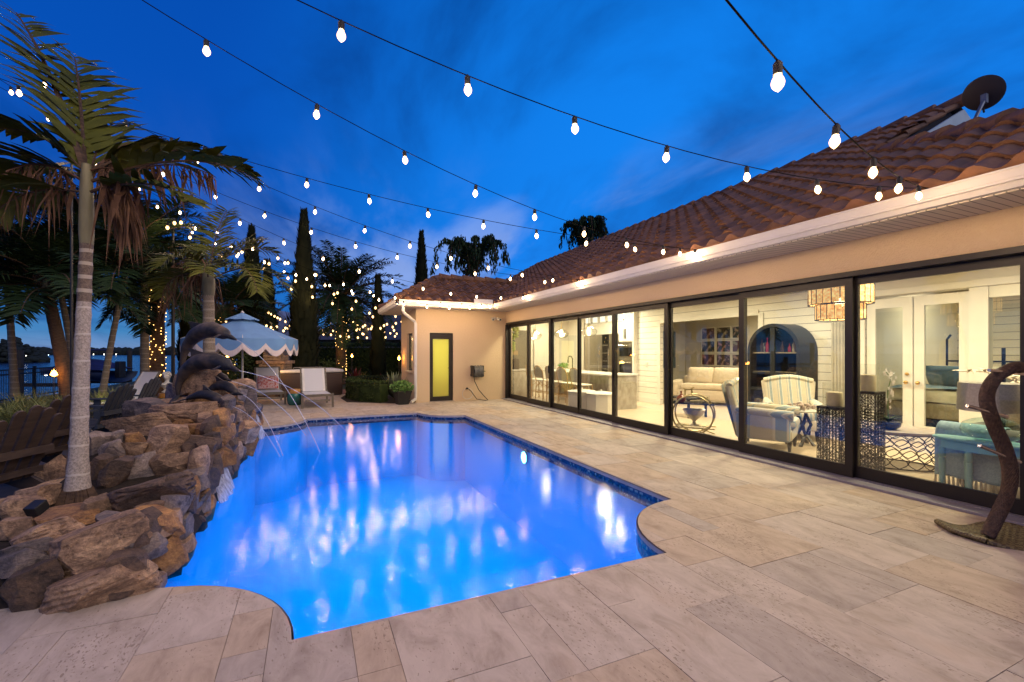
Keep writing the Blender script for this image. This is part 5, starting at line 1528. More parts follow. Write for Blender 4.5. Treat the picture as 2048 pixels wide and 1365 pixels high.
# torches with flame lamps
for (px, py, zb, d, lab) in ((108, 749, 0, 10.2, 'glowing torch lamp on the thick leaning palm trunk'), (704, 713, 0, 18.8, 'orange torch lamp among the red leaves'), (798, 718, 0, 15.2, 'orange torch lamp above the sword leaved plant'), (455, 713, 0, 15, 'small torch lamp glowing under the umbrella edge'), (493, 721, 0, 20, 'faint torch lamp in the dark under the umbrella')):
    p = at(px, py, d)
    t = thing('torch_lamp', lab, 'garden torch', (p.x, p.y, 0))
    MB().tube([(0, 0, 0), (0, 0, p.z-.06)], .012, 6).build('stake', M['black'], t)
    MB().lathe([(.03, p.z-.06), (.05, p.z-.02), (.05, p.z+.10), (.06, p.z+.11), (.02, p.z+.14)], 10).build('cage', M['glass'], t)
    s_ = .085 if d < 12 else .05
    MB().lathe([(.001, p.z-.05), (s_*.8, p.z-.01), (s_*.5, p.z+.05), (.001, p.z+.10)], 8).build('flame', M['flame'], t, True)
    lamp('torch_light', 'POINT', (p.x+FX*-.12, p.y-FY*.12, p.z+.03), 4, (1, .42, .08), .06)
lamp('fireplace_glow', 'POINT', at(552, 735, 14.5), 12, (1, .5, .12), .1)

# ============================================================ wall-mounted bits
rl = thing('hose_reel', 'black garden hose reel mounted on the wing wall with its hose trailing to the floor', 'hose reel', (4.72, YW-.02, .72))
m = MB(); m.box(-.17, .17, -.02, .018, .05, .10); m.box(-.17, .17, -.02, .018, .31, .36)
for x in (-.155, .155): m.box(x-.012, x+.012, -.30, .0, .03, .37)
m.build('bracket', M['black'], rl)
m = MB(); Mx = Matrix.Translation((0, -.17, .19)) @ Matrix.Rotation(PI/2, 4, 'Y')
for i in range(9): m.ring(Mx @ Vector((0, 0, -.12+i*.03)), .16+.008*(i % 3), .018, 24, (1, 0, .06*(i % 3-1)), 6)
m.build('hose', mat('grey hose', (.10, .105, .09), (.18, .18, .16), 14, .5), rl, True)
m = MB(); m.lathe([(.05, -.14), (.05, .14)], 12, M=Mx); m.tube([(.15, -.17, .19), (.26, -.17, .19)], .012, 6); m.build('axle', M['black'], rl, True)
MB().tube([(-.13, -.2, .07), (-.10, -.2, -.12), (.02, -.24, -.38), (.18, -.3, -.58), (.30, -.3, -.70), (.22, -.3, -.705), (-.05, -.25, -.66), (-.20, -.15, -.42), (-.30, -.08, -.32), (-.36, -.06, -.36)], .012, 6).build('hose_tail', M['black'], rl, True)
MB().ring((-.28, -.05, -.50), .17, .009, 24, (0, 1, .05), 5).build('white_loop', M['white'], rl, True)
MB().lathe([(.02, 0), (.035, .03), (.02, .07)], 8, M=Matrix.Translation((-.30, -.02, -.34)) @ Matrix.Rotation(PI/2, 4, 'X')).build('tap', M['black'], rl, True)
cm = thing('security_camera', 'small white twin security camera under the soffit in the inner corner', 'security camera', (5.36, YW-.005, 2.58))
MB().lathe([(.055, 0), (.055, .02), (.03, .04)], 12, M=Matrix.Rotation(PI/2, 4, 'X')).build('mount', M['white'], cm, True)
for s_, x in ((1, -.09), (2, .09)):
    h = MB(); h.tube([(x, -.05, .0), (x*1.3, -.19, -.05)], [.045, .05], 12); q = h.build('housing', M['white'], cm, 30)
    MB().ball((x*1.31, -.195, -.052), .03, 10, 6).build('lens', M['black'], q, True)

# satellite dish on the roof
dp = at(1968, 188, 6.15); base = at(1946, 247, 6.05)
sd_ = thing('satellite_dish', 'dark round satellite dish standing on the roof ridge', 'satellite dish', base)
nrm = (Vector((.62, .30, .52))).normalized()
q = Vector((0, 0, 1)).rotation_difference(nrm).to_matrix().to_4x4()
m = MB(); prof = [(.0, 0)] + [(.225*i/8, .035*(i/8)**2) for i in range(1, 9)] + [(.229, .038), (.225, .046)] + [(.225*i/8, .035*(i/8)**2+.008) for i in range(7, -1, -1)]
m.lathe(prof, 32, M=Matrix.Translation(dp-base) @ q, sx=1.0, sy=.92); m.build('reflector', mat('dark dish paint', (.045, .035, .04), None, 3, .6), sd_, 30)
m = MB(); dm = dp-base; m.tube([Vector((0, 0, -.25)), Vector((.0, 0, 0)), dm*.62-nrm*.10, dm-nrm*.03-Vector((0, 0, .08))], .022, 8); m.box(-.03, .03, -.03, .03, -.06, .06, Matrix.Translation(dm-nrm*.04-Vector((0, 0, .06)))); m.build('arm', mat('galvanised arm', (.16, .19, .24), None, 6, .5, .5), sd_, True)
m = MB(); m.tube([dm+Vector((0, 0, -.25)), dm+nrm*.32+Vector((0, 0, -.12))], .012, 6); m.box(-.03, .03, -.03, .03, -.05, .05, Matrix.Translation(dm+nrm*.34+Vector((0, 0, -.11)))); m.build('receiver', M['black'], sd_)

# ============================================================ furniture of the patio
def lounger(lab, loc, rz, back=62, L=1.25, first=None):
    t = thing('lounge_chair', lab, 'lounge chair', loc, rz, 'sling lounge chairs around the pool')
    W = .33
    f = MB()
    for sg in (-1, 1): f.box(sg*W-.025, sg*W+.025, 0, L+.1, .30, .365, bev=.006)
    f.box(-W+.026, W-.026, .0, .05, .30, .365); f.box(-W+.026, W-.026, .02, .05, .17, .22); f.box(-W+.026, W-.026, L+.05, L+.10, .30, .365)
    f.build('frame', M['teak_grey'], t)
    for sg in (-1, 1):
        for y in (.02, L): MB().box(sg*(W+.027)-.0, sg*(W+.027)+.045*sg if sg > 0 else sg*(W+.027)+.001, y, y+.06, 0, .40, bev=.005) if False else MB().box(min(sg*W, sg*(W+.05))+ (.026 if sg > 0 else -.026), max(sg*W, sg*(W+.05))+(.026 if sg > 0 else -.026), y, y+.06, 0, .38).build('leg', M['teak_grey'], t)
    s_ = MB(); s_.sheet(lambda u, v: (-W+.01+u*(2*W-.02), .01+v*(L-.25), .372-.02*math.sin(PI*u)*math.sin(PI*v)), 8, 12); s_.sheet(lambda u, v: (-W+.01+u*(2*W-.02), .01+v*(L-.25), .366-.02*math.sin(PI*u)*math.sin(PI*v)), 8, 12)
    s_.build('seat_sling', M['sling'], t, True)
    B = Matrix.Translation((0, L-.28, .36)) @ Matrix.Rotation(rad(back), 4, 'X')
    b = MB()
    for sg in (-1, 1): b.box(sg*W-.022, sg*W+.022, 0, .78, -.02, .02, B, .006)
    b.box(-W+.023, W-.023, .75, .78, -.02, .02, B); bf = b.build('back_frame', M['teak_grey'], t)
    k = MB(); k.box(-W+.03, W-.03, .02, .748, .005, .012, B); k.build('back_sling', M['sling'], t)
    for sg in (-1, 1):
        e_ = MB(); e_.box(sg*(W-.06)-.03, sg*(W-.06)+.03, .02, .748, .0125, .018, B); e_.build('sling_hem', M['plaster_white'], t)
    return t
lounger('white sling lounge chair facing the pool with nothing on it, right of the garden stool', onz(636, 816.5)*Vector((1, 1, 0)), rad(4)+.02)
l2 = lounger('white sling lounge chair holding a floral pillow, by the stacked stone column', onz(541, 811)*Vector((1, 1, 0)), rad(8))
m = MB(); B = Matrix.Translation(l2.location) @ Matrix.Rotation(l2.rotation_euler.z, 4, 'Z') @ Matrix.Translation((0, .93, .38)) @ Matrix.Rotation(rad(62), 4, 'X')
def pillow(m, M_, w, h, th, n=14):
    f = lambda s_: (lambda u, v: ((u-.5)*w*(1-.06*abs(2*v-1)**2), (v)*h*(1-.0*u), s_*th*max(0, (1-abs(2*u-1)**2.6)*(1-abs(2*v-1)**2.6))**.5))
    m.sheet(f(1), n, n, M_); m.sheet(f(-1), n, n, M_)
pillow(m, Matrix.Translation((0, 0, .07)), .56, .42, .07)
o = m.build('pillow', M['floral'], None, True); o.matrix_world = B; tag(o, 'floral pink pillow propped on the left lounge chair', 'pillow')
l3 = lounger('white sling lounge chair turned sideways by the waterfront grass, behind the dark chairs', at(165, 815, 9.9)*Vector((1, 1, 0)), rad(-46), 60)
# garden stools
def stool(loc, lab, h=.48):
    t = thing('garden_stool', lab, 'garden stool', loc)
    MB().lathe([(.15, 0), (.19, .04), (.215, .16), (.205, .28), (.185, .335)], 24).build('body', M['teal_glaze'], t, True)
    MB().lathe([(.187, .336), (.19, .345), (.185, .42), (.17, .455), (.0, .465)], 24).build('top', M['gold_glaze'], t, True)
    return t
stool(at(590, 810, 12.9)*Vector((1, 1, 0)), 'teal ceramic garden stool with an amber top between the two lounge chairs')
sb = at(334, 805, 11.6)*Vector((1, 1, 0)); stool(sb, 'teal ceramic garden stool with an amber top carrying the white bust')
# the bust
m = MB()
m.lathe([(.11, 0), (.115, .03), (.085, .045), (.07, .06), (.06, .085)], 20)
m.lathe([(.06, .085), (.095, .12), (.15, .17), (.17, .205), (.13, .235), (.07, .255), (.052, .27), (.05, .31), (.055, .34)], 20, sx=1.0, sy=.62)
hm = bmesh.new(); bmesh.ops.create_uvsphere(hm, u_segments=20, v_segments=14, radius=1)
for v in hm.verts:
    x, y, z = v.co
    jaw = 1-.28*max(0, -z)**1.3
    nx_ = x*.078*jaw; ny_ = y*.088*(1-.12*max(0, -z)); nz_ = z*.105
    if y < -.55: # face
        ny_ -= .018*math.exp(-((x/.16)**2))*math.exp(-((z+.12)/.28)**2)
        ny_ += .010*math.exp(-(((abs(x)-.36)/.16)**2))*math.exp(-((z-.10)/.13)**2)
        ny_ -= .007*math.exp(-((x/.3)**2))*math.exp(-((z+.52)/.1)**2)
    v.co = (nx_, ny_, nz_)
m.bm(hm, Matrix.Translation((0, -.01, .42)))
rb = random.Random(8)
for i in range(46):
    a = rb.uniform(0, 2*PI); z = rb.uniform(.0, 1)
    if math.sin(a) < -.25 and z < .45: continue
    m.ball((.085*math.cos(a)*math.sqrt(1-z*z*.8), .09*math.sin(a)*math.sqrt(1-z*z*.8)-.005, .44+.085*z), rb.uniform(.018, .03), 7, 5)
for sg in (-1, 1): m.ball((sg*.078, 0, .41), (.012, .02, .028), 7, 5)
o = m.build('bust', M['plaster_white'], None, True); o.location = sb+Vector((0, 0, .467)); o.rotation_euler = (0, 0, VIEW+.1); o.scale = (1.0,)*3
tag(o, 'white plaster classical bust with curly hair on the garden stool', 'bust')
# umbrella
ub = at(485, 790, 12.6)*Vector((1, 1, 0)); um = thing('umbrella', 'light blue patio umbrella with scalloped white fringe', 'umbrella', ub, .12)
MB().tube([(0, 0, 0), (0, 0, 2.5)], .026, 10).build('pole', M['plaster_white'], um, True)
MB().lathe([(.28, 0), (.28, .05), (.06, .09), (.05, .3)], 20).build('base', M['teak_grey'], um, True)
NS, RU, Z0, Z1 = 8, 1.40, 1.86, 2.50
def rim(a): return 1/ (1+.055*math.cos(((a/(2*PI/NS)) % 1-.5)*PI)) if False else 1-.045*math.sin(((a/(2*PI/NS)) % 1)*PI)
cn = MB(); cn.sheet(lambda u, v: ((.16+(RU-.16)*v)*math.cos(2*PI*u)*rim(2*PI*u), (.16+(RU-.16)*v)*math.sin(2*PI*u)*rim(2*PI*u), Z1-.06-(Z1-.06-Z0)*(v**.93)-.05*v*(1-v)*math.sin(((u*NS) % 1)*PI)*1.5), 64, 8)
cn.build('canopy', M['canvas_blue'], um, 25)
vl = MB(); sc_ = lambda u: abs(math.sin(u*NS*PI*2))
vl.sheet(lambda u, v: (RU*1.004*math.cos(2*PI*u)*rim(2*PI*u), RU*1.004*math.sin(2*PI*u)*rim(2*PI*u), Z0-v*(.13+.20*sc_(u))), 256, 4); vl.build('valance', M['canvas_blue'], um, True)
fg = MB(); fg.sheet(lambda u, v: (RU*1.012*math.cos(2*PI*u)*rim(2*PI*u), RU*1.012*math.sin(2*PI*u)*rim(2*PI*u), Z0-(.12+.20*sc_(u))-v*.15), 256, 2); fg.build('fringe', M['fringe'], um, True)
ct = MB(); ct.sheet(lambda u, v: ((.02+.40*v)*math.cos(2*PI*u)*rim(2*PI*u), (.02+.40*v)*math.sin(2*PI*u)*rim(2*PI*u), Z1+.10-.19*v-.02*abs(math.sin(u*NS*PI))*v), 64, 4); ct.build('vent_cap', M['canvas_blue'], um, 25)
MB().lathe([(.03, Z1+.09), (.05, Z1+.11), (.0, Z1+.16)], 10).build('finial', M['plaster_white'], um, True)
for k in range(NS):
    a = 2*PI*k/NS; MB().tube([(.05*math.cos(a), .05*math.sin(a), Z1-.1), (RU*math.cos(a), RU*math.sin(a), Z0+.0)], .009, 5).build('rib', M['plaster_white'], um)
# Adirondack chairs
def adirondack(lab, loc, rz, mt='adirondack'):
    t = thing('adirondack_chair', lab, 'adirondack chair', loc, rz, 'adirondack chairs on the seating deck')
    X = Matrix.Translation((0, .28, .26)) @ Matrix.Rotation(rad(-24), 4, 'X')
    hs = (.66, .74, .78, .74, .66)
    for i, h in enumerate(hs):
        x = (i-2)*.108
        m = MB(); n_ = 6
        pts = [(x-.05*(.82+.0), 0)] + [(x+.05*.82, 0), (x*1.18+.052, h-.02)] + [(x*1.18+.05*math.cos(PI*k/n_), h-.02+.045*math.sin(PI*k/n_)) for k in range(1, n_)] + [(x*1.18-.052, h-.02)]
        m.prism(pts, -.011, .011, X @ Matrix.Rotation(PI/2, 4, 'X'))
        m.build('back_slat', M[mt], t)
    s_ = MB()
    for k in range(6): s_.box(-.27, .27, -.30+k*.098, -.30+k*.098+.09, 0, .02, Matrix.Translation((0, 0, .36)) @ Matrix.Rotation(rad(-11), 4, 'X'))
    s_.build('seat', M[mt], t)
    for sg in (-1, 1):
        a = MB(); a.prism([(sg*.27-.03, -.36), (sg*.27+.10*sg+.0, -.38), (sg*.27+.13*sg, -.30), (sg*.27+.09*sg, .30), (sg*.27-.03*sg, .34)][::sg], .575, .60); a.build('arm', M[mt], t)
        MB().box(sg*.31-.014, sg*.31+.014, -.32, -.21, 0, .574).build('leg', M[mt], t)
        r_ = MB(); r_.prism([(-.34, .28), (-.34, .40), (.10, .32), (.62, .05), (.62, 0), (.50, 0)], sg*.285-.013, sg*.285+.013, Matrix(((0, 0, 1, 0), (1, 0, 0, 0), (0, 1, 0, 0), (0, 0, 0, 1)))); r_.build('rear_leg', M[mt], t)
    b_ = MB(); b_.box(-.30, .30, .42, .46, .50, .57); b_.box(-.29, .29, .33, .36, .30, .36); b_.build('back_rail', M[mt], t)
    return t
def adk(px, d, lab, rz, mt='adirondack'):
    p = at(px, 900, d); p.z = 0; return adirondack(lab, p, rz, mt)
fz = rad(-114)
adk(-52, 4.3, 'brown adirondack chair cut by the left edge of the picture', fz)
adk(30, 5.3, 'brown adirondack chair with its back fan beside the near palm trunk', fz+.05)
adk(172, 7.3, 'dark adirondack chair of which only the back fan shows, right of the near trunk', fz+.15, 'adirondack_grey')
adk(246, 9.2, 'dark adirondack chair whose back fan overlaps the sideways lounge chair', fz+.2, 'adirondack_grey')
# low slate table between them
p = at(118, 905, 5.9); p.z = 0; tb = thing('side_table', 'low dark slatted table between the adirondack chairs', 'table', p, .3)
m = MB()
for k in range(5): m.box(-.3+k*.122, -.3+k*.122+.112, -.3, .3, .42, .445)
m.build('top', M['adirondack_grey'], tb)
for x in (-.26, .26):
    for y in (-.26, .26): MB().box(x-.03, x+.03, y-.03, y+.03, 0, .419).build('leg', M['adirondack_grey'], tb)
# hot tub
ht = thing('hot_tub', 'brown panelled hot tub with its white rim behind the right lounge chair', 'hot tub', (.10, 16.85, 0), rad(8))
MB().box(-1.05, .95, 0, 1.9, 0, .80, bev=.05).build('cabinet', M['spa_brown'], ht, 30)
m = MB(); m.box(-1.08, .98, -.03, 1.93, .801, .90, bev=.04); m.build('rim', M['plaster_white'], ht, 30)
m = MB(); m.tube([(-.6, .2, .9), (-.6, .2, .98), (.3, .2, .98), (.3, .2, .9)], .015, 6); m.build('rail', M['steel'], ht, True)
# stacked stone column with a ledge (outdoor fireplace)
fp = at(552, 790, 15.6)*Vector((1, 1, 0)); fc = thing('stone_column', 'stacked tan stone fireplace column glowing behind the left lounge chair', 'fireplace', fp, VIEW)
rq = random.Random(44)
def courses(m, x0, x1, y0, y1, z0, z1):
    z = z0
    while z < z1-.01:
        h = min(rq.uniform(.07, .13), z1-z); x = x0
        while x < x1-.02:
            w_ = min(rq.uniform(.15, .35), x1-x); e_ = rq.uniform(0, .03)
            m.box(x+.004, x+w_-.004, y0-e_, y1, z+.004, z+h-.004, bev=.008); x += w_
        z += h
m = MB(); courses(m, -.42, .42, -.3, .3, 0, 1.1); courses(m, -.30, .30, -.25, .28, 1.22, 1.9); m.build('stonework', M['ledger'], fc)
MB().box(-.5, .5, -.36, .34, 1.105, 1.215, bev=.02).build('ledge', M['rock'][0], fc)
bush(480, 790, 16.4, 130, 110, 'dark planting under the umbrella beside the stone column', 61, 'hedge', 0.0, 900, .10)
bush(655, 770, 20, 90, 60, 'dark low shrub behind the hot tub', 62, 'hedge', 0.0, 600, .10)

# wicker stand with chrome rods
wb = onz(1990, 1082); ws = thing('wicker_stand', 'S shaped brown wicker stand with three chrome rods near the right door', 'wicker stand', wb, VIEW)
dS = (wb.x*FX+wb.y*FY)
def loc_(px, py, dd=0):
    v = at(px, py, dS+dd)-wb
    return Matrix.Rotation(-VIEW, 3, 'Z') @ v
sp = [(1975, 1072), (1996, 1030), (2016, 985), (2020, 940), (2008, 895), (1990, 855), (1976, 815), (1975, 785), (1990, 757), (2012, 742), (2034, 734), (2050, 737)]
pts = [loc_(*p) for p in sp]
def smooth_pts(pts, k=4):
    out = []
    n_ = len(pts)-1
    for i in range(n_):
        p0, p1, p2, p3 = pts[max(i-1, 0)], pts[i], pts[i+1], pts[min(i+2, n_)]
        for j in range(k):
            f = j/k; out.append(.5*((2*p1)+(p2-p0)*f+(2*p0-5*p1+4*p2-p3)*f*f+(3*p1-p0-3*p2+p3)*f*f*f))
    return out+[pts[-1]]
pts = smooth_pts(pts, 5)
nP = len(pts); rs = [.045-.012*abs(i/nP-.35) - .012*max(0, i/nP-.7) for i in range(nP)]
m = MB(); m.tube(pts, [q*.93 for q in rs], 14); m.build('stem', M['wicker'], ws, True)
def strands(m, side, turns, n_, rr, every=1):
    fine = smooth_pts(pts, 6); nf = len(fine)
    for k in range(n_):
        out = []
        for i, p in enumerate(fine):
            tt = (fine[min(i+1, nf-1)]-fine[max(i-1, 0)]).normalized(); up = Vector((0, 1, 0)); s1 = tt.cross(up).normalized(); u2 = s1.cross(tt)
            a = 2*PI*(k/n_+side*turns*i/nf); q = rs[min(int(i/nf*nP), nP-1)]
            out.append(p+(s1*math.cos(a)+u2*math.sin(a))*q)
        m.tube(out, rr, 4, False)
m = MB(); strands(m, 1, 2.2, 30, .0052); m.build('weave', M['wicker'], ws, True)
m = MB(); strands(m, -1, 3.4, 14, .004); m.build('light_strand', M['wicker_light'], ws, True)
m = MB()
def basef(u, v):
    x, y = (u-.5), (v-.5)
    return Vector((.16+x*.74*(1-.35*abs(y)), .02+y*.52*(1-.2*abs(x)*2)+x*-.22, .055+.03*math.sin(x*7)-.10*max(abs(x), abs(y))**2+.006*((int(u*34)+int(v*22)) % 2)))
m.sheet(basef, 68, 44); m.sheet(lambda u, v: basef(u, v)*Vector((1, 1, 0))+Vector((0, 0, .002)), 10, 10)
for q in range(4):
    ed = [basef(f, 0) if q == 0 else basef(f, 1) if q == 1 else basef(0, f) if q == 2 else basef(1, f) for f in [i/16 for i in range(17)]]
    m.tube([p-Vector((0, 0, .012)) for p in ed], .022, 8)
o = m.build('foot', weave_mat(), ws, 40)
for a, b_ in (((1978, 741), (2062, 750)), ((1934, 812), (2014, 834)), ((1959, 892), (2040, 925))):
    m = MB(); m.tube([loc_(a[0], a[1], -.05), loc_(b_[0], b_[1], .0 if a[0] != 1978 else .05)], .0135, 10); m.build('rod', M['chrome'], ws, True)

# ============================================================ waterfront: fence, dock, boat
def railing(a, b_, lab, h=1.0, z=0.0, n=None):
    a, b_ = Vector(a), Vector(b_); L = (b_-a).length; d_ = (b_-a).normalized()
    t = thing('fence', lab, 'fence', a)
    rl_ = MB()
    for zz in (h, h-.14, .12): rl_.tube([Vector((0, 0, z+zz)), b_-a+Vector((0, 0, zz))], .022, 6)
    rl_.build('rail', M['black'], t)
    n_ = max(2, int(L/1.8))
    for i in range(n_+1): MB().box(-.035, .035, -.035, .035, 0, h+.08, Matrix.Translation((b_-a)*(i/n_))).build('post', M['black'], t)
    pk = MB(); k = int(L/.115)
    for i in range(k): pk.tube([(b_-a)*(i/k)+Vector((0, 0, .12)), (b_-a)*(i/k)+Vector((0, 0, h-.02))], .008, 4)
    o = pk.build('pickets', M['black'], t); o['kind'] = 'stuff'
    return t
f0 = Vector((-8.3, 8.0, -.03)); f1 = Vector((-8.3, 24, -.03))
railing(f0, f1, 'black picket fence along the water behind the grass', 1.0)
for i, (px, py) in enumerate(((27, 771), (67, 767), (247, 765))):
    yy = (9.6, 11.1, 20.5)[i]
    t = thing('fence_lamp', ('small post cap lamp on the fence at far left', 'small post cap lamp on the fence beside the torch', 'small post cap lamp on the fence by the lounge chair')[i], 'fence lamp', (-8.22, yy, .72))
    MB().box(-.03, .03, -.05, .05, 0, .05).build('body', M['white'], t); MB().box(-.02, .02, -.04, .04, -.012, -.001).build('lens', emit('cap lamp %d' % i, (.9, .95, 1), 12), t)
# dock
dk = thing('dock', 'dark timber dock with piles standing in the bay', 'dock', (-16, 20, -1))
m = MB(); m.box(-9, 7.2, -1.0, .8, .75, .88); m.box(-2, .2, .8, 12, .74, .87); sub2 = m.build('deck', M['pile'], dk)
for i, (x, y, h) in enumerate(((-8.6, -.9, 2.9), (-8.6, 6.3, 2.6), (-2.2, -1.1, 3.1), (-1.2, 6.0, 2.9), (.4, -1.1, 2.2), (.4, 5.6, 2.7), (3.4, -1.1, 1.6), (6.4, -1.1, 1.7), (3.2, 9.5, 2.6), (-5.2, -1.1, 1.9), (.4, 12, 2.4), (-2.2, 12, 3.0))):
    MB().tube([(x, y, -1), (x, y, h)], .14, 8).build('pile', M['pile'], dk)
dr = MB(); dr.tube([(-9, .8, 1.7), (-2, .8, 1.7)], .03, 5); dr.tube([(-9, -1, 1.7), (6.4, -1, 1.7)], .03, 5); dr.build('rail', M['pile'], dk)
bp = at(160, 735, 27); bp.z = .35
bt = thing('boat', 'boat on a lift under a navy canvas cover', 'boat', bp, VIEW+rad(172))
m = MB()
def hull(u, v):
    x = (u-.5)*5.6; w_ = 1.05*(1-max(0, (u-.55)/.45)**2.2)
    a = (v-.5)*PI
    return (x, math.sin(a)*w_, -math.cos(a)*.62*(1-.3*u)+.10*u*u*2)
m.sheet(hull, 24, 12); m.build('hull', M['boat_hull'], bt, True)
m = MB(); m.sheet(lambda u, v: ((u-.5)*5.3, (v-.5)*1.98*(1-max(0, (u-.55)/.45)**2.2), .14+.62*math.sin(PI*v)**.6*math.sin(PI*min(1, u*1.25+.02))**.7), 24, 10); m.build('canvas_cover', M['boat_blue'], bt, True)
m = MB(); m.box(-2.95, -2.6, -.2, .2, -.35, .62, bev=.05); m.build('outboard', M['black'], bt)
m = MB()
for y in (-.7, .7):
    for x in (-1.2, .1): m.tube([(x, y, .2), (x, y, 1.25)], .02, 5)
m.box(-1.4, .3, -.85, .85, 1.25, 1.33, bev=.04); m.build('hardtop', M['boat_blue'], bt)
lf = thing('boat_lift', 'dark timber boat lift carrying the covered boat', 'boat lift', Vector((bp.x, bp.y, -1)), VIEW)
for x in (-1.9, 1.7):
    for y in (-1.5, 1.5): MB().tube([(x, y, -1), (x, y, 2.6)], .13, 8).build('pile', M['pile'], lf)
MB().box(-2.1, 1.9, -1.45, -1.35, .55, .75).build('beam', M['pile'], lf); MB().box(-2.1, 1.9, 1.35, 1.45, .55, .75).build('beam', M['pile'], lf)
# neighbour's house
nb = at(735, 700, 33); nb.z = 0
nh = thing('neighbour_house', 'neighbouring house with a dusky tiled roof beyond the hedge', 'house', nb, VIEW)
MB().box(-4.4, 6, 0, 6, 0, 2.5).build('wall', M['house_far'], nh)
m = MB(); m.add([(-5, -.7, 2.4), (6.6, -.7, 2.4), (6.6, 6.7, 2.4), (-5, 6.7, 2.4), (-1.8, 3, 4.5), (3.4, 3, 4.5)], [(0, 1, 5, 4), (1, 2, 5), (2, 3, 4, 5), (3, 0, 4)]); m.build('roof', M['roof_far'], nh)
n2 = at(560, 690, 38); n2.z = 0
nh2 = thing('neighbour_house', 'pale gabled neighbouring house glimpsed left of the tall cypress', 'house', n2, VIEW)
MB().box(-2.6, 2.6, 0, 5, 0, 2.6).build('wall', M['house_far'], nh2)
m = MB(); m.add([(-3, -.4, 2.5), (3, -.4, 2.5), (0, -.4, 5.0), (-3, 5, 2.5), (3, 5, 2.5), (0, 5, 5.0)], [(0, 1, 2), (3, 5, 4), (0, 2, 5, 3), (1, 4, 5, 2)]); m.build('roof', mat('pale far roof', (.22, .24, .34), None, 4, .8), nh2)
# ============================================================ rooms behind the glass
FZ = .018
def armchair(lab, loc, rz):
    t = thing('armchair', lab, 'armchair', loc, rz, 'striped armchairs in the sitting room')
    MB().box(-.34, .34, -.40, .30, .17, .34, bev=.04).build('base', M['stripes'], t, 40)
    MB().box(-.27, .27, -.44, .22, .345, .48, bev=.05).build('seat_cushion', M['stripes'], t, 40)
    m = MB(); m.sheet(lambda u, v: ((u-.5)*(.62+.14*v), .26+.16*v-.03*math.sin(PI*u), .36+v*(.60+.07*math.sin(PI*u))), 14, 10)
    m.sheet(lambda u, v: ((u-.5)*(.64+.16*v), .36+.20*v-.02*math.sin(PI*u), .18+v*(.78+.07*math.sin(PI*u))), 14, 10)
    m.tube([((u-.5)*.77, .44-.02*math.sin(PI*u), .955+.07*math.sin(PI*u)) for u in [i/12 for i in range(13)]], .05, 8)
    for sg in (-1, 1): m.tube([(sg*.325, .30, .22), (sg*.35, .37, .6), (sg*.385, .45, .95)], .05, 8)
    m.build('back', M['stripes'], t, True)
    for sg in (-1, 1):
        a = MB(); a.tube([(sg*.37, -.42, .55), (sg*.37, .1, .58), (sg*.36, .36, .60)], [.075, .07, .05], 12); a.box(sg*.37-.055, sg*.37+.055, -.38, .34, .17, .55, bev=.03); a.build('arm', M['stripes'], t, True)
        for y in (-.36, .30): MB().lathe([(.018, 0), (.034, .169)], 8, (sg*.31, y, 0)).build('leg', M['cab_black'], t, True)
    return t
p = Vector((6.52, 4.86, FZ)); armchair('striped armchair seen from behind near the glass', p, rad(28))
p = Vector((7.72, 5.25, FZ)); armchair('striped armchair facing the pool in front of the black cabinet', p, rad(-48))
def coral_table():
    t = thing('side_table', 'small dark branch legged table between the striped armchairs', 'side table', (7.18, 4.75, FZ))
    m = MB(); m.lathe([(.0, .53), (.22, .53), (.24, .545), (.24, .56), (.0, .565)], 24); m.build('top', M['quartz'], t, True)
    r = random.Random(4)
    for k in range(5):
        a = 2*PI*k/5; m = MB(); m.tube([(.20*math.cos(a), .20*math.sin(a), 0), (.10*math.cos(a+.8), .10*math.sin(a+.8), .16), (.15*math.cos(a+.2), .15*math.sin(a+.2), .33), (.10*math.cos(a-.5), .10*math.sin(a-.5), .53)], [.028, .022, .026, .02], 7); m.build('leg', M['cab_black'], t, True)
    c = thing('coral_cluster', 'heap of pale coral and shells on the branch legged table', 'coral', (7.18, 4.75, FZ+.566))
    m = MB()
    for i in range(60):
        a, q = r.uniform(0, 2*PI), r.uniform(0, .21); m.ball((q*math.cos(a), q*math.sin(a), r.uniform(.01, .08)*(1.2-q*3)+.008), r.uniform(.015, .035), 6, 4)
    m.build('coral', mat('pale coral', (.5, .42, .36), (.30, .22, .18), 12, .8), c, True)
coral_table()
# arched cabinet
cb = thing('display_cabinet', 'black arched display cabinet with bottles on lit shelves', 'cabinet', (8.50, 5.62, FZ))
W_, Hs, HT, Dp = 1.13, 1.50, 2.06, .53
def arch(inset=0, n=20):
    return [(inset, inset)] + [(W_-inset, inset)] + [(W_/2+(W_/2-inset)*math.cos(PI*i/n), Hs+(HT-Hs-inset)*math.sin(PI*i/n)) for i in range(n+1)]
TX = Matrix(((0, 0, 1, 0), (1, 0, 0, 0), (0, 1, 0, 0), (0, 0, 0, 1)))   # (y, z, depth)
out, inn_ = arch(0), arch(.07)
m = MB(); n_ = len(out)
vs = []
for (poly, xs) in ((out, 0), (inn_, 0), (inn_, .03), (out, Dp)):
    vs += [TX @ Vector((y, z, xs)) for y, z in poly]
fs = []
for i in range(n_):
    j = (i+1) % n_
    fs += [(i, j, n_+j, n_+i), (n_+i, n_+j, 2*n_+j, 2*n_+i), (i, 3*n_+i, 3*n_+j, j)]
fs.append(tuple(3*n_+i for i in range(n_)))
m.add(vs, fs); m.build('carcass', M['cab_black'], cb, 30)
m = MB(); m.box(.0, .03, W_/2-.05, W_/2+.05, .07, HT-.08); m.box(.005, .03, .07, W_-.07, .70, .76); m.box(.005, .03, .12, W_-.12, 1.04, 1.08); m.build('door_stile', M['cab_black'], cb)
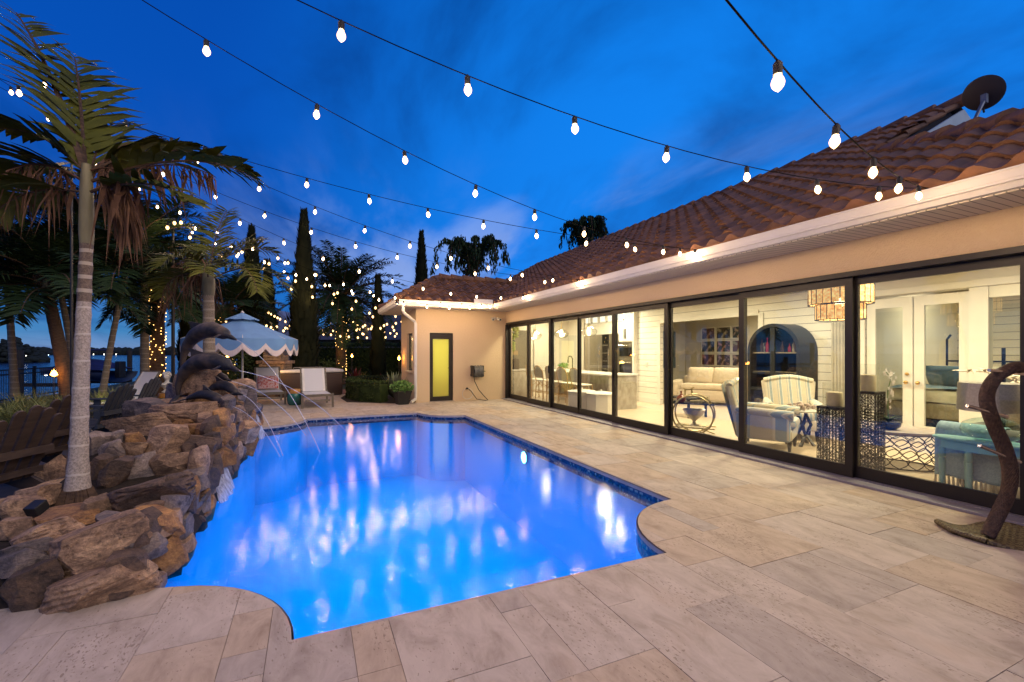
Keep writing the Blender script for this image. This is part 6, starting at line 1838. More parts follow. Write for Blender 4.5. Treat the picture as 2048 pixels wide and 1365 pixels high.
m = MB(); m.prism(arch(.075), .012, .016, TX); m.build('glass_pane', M['cab_glass'], cb)
for z in (.36, 1.06, 1.46):
    MB().box(.06, Dp-.03, .08, W_-.08, z, z+.025).build('shelf', M['shelf'], cb)
rq = random.Random(17)
bcols = [(.30, .06, .02), (.02, .05, .02), (.5, .42, .25), (.35, .02, .03), (.06, .03, .01), (.55, .5, .4)]
bm_ = [mat('bottle glass', c, None, 4, .15) for c in bcols]
for i in range(12):
    x, y = rq.uniform(.12, .3), .14+i*.075
    if abs(y-W_/2) < .06: continue
    h = rq.uniform(.16, .30)
    o = MB().lathe([(.03, 0), (.034, .01), (.034, h*.55), (.012, h*.72), (.012, h*.96), (.015, h)], 10).build('bottle', bm_[i % 6], None, True); o.location = (8.5+x, 5.62+y, FZ+1.486)
    tag(o, ('amber', 'dark green', 'pale gold', 'red', 'brown', 'cream')[i % 6]+' bottle '+('left' if y > W_/2 else 'right')+' of the cabinet door stile on the top shelf', 'bottle', 'bottles in the arched cabinet')
for i in range(11):
    y = .15+i*.078
    if abs(y-W_/2) < .06: continue
    o = MB().lathe([(.025, 0), (.004, .008), (.004, .06), (.03, .09), (.034, .15), (.028, .17)], 10).build('wine_glass', M['clear_glass'], None, True); o.location = (8.5+.22, 5.62+y, FZ+1.086)
    tag(o, 'stemmed glass on the middle shelf of the arched cabinet', 'wine glass', 'glasses in the arched cabinet')
for i in range(4):
    o = MB().lathe([(.05, 0), (.07, .10), (.06, .12)], 12).build('jar', bm_[2], None, True); o.location = (8.5+.2, 5.62+.66+i*.13 if i > 1 else 5.62+.2+i*.13, FZ+.386)
    tag(o, 'round tan jar on the lowest shelf of the arched cabinet', 'jar', 'jars in the arched cabinet')
lamp('cabinet_light', 'POINT', (8.5+.2, 6.2, 1.95), .8, (1, .75, .4), .05)
# lattice pillar candle stands
def lattice(lab, loc, w_, h, cup, lab2):
    t = thing('candle_pedestal', lab, 'pedestal', loc, rad(2), 'pierced metal candle pedestals')
    m = MB(); r = random.Random(int(h*100))
    s_ = .034; nx_, nz_ = int(w_/s_), int(h/s_)
    for f in range(4):
        Mx = Matrix.Rotation(f*PI/2, 4, 'Z') @ Matrix.Translation((0, -w_/2, 0))
        for i in range(nx_+1): 
            x = -w_/2+i*w_/nx_; m.box(x-.003, x+.003, -.0025, .0025, 0, h, Mx)
        for j in range(nz_+1):
            z = j*h/nz_; m.box(-w_/2, w_/2, -.0028, .0028, max(0, z-.003), min(h, z+.003), Mx)
        for i in range(nx_):
            for j in range(nz_):
                if r.random() < .6:
                    x = -w_/2+(i+.5)*w_/nx_; z = (j+.5)*h/nz_
                    m.box(-.017, .017, -.0022, .0022, -.0035, .0035, Mx @ Matrix.Translation((x, 0, z)) @ Matrix.Rotation(r.choice((.78, -.78)), 4, 'Y'))
    m.build('lattice', M['iron'], t)
    m = MB(); m.box(-w_/2-.004, w_/2+.004, -w_/2-.004, w_/2+.004, h+.001, h+.03); m.build('top_plate', M['iron'], t)
    c = thing('candle_vase', lab2, 'candle', Vector(loc)+Vector((0, 0, h+.031)))
    gl = MB(); gl.lathe([(w_*.46, 0), (w_*.47, cup), (w_*.455, cup), (w_*.445, .01)], 20, lobes=0); gl.build('glass_cylinder', M['clear_glass'], c, True)
    k = MB(); k.lathe([(w_*.33, .005), (w_*.34, cup*.55), (w_*.30, cup*.60), (.0, cup*.58)], 20); k.build('candle', M['candle'], c, True)
lattice('shorter pierced dark metal pedestal beside the door mullion', (5.99+.16, 3.62, FZ), .27, .76, .30, 'ivory candle in a glass cylinder on the shorter pedestal')
lattice('taller pierced dark metal pedestal right of the door mullion', (6.02+.16, 3.25, FZ), .24, .98, .33, 'ivory candle in a glass cylinder on the taller pedestal')
# coffee table with curled wire base
ct = thing('coffee_table', 'oval coffee table on a curled black wire base', 'coffee table', (7.0, 3.45, FZ), rad(-60))
MB().lathe([(.0, .44), (.50, .44), (.52, .455), (.52, .475), (.50, .485), (.0, .486)], 40, sx=1.1, sy=.72).build('top', mat('greyed wood top', (.36, .30, .24), (.28, .23, .18), 6, .5), ct, 40)
m = MB()
for row in range(3):
    for k in range(18):
        a = 2*PI*(k+.5*(row % 2))/18; a2 = a+2*PI/36
        for sg in (-1, 1):
            pts = []
            for i in range(9):
                f = i/8; aa = a+sg*(2*PI/36)*math.sin(PI*f)*.98
                pts.append((.5*math.cos(aa)*1.04, .5*math.sin(aa)*.66, .012+(row+f)*.142))
            m.tube(pts, .0058, 5)
m.ring((0, 0, .008), .0, .001)
for z in (.008, .435): m.tube([(.5*math.cos(2*PI*i/40)*1.04, .5*math.sin(2*PI*i/40)*.66, z) for i in range(41)], .008, 6)
m.build('wire_base', M['iron'], ct, True)
# orchid
oc = thing('orchid', 'white orchid in a navy bowl on the oval coffee table', 'orchid', (6.84, 3.36, FZ+.487))
MB().lathe([(.07, 0), (.12, .04), (.13, .08), (.115, .10), (.09, .09)], 20).build('bowl', M['pot_blue'], oc, True)
m = MB()
for k in range(8):
    a = k*.8; m.add([(0, 0, .08), (.06*math.cos(a+.4), .06*math.sin(a+.4), .14), (.17*math.cos(a), .17*math.sin(a), .17), (.06*math.cos(a-.4), .06*math.sin(a-.4), .14)], [(0, 1, 2, 3)])
m.build('leaves', M['leaf_dark'], oc)
st = [(0, 0, .1), (-.02, .0, .3), (.0, .01, .5), (.05, .0, .66), (-.02, .02, .74)]
MB().tube(st, .005, 6).build('stem', M['herb'], oc)
m = MB(); rq = random.Random(5)
for k in range(30):
    f = rq.uniform(.25, 1); x = f*4; i = min(int(x), 3); q = Vector(st[i]).lerp(Vector(st[i+1]), x-i)+Vector((rq.gauss(0, .03), rq.gauss(0, .03), rq.gauss(0, .02)))
    for j in range(5):
        a = 2*PI*j/5; m.add([q, q+Vector((.016*math.cos(a-.5), -.01, .016*math.sin(a-.5))), q+Vector((.032*math.cos(a), -.004, .032*math.sin(a))), q+Vector((.016*math.cos(a+.5), -.01, .016*math.sin(a+.5)))], [(0, 1, 2, 3)])
m.build('blossom', M['petal'], oc)
# bar cart
bc = thing('bar_cart', 'round framed gold bar cart behind the glass', 'bar cart', (6.32, 6.12, FZ), rad(-52))
m = MB()
for y in (-.17, .17): m.ring((0, y, .37), .34, .014, 40, (0, 1, 0))
m.tube([(-.26, -.17, .15), (-.26, .17, .15)], .011, 6); m.tube([(.26, -.17, .15), (.26, .17, .15)], .011, 6)
for y in (-.17, .17): m.tube([(-.36, y, .14), (.36, y, .14)], .011, 6); m.tube([(.12, y, .08), (.34, y*1.2, 0)], .011, 6); m.tube([(-.12, y, .08), (-.34, y*1.2, 0)], .011, 6)
m.build('frame', M['gold_metal'], bc, True)
MB().box(-.36, .36, -.18, .18, .555, .572).build('top_shelf', M['oven_glass'], bc); MB().box(-.30, .30, -.165, .165, .155, .163).build('lower_shelf', M['clear_glass'], bc)
def lay(name, mb, ma, loc, lab, cat, sm=True, rz=0, group=None):
    o = mb.build(name, ma, None, sm); o.location = loc; o.rotation_euler = (0, 0, rz); return tag(o, lab, cat, group)
bl = Vector((6.32, 6.12, FZ))
lay('bowl', MB().lathe([(.09, 0), (.085, .015), (.03, .04), (.028, .08), (.07, .12), (.15, .19), (.19, .27), (.2, .29), (.18, .275), (.13, .19), (.0, .13)], 32), M['steel'], bl+Vector((.0, -.01, .165)), 'large silver footed bowl on the lower shelf of the bar cart', 'bowl')
lay('decanter', MB().lathe([(.05, 0), (.075, .03), (.08, .08), (.03, .13), (.015, .16), (.02, .2)], 16), bm_[0], bl+Vector((-.13, .17, .574)), 'red tinted decanter on the bar cart', 'decanter')
lay('ice_bucket', MB().lathe([(.075, 0), (.085, .13), (.078, .13), (.07, .01)], 20), M['clear_glass'], bl+Vector((.12, -.14, .574)), 'cut glass ice bucket on the bar cart', 'ice bucket')
for i in range(3): lay('tumbler', MB().lathe([(.03, 0), (.035, .08), (.031, .08), (.028, .008)], 12), M['clear_glass'], bl+Vector((.02+.06*i, -.03-.06*i, .574)), 'low glass tumbler on the bar cart', 'tumbler', True, 0, 'tumblers on the bar cart')
lay('figurine', MB().tube([(-.12, 0, .02), (-.09, 0, .16), (.09, 0, .16), (.13, 0, .03)], .02, 8).tube([(-.1, 0, .02), (-.11, .0, .17), (-.15, 0, .19)], .018, 8).tube([(.09, 0, .0), (.10, 0, .18), (.15, 0, .2)], .018, 8), M['gold_metal'], Vector((8.0, 7.9, FZ+.46)), 'bronze animal figurine on a low table before the sofa', 'figurine')
ot = thing('low_table', 'low dark table carrying the bronze figurine', 'table', (8.0, 7.9, FZ)); MB().box(-.3, .3, -.3, .3, .41, .46, bev=.01).build('top', M['cab_black'], ot)
for x in (-.26, .26):
    for y in (-.26, .26): MB().box(x-.02, x+.02, y-.02, y+.02, 0, .409).build('leg', M['cab_black'], ot)
# sofa in the back room
sf = thing('sofa', 'large cream linen sofa in the back room', 'sofa', (10.9, 9.0, FZ), rad(-58))
MB().box(-1.5, 1.5, -.45, .5, .12, .42, bev=.05).build('base', M['linen'], sf, 40)
for k in (-1, 1): MB().box(k*.72-.70, k*.72+.70, -.46, .2, .425, .58, bev=.06).build('seat_cushion', M['linen'], sf, 40)
MB().box(-1.5, 1.5, .3, .52, .421, .78, bev=.06).build('back', M['linen'], sf, 40)
for k in (-1, 1): MB().box(k*1.62-.15, k*1.62+.15, -.48, .52, .12, .66, bev=.10).build('arm', M['linen'], sf, 40)
for k, x in enumerate((-1.0, -.3, .45, 1.05)):
    m = MB(); pillow(m, Matrix.Translation((x, .16, .56)) @ Matrix.Rotation(rad(72), 4, 'X'), .74, .5, .12); m.build('back_pillow', M['linen'], sf, True)
# picture grid
for i, (y) in enumerate((12.25, 11.58, 10.91)):
    for j, z in enumerate((2.17, 1.69, 1.21, .73)):
        rq = random.Random(i*7+j)
        t = thing('picture_frame', ('left', 'middle', 'right')[i]+' column photo frame, '+('top', 'second', 'third', 'bottom')[j]+' row on the back wall', 'picture', (13.37, y, z+FZ), 0, 'grid of framed photos')
        m = MB(); m.box(-.02, .025, -.33, .33, -.23, -.19); m.box(-.02, .025, -.33, .33, .19, .23); m.box(-.02, .025, -.33, -.29, -.189, .189); m.box(-.02, .025, .29, .33, -.189, .189); m.build('frame', M['frame_white'], t)
        MB().box(.0, .02, -.289, .289, -.189, .189).build('photo', mat('dim family photo', (rq.uniform(.03, .10), .04, .03), (rq.uniform(.28, .4), rq.uniform(.2, .3), .2), rq.uniform(5, 9), .3, lo=.5, hi=.62, coords='Object'), t)
tv = thing('wall_panel_art', 'blue grey scrollwork wall panel at the left of the back room', 'wall art', (12.4, 13.36, 1.6)); MB().box(-.45, .45, -.02, .02, -.7, .7).build('board', mat('blue grey board', (.10, .14, .16), None, 3, .6), tv)
m = MB(); m.ring((0, -.03, .3), .2, .015, 24, (0, 1, 0)); m.ring((.1, -.03, -.2), .22, .015, 24, (0, 1, 0)); m.build('scroll', M['iron'], tv)
# chandelier
ch = thing('chandelier', 'two tier drum chandelier of glowing amber shell strips', 'chandelier', (7.17, 4.14, FZ))
cm_, t_, n_n, l_l, pr = nt('amber shell strip'); tcx = n_n.new('ShaderNodeTexCoord'); nzx = n_n.new('ShaderNodeTexNoise'); nzx.inputs['Scale'].default_value = 28; nzx.inputs['Detail'].default_value = 5; l_l.new(tcx.outputs['Object'], nzx.inputs[0])
crx = n_n.new('ShaderNodeValToRGB'); crx.color_ramp.elements[0].position = .3; crx.color_ramp.elements[0].color = (.55, .25, .05, 1); crx.color_ramp.elements[1].position = .7; crx.color_ramp.elements[1].color = (1, .72, .32, 1); l_l.new(nzx.outputs['Fac'], crx.inputs[0])
l_l.new(crx.outputs[0], pr.inputs['Base Color']); l_l.new(crx.outputs[0], pr.inputs['Emission Color']); pr.inputs['Emission Strength'].default_value = .85; cm_.cycles.emission_sampling = 'NONE'
for (rd, z0, z1, nn) in ((.40, 2.19, 2.46, 24), (.31, 1.965, 2.185, 20)):
    rods = MB()
    for k in range(nn):
        a0, a1 = 2*PI*(k+.08)/nn, 2*PI*(k+.92)/nn
        s_ = MB(); s_.add([(rd*math.cos(a), rd*math.sin(a), z) for z in (z0+.01, z1-.01) for a in (a0, a1)] + [((rd-.006)*math.cos(a), (rd-.006)*math.sin(a), z) for z in (z0+.01, z1-.01) for a in (a0, a1)], [(0, 1, 3, 2), (5, 4, 6, 7), (0, 4, 5, 1), (2, 3, 7, 6)]); s_.build('shell_strip', cm_, ch)
        a = 2*PI*k/nn; rods.tube([(rd*math.cos(a), rd*math.sin(a), z0), (rd*math.cos(a), rd*math.sin(a), z1)], .006, 5)
    for z in (z0, z1): rods.ring((0, 0, z), rd, .007, 40)
    rods.build('wire_frame', M['iron'], ch)
m = MB()
for k in range(3): a = 2*PI*k/3; m.tube([(.39*math.cos(a), .39*math.sin(a), 2.46), (.02*math.cos(a), .02*math.sin(a), 2.95)], .003, 4)
m.tube([(0, 0, 2.2), (0, 0, 2.99)], .006, 6); m.build('hanger', M['iron'], ch)
MB().ball((0, 0, 2.22), .07, 12, 8).build('globe', M['warm_lamp'], ch, True)
lamp('chandelier_light', 'POINT', (7.17, 4.14, 2.1), 22, (1, .75, .4), .2)
# tufted sofa, throw, console, lamp
ts = thing('tufted_sofa', 'grey brown rolled arm sofa with its back to the glass', 'sofa', (6.66, 1.5, FZ))
MB().box(-.32, .42, -1.05, 1.0, .15, .42, bev=.04).build('base', M['tufted'], ts, 40)
m = MB(); m.box(-.40, -.20, -1.05, 1.02, .16, .56, bev=.05); m.tube([(-.32, -1.08, .60), (-.32, 1.05, .60)], .11, 16); m.build('back', M['tufted'], ts, True)
for y in (-1.0, .98): 
    m = MB(); m.tube([(-.36, y, .60), (.42, y, .60)], .10, 14); m.box(-.3, .40, y-.07, y+.07, .16, .58, bev=.02); m.build('arm', M['tufted'], ts, True)
MB().box(-.18, .42, -.88, .86, .425, .55, bev=.05).build('seat_cushion', M['tufted'], ts, 40)
for x in (-.28, .36):
    for y in (-.95, .93): MB().lathe([(.03, 0), (.035, .04), (.055, .09), (.06, .149)], 10, (x, y, 0)).build('leg', M['cab_black'], ts, True)
th_ = thing('throw_blanket', 'aqua knit throw with white tassels over the sofa back', 'throw', (6.34, 2.36, FZ))
def thf(u, v):
    y = (u-.5)*.52
    if v < .7: return Vector((-.118-.01*math.sin(u*14), y, .16+.44*(v/.7)))
    a = PI-(v-.7)/.3*PI*.9; return Vector((.118*math.cos(a), y, .60+.122*math.sin(a)))
m = MB(); m.sheet(thf, 20, 20); o = m.build('blanket', M['throw'], th_, True); sdm = o.modifiers.new('s', 'SOLIDIFY'); sdm.thickness = .012
m = MB()
for k in range(15): m.tube([(-.125, -.255+k*.0364, .17), (-.13+R.uniform(-.01, .01), -.255+k*.0364+R.uniform(-.008, .008), .075)], [.009, .013], 6)
m.build('tassels', M['candle'], th_, True)
cs = thing('console_table', 'seafoam painted half round console table at the glass', 'console table', (6.09, 2.14, FZ))
m = MB(); m.lathe([(.0, .575), (.34, .575), (.36, .585), (.36, .60), (.34, .61), (.0, .611)], 32, sx=.42, sy=1.25); m.build('top', M['aqua_paint'], cs, 40)
m = MB(); m.lathe([(.31, .49), (.31, .574)], 32, sx=.38, sy=1.22); m.build('apron', M['aqua_paint'], cs, 40)
for x, y in ((-.02, .36), (-.09, .12), (-.02, -.36), (.09, .20), (-.09, -.14)): MB().lathe([(.02, 0), (.026, .03), (.02, .05), (.03, .36), (.02, .38), (.03, .40), (.028, .489)], 12, (x, y, 0)).build('leg', M['aqua_paint'], cs, True)
tl_ = thing('table_lamp', 'ribbed pale green glass lamp with a grey drum shade on the console', 'table lamp', (6.08, 2.12, FZ+.612))
MB().lathe([(.07, 0), (.12, .01), (.20, .06), (.225, .11), (.205, .17), (.13, .215), (.05, .235), (.04, .26)], 48, lobes=20, amp=.05).build('glass_base', M['aqua_glass'], tl_, True)
MB().tube([(0, 0, .25), (0, 0, .40)], .012, 8).build('stem', M['brass'], tl_, True)
m = MB(); m.lathe([(.255, .30), (.245, .57)], 40); m.lathe([(.250, .301), (.240, .569)], 40); m.build('lamp_shade', M['shade'], tl_, True)
pf = thing('feather_plume', 'pale dried palm plume standing at the right in the room', 'dried plume', (7.6, 2.0, FZ)); m = MB(); m.lathe([(.10, 0), (.13, .25), (.07, .45), (.09, .5)], 16); m.build('vase', M['plaster_white'], pf, True)
for k in range(4):
    m = MB(); frond(m, (0, 0, .45), 1.0+k*1.3, 1.25, 1.35, 1.3, .28, 24, .02, 80+k, .5); m.build('plume', [mat('pale plume', (.62, .55, .42), None, 5, .9), M['candle']], pf)
# bedroom
bd = thing('bed', 'bed with a blue quilt seen through the French doors', 'bed', (11.2, 4.35, FZ), rad(0))
MB().box(-1.0, 1.0, -.95, .6, .02, .28, bev=.02).build('base', M['pot_blue'], bd); MB().box(-1.05, 1.05, -1.0, .65, .29, .56, bev=.03).build('footboard_panel', M['taupe'], bd, 40)
MB().box(-1.02, 1.02, -.97, .64, .565, .82, bev=.08).build('mattress', M['bedcream'], bd, 40)
m = MB(); m.sheet(lambda u, v: (-1.06+u*1.1, -1.03+v*1.66, .83+.02*math.sin(u*9+v*5)-(.25*max(0, (.06-v)/.06) if v < .06 else 0)), 20, 24); m.build('quilt', M['blue_bed'], bd, True)
for x, y, mt in ((.5, .30, 'bedcream'), (.5, -.3, 'bedcream'), (.2, .25, 'blue_bed'), (.15, -.45, 'bedcream')):
    m = MB(); pillow(m, Matrix.Translation((x, y, .80)) @ Matrix.Rotation(PI/2, 4, 'Z') @ Matrix.Rotation(rad(65), 4, 'X'), .62, .46, .09); m.build('pillow', M[mt], bd, True)
m = MB(); 
for y in (-.95, .62): m.tube([(1.06, y, .3), (1.06, y, 1.75), (1.06, y*.9, 1.85)], .022, 8)
m.tube([(1.06, -.95, 1.3), (1.06, .62, 1.3)], .016, 6); m.tube([(-1.08, -.95, .1), (-1.08, -.95, 1.55)], .025, 8); m.build('iron_post', M['iron'], bd, True)
nl = thing('bedside_lamp', 'lit bedside lamp with a cream shade in the bedroom', 'table lamp', (12.55, 4.75, .78)); MB().lathe([(.06, 0), (.07, .02), (.03, .08), (.05, .2), (.015, .28)], 12).build('base', M['brass'], nl, True)
MB().lathe([(.15, .28), (.11, .52)], 20).build('lamp_shade', emit('lit cream shade', (1, .74, .42), 1.3), nl, True)
nsd = thing('nightstand', 'small cream nightstand under the bedside lamp', 'nightstand', (12.55, 4.75, FZ)); MB().box(-.25, .25, -.25, .25, 0, .76, bev=.01).build('cabinet', M['cream'], nsd); MB().ball((-.26, 0, .5), .02, 8, 6).build('knob', M['brass'], nsd)
lamp('bedside_light', 'POINT', (12.4, 4.6, 1.25), 9, (1, .75, .42), .15)
# ------------------------------------------------------------ kitchen
isl_ = thing('kitchen_island', 'long speckled marble kitchen island with white top', 'kitchen island', (7.4, 11.3, FZ))
MB().box(-.42, .46, -1.75, -1.67, 0, .87).build('end_panel', M['marble'], isl_); MB().box(-.12, .42, -1.669, 1.9, .08, .869).build('cabinet', M['marble'], isl_); MB().box(-.50, .52, -1.80, 1.95, .871, .91, bev=.004).build('counter_top', M['quartz'], isl_)
def bar_stool(lab, loc, rz):
    t = thing('bar_stool', lab, 'bar stool', loc, rz, 'rattan bar stools at the island')
    MB().box(-.2, .2, -.19, .19, .60, .635, bev=.02).build('seat', M['weave'], t, 40)
    m = MB()
    bp_ = [(-.21, .19, .62), (-.23, .23, .85), (-.20, .26, .98), (-.10, .28, 1.05), (0, .285, 1.07), (.10, .28, 1.05), (.20, .26, .98), (.23, .23, .85), (.21, .19, .62)]
    m.tube(bp_, .017, 8); fr_ = m.build('back_frame', M['rattan'], t, True)
    b = MB(); b.sheet(lambda u, v: ((u-.5)*.42*(1 if v < .6 else max(.05, 1-((v-.6)/.4)**2)), .205+.075*v-.03*math.sin(PI*u)*0, .70+v*.35), 10, 8); b.build('backrest', M['weave'], t, True)
    for x in (-.19, .19):
        for y in (-.18, .19): MB().tube([(x*1.12, y*1.12, 0), (x, y, .62)], .016, 7).build('leg', M['rattan'], t, True)
    h = MB()
    for (a, b_) in (((-.2, -.19), (.2, -.19)), ((-.2, .2), (.2, .2)), ((-.2, -.19), (-.2, .2)), ((.2, -.19), (.2, .2))):
        h.tube([(a[0]*1.05, a[1]*1.05, .25), (b_[0]*1.05, b_[1]*1.05, .25)], .012, 6)
        h.tube([(a[0], a[1], .40), ((a[0]+b_[0])/2, (a[1]+b_[1])/2, .56), (b_[0], b_[1], .40)], .010, 6)
    h.build('stretcher', M['rattan'], t, True)
for i, y in enumerate((13.0, 12.35, 11.65, 10.95, 10.25)):
    bar_stool(('farthest bar stool', 'second farthest bar stool, in front of the tap', 'middle bar stool', 'second nearest bar stool', 'bar stool nearest the marble end panel')[i]+' along the island', (6.62, y, FZ), rad(90+(-8, 5, -4, 6, 3)[i]))
kt = thing('kitchen_tap', 'black spring kitchen tap on the island', 'tap', (7.55, 12.25, FZ+.911)); MB().tube([(0, 0, 0), (0, 0, .36), (-.03, 0, .43), (-.09, 0, .45), (-.15, 0, .42), (-.16, 0, .33)], .017, 8).build('spout', M['black'], kt, True); MB().tube([(-.16, 0, .33), (-.16, 0, .24)], .024, 8).build('spray_head', M['black'], kt, True)
hb_ = thing('herb_pot', 'leafy green herb in a low pot on the island by the tap', 'potted herb', (7.25, 12.3, FZ+.911)); MB().lathe([(.08, 0), (.10, .08)], 14).build('pot', M['plaster_white'], hb_, True); m = MB(); leafy(m, random.Random(3), (0, 0, .15), .17, .17, .10, 260, .06); m.build('foliage', M['herb'], hb_)
# pendants
for i, (y, ) in enumerate(((13.75,), (12.0,), (10.5,))):
    t = thing('pendant_lamp', ('farthest clear glass pendant lamp over the island', 'middle clear glass pendant lamp over the island', 'nearest clear glass pendant lamp over the island')[i], 'pendant lamp', (7.0, y, 1.93), 0, 'clear glass pendants over the island')
    MB().lathe([(.12, 0), (.19, .06), (.235, .15), (.20, .20), (.09, .26), (.05, .30), (.05, .36)], 28).build('glass_shade', M['pendant_glass'], t, True)
    MB().tube([(0, 0, .28), (0, 0, .38), (0, 0, .99)], [.03, .012, .006], 8).build('stem', M['gold_metal'], t, True)
    MB().lathe([(.001, .03), (.05, .05), (.06, .17), (.03, .26)], 12).build('bulb', emit('pendant filament %d' % i, (1, .80, .48), 9), t, True)
    lamp('pendant_light', 'POINT', (7.0, y, 2.05), 14, (1, .8, .48), .05)
# tall cabinets, fridge, ovens on the back wall
kc = thing('kitchen_cabinets', 'white tall kitchen cabinets with lit glass uppers along the back wall', 'cabinets', (9.0, 12.3, FZ))
m = MB(); m.box(-.10, .6, -1.35, -1.28, 0, 3.0); m.box(-.08, .6, -1.279, -.62, 0, .80); m.box(-.08, .6, -1.279, -.62, 1.80, 2.42); m.box(-.08, .6, -.619, 1.35, 2.08, 2.42); m.box(-.08, .6, -1.279, 1.35, 2.42, 2.45); m.box(.3, .6, -1.279, 1.35, 2.45, 3.0); m.box(-.08, .3, -1.279, 1.35, 2.76, 3.0)
m.build('carcass', M['white'], kc)
for k in range(6):
    y0 = -1.27+k*.435
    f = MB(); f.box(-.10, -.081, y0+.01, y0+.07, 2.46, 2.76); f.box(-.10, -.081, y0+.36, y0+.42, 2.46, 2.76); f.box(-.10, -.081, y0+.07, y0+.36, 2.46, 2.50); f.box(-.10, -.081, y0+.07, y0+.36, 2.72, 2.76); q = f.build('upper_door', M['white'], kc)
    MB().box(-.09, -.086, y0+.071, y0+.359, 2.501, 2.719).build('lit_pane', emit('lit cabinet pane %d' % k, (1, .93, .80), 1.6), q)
    MB().box(-.125, -.101, y0+.37, y0+.385, 2.48, 2.51).build('pull', M['black'], q)
for k in range(2):
    y0 = -1.27+k*.325; f = MB(); f.box(-.10, -.081, y0+.006, y0+.32, 1.82, 2.40, bev=.004); f.box(-.085, -.0805, y0+.06, y0+.26, 1.9, 2.3) ; q = f.build('door', M['white'], kc); MB().box(-.13, -.101, y0+(.285 if k == 0 else .03), y0+(.30 if k == 0 else .045), 1.9, 2.2).build('pull', M['black'], q)
ov = thing('wall_oven', 'stainless double wall oven beside the refrigerator', 'oven', (9.0, 11.35, FZ)); MB().box(-.09, .55, -.32, .32, .805, 1.795).build('body', M['steel'], ov)
for z in (.86, 1.36): MB().box(-.10, -.0905, -.29, .29, z, z+.27).build('door_glass', M['oven_glass'], ov)
m = MB()
for z in (1.17, 1.70): m.tube([(-.14, -.28, z), (-.14, .28, z)], .016, 8)
m.build('handle', M['chrome'], ov, True); MB().box(-.10, -.0906, -.28, .28, 1.22, 1.30).build('control_panel', M['chrome'], ov)
fg_ = thing('refrigerator', 'wide stainless refrigerator with a glass wine column', 'refrigerator', (9.0, 12.68, FZ)); 
for k, (a, b_) in enumerate(((-.97, -.47), (-.46, -.10), (-.09, .95))): MB().box(-.09, .55, a, b_, .05, 2.07, bev=.006).build('door', M['steel'] if k != 1 else M['oven_glass'], fg_)
m = MB()
for y in (.0, -.52): m.tube([(-.15, y, .6), (-.15, y, 1.6)], .017, 8)
m.build('handle', M['chrome'], fg_, True)
m = MB()
for k in range(6): m.box(-.105, -.0905, -.44, -.12, .4+k*.26, .43+k*.26)
m.build('wine_rack', M['chrome'], fg_)
# far kitchen wall: grey boards, pantry doors, plant shelf
pn = thing('pantry_door', 'white panelled pantry door on the far kitchen wall', 'door', (8.0, 14.97, FZ)); MB().box(-.45, .45, -.05, .0, 0, 2.4, bev=.005).build('leaf', M['white'], pn)
m = MB()
for z0, z1 in ((.2, 1.15), (1.3, 2.2)): m.box(-.3, .3, -.062, -.0505, z0, z1, bev=.008)
m.build('panel', M['cream'], pn); MB().ball((.36, -.08, 1.05), .03, 8, 6).build('knob', M['black'], pn)
gb_ = thing('chalkboard', 'dark grey framed board on the far kitchen wall', 'board', (6.85, 14.96, 1.55)); MB().box(-.55, .55, -.03, .0, -.75, .75).build('board', mat('grey green board', (.12, .115, .085), None, 4, .6), gb_); m = MB(); m.box(-.58, .58, -.035, .0, .751, .80); m.box(-.58, .58, -.035, 0, -.80, -.751); m.build('frame', M['cream'], gb_)
wc = thing('peninsula_counter', 'speckled counter at the far end of the kitchen near the glass', 'counter', (6.35, 13.95, FZ)); MB().box(-.35, .5, -.35, .35, 0, .87).build('cabinet', M['marble'], wc); MB().box(-.38, .52, -.38, .38, .871, .91).build('counter_top', M['quartz'], wc)
sv = thing('plant_shelf', 'wooden wall shelf with trailing plants at the far left pane', 'shelf', (6.0, 13.9, 1.42)); MB().box(-.03, .35, -.15, .15, 0, .13).build('board', mat('pine shelf', (.42, .27, .12), None, 5, .6), sv); MB().box(.0, .03, -.12, .12, -.3, -.001).build('bracket', M['black'], sv)
for i, (x, z, lab) in enumerate(((.08, .135, 'trailing yellow green plant on the wooden kitchen shelf'), (.22, .7, 'upper trailing plant hanging above the kitchen shelf'))):
    t = thing('trailing_plant', lab, 'plant', (6.0+x, 13.86, 1.42+z)); MB().lathe([(.05, 0), (.08, .12)], 12).build('pot', M['plaster_white'], t, True); m = MB(); leafy(m, random.Random(i+90), (0, -.05, .10), .20, .14, .30, 300, .085); m.build('foliage', mat('yellow green leaf', (.22, .30, .04), (.34, .38, .07), 5, .6), t)
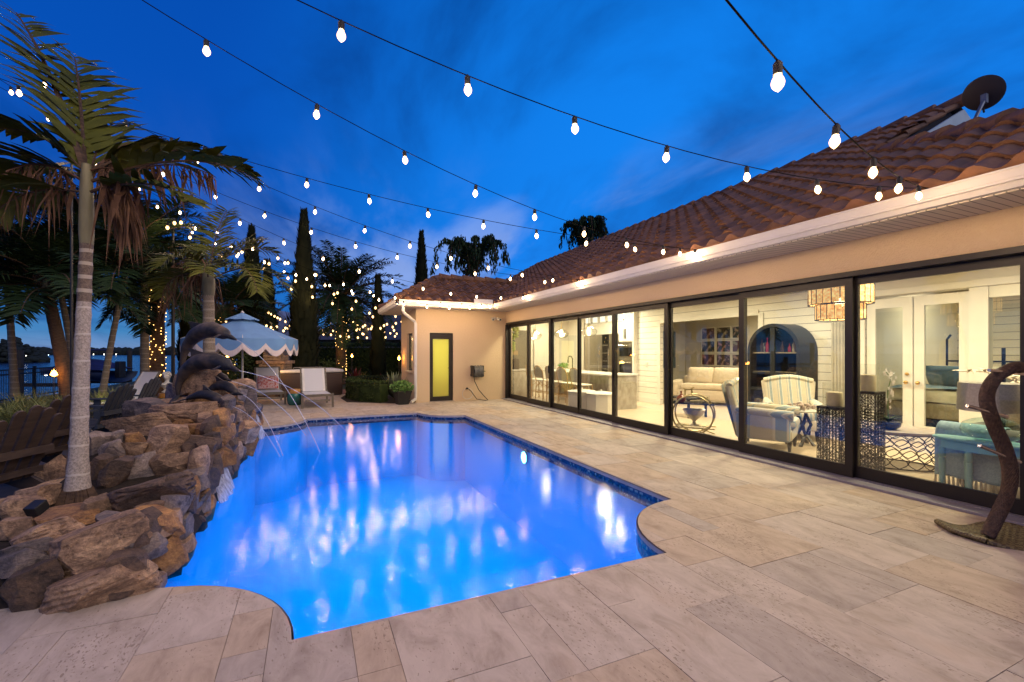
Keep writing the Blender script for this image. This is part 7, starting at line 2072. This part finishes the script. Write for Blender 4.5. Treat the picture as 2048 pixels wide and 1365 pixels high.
if True:
    t = thing('coffee_machine', 'black coffee machine on the far counter', 'coffee machine', (6.25, 13.8, FZ+.911)); MB().box(-.12, .12, -.14, .14, 0, .36, bev=.02).build('body', M['black'], t); MB().box(-.15, -.121, -.08, .08, .2, .3).build('spout', M['chrome'], t)
# pair of cream storage chests near the glass
for i, (x, y, rz, lab) in enumerate(((6.35, 9.85, 40, 'cream octagonal storage chest farther from the camera behind the glass'), (6.45, 9.15, 35, 'cream octagonal storage chest nearer the camera behind the glass'))):
    t = thing('storage_chest', lab, 'storage chest', (x, y, FZ), rad(rz), 'cream chests by the glass')
    MB().lathe([(.37, 0), (.36, .46)], 8).build('body', M['cream'], t); MB().lathe([(.385, .461), (.385, .49), (.36, .50), (.05, .54)], 8).build('lid', M['white'], t); MB().ball((0, 0, .55), .03, 8, 6).build('knob', M['white'], t, True)
    MB().tube([(.33, -.12, .3), (.40, -.06, .24), (.41, .0, .22), (.40, .06, .24), (.33, .12, .3)], .010, 6).build('handle', M['fringe'], t, True)
sw_ = thing('light_switch', 'white switch plate on the shiplap wall beside the kitchen', 'switch', (IX-.012, 10.55, 1.15)); MB().box(-.008, .006, -.06, .06, -.06, .06, bev=.003).build('plate', M['white'], sw_)
for y in (-.025, .025): MB().box(-.014, -.0085, y-.012, y+.012, -.03, .03).build('rocker', M['quartz'], sw_)

# ============================================================ camera and view
cd = bpy.data.cameras.new('camera'); cam = bpy.data.objects.new('camera', cd); COL.objects.link(cam)
cam.location = (0, 0, CH); cam.rotation_euler = (PI/2, 0, -rad(24.03))
cd.sensor_width = 36; cd.lens = 36*CF/2048; cd.shift_y = (HY-682.5)/2048; cd.clip_end = 3000; cd.clip_start = .05
SC.camera = cam
SC.view_settings.view_transform = 'Standard'; SC.view_settings.look = 'None'; SC.view_settings.gamma = 1
SC.view_settings.exposure = 0
cy = SC.cycles
cy.use_light_tree = True; cy.max_bounces = 8; cy.transparent_max_bounces = 24; cy.diffuse_bounces = 3; cy.glossy_bounces = 4
cy.sample_clamp_indirect = 5; cy.sample_clamp_direct = 0; cy.caustics_reflective = False; cy.caustics_refractive = False
cy.use_denoising = True
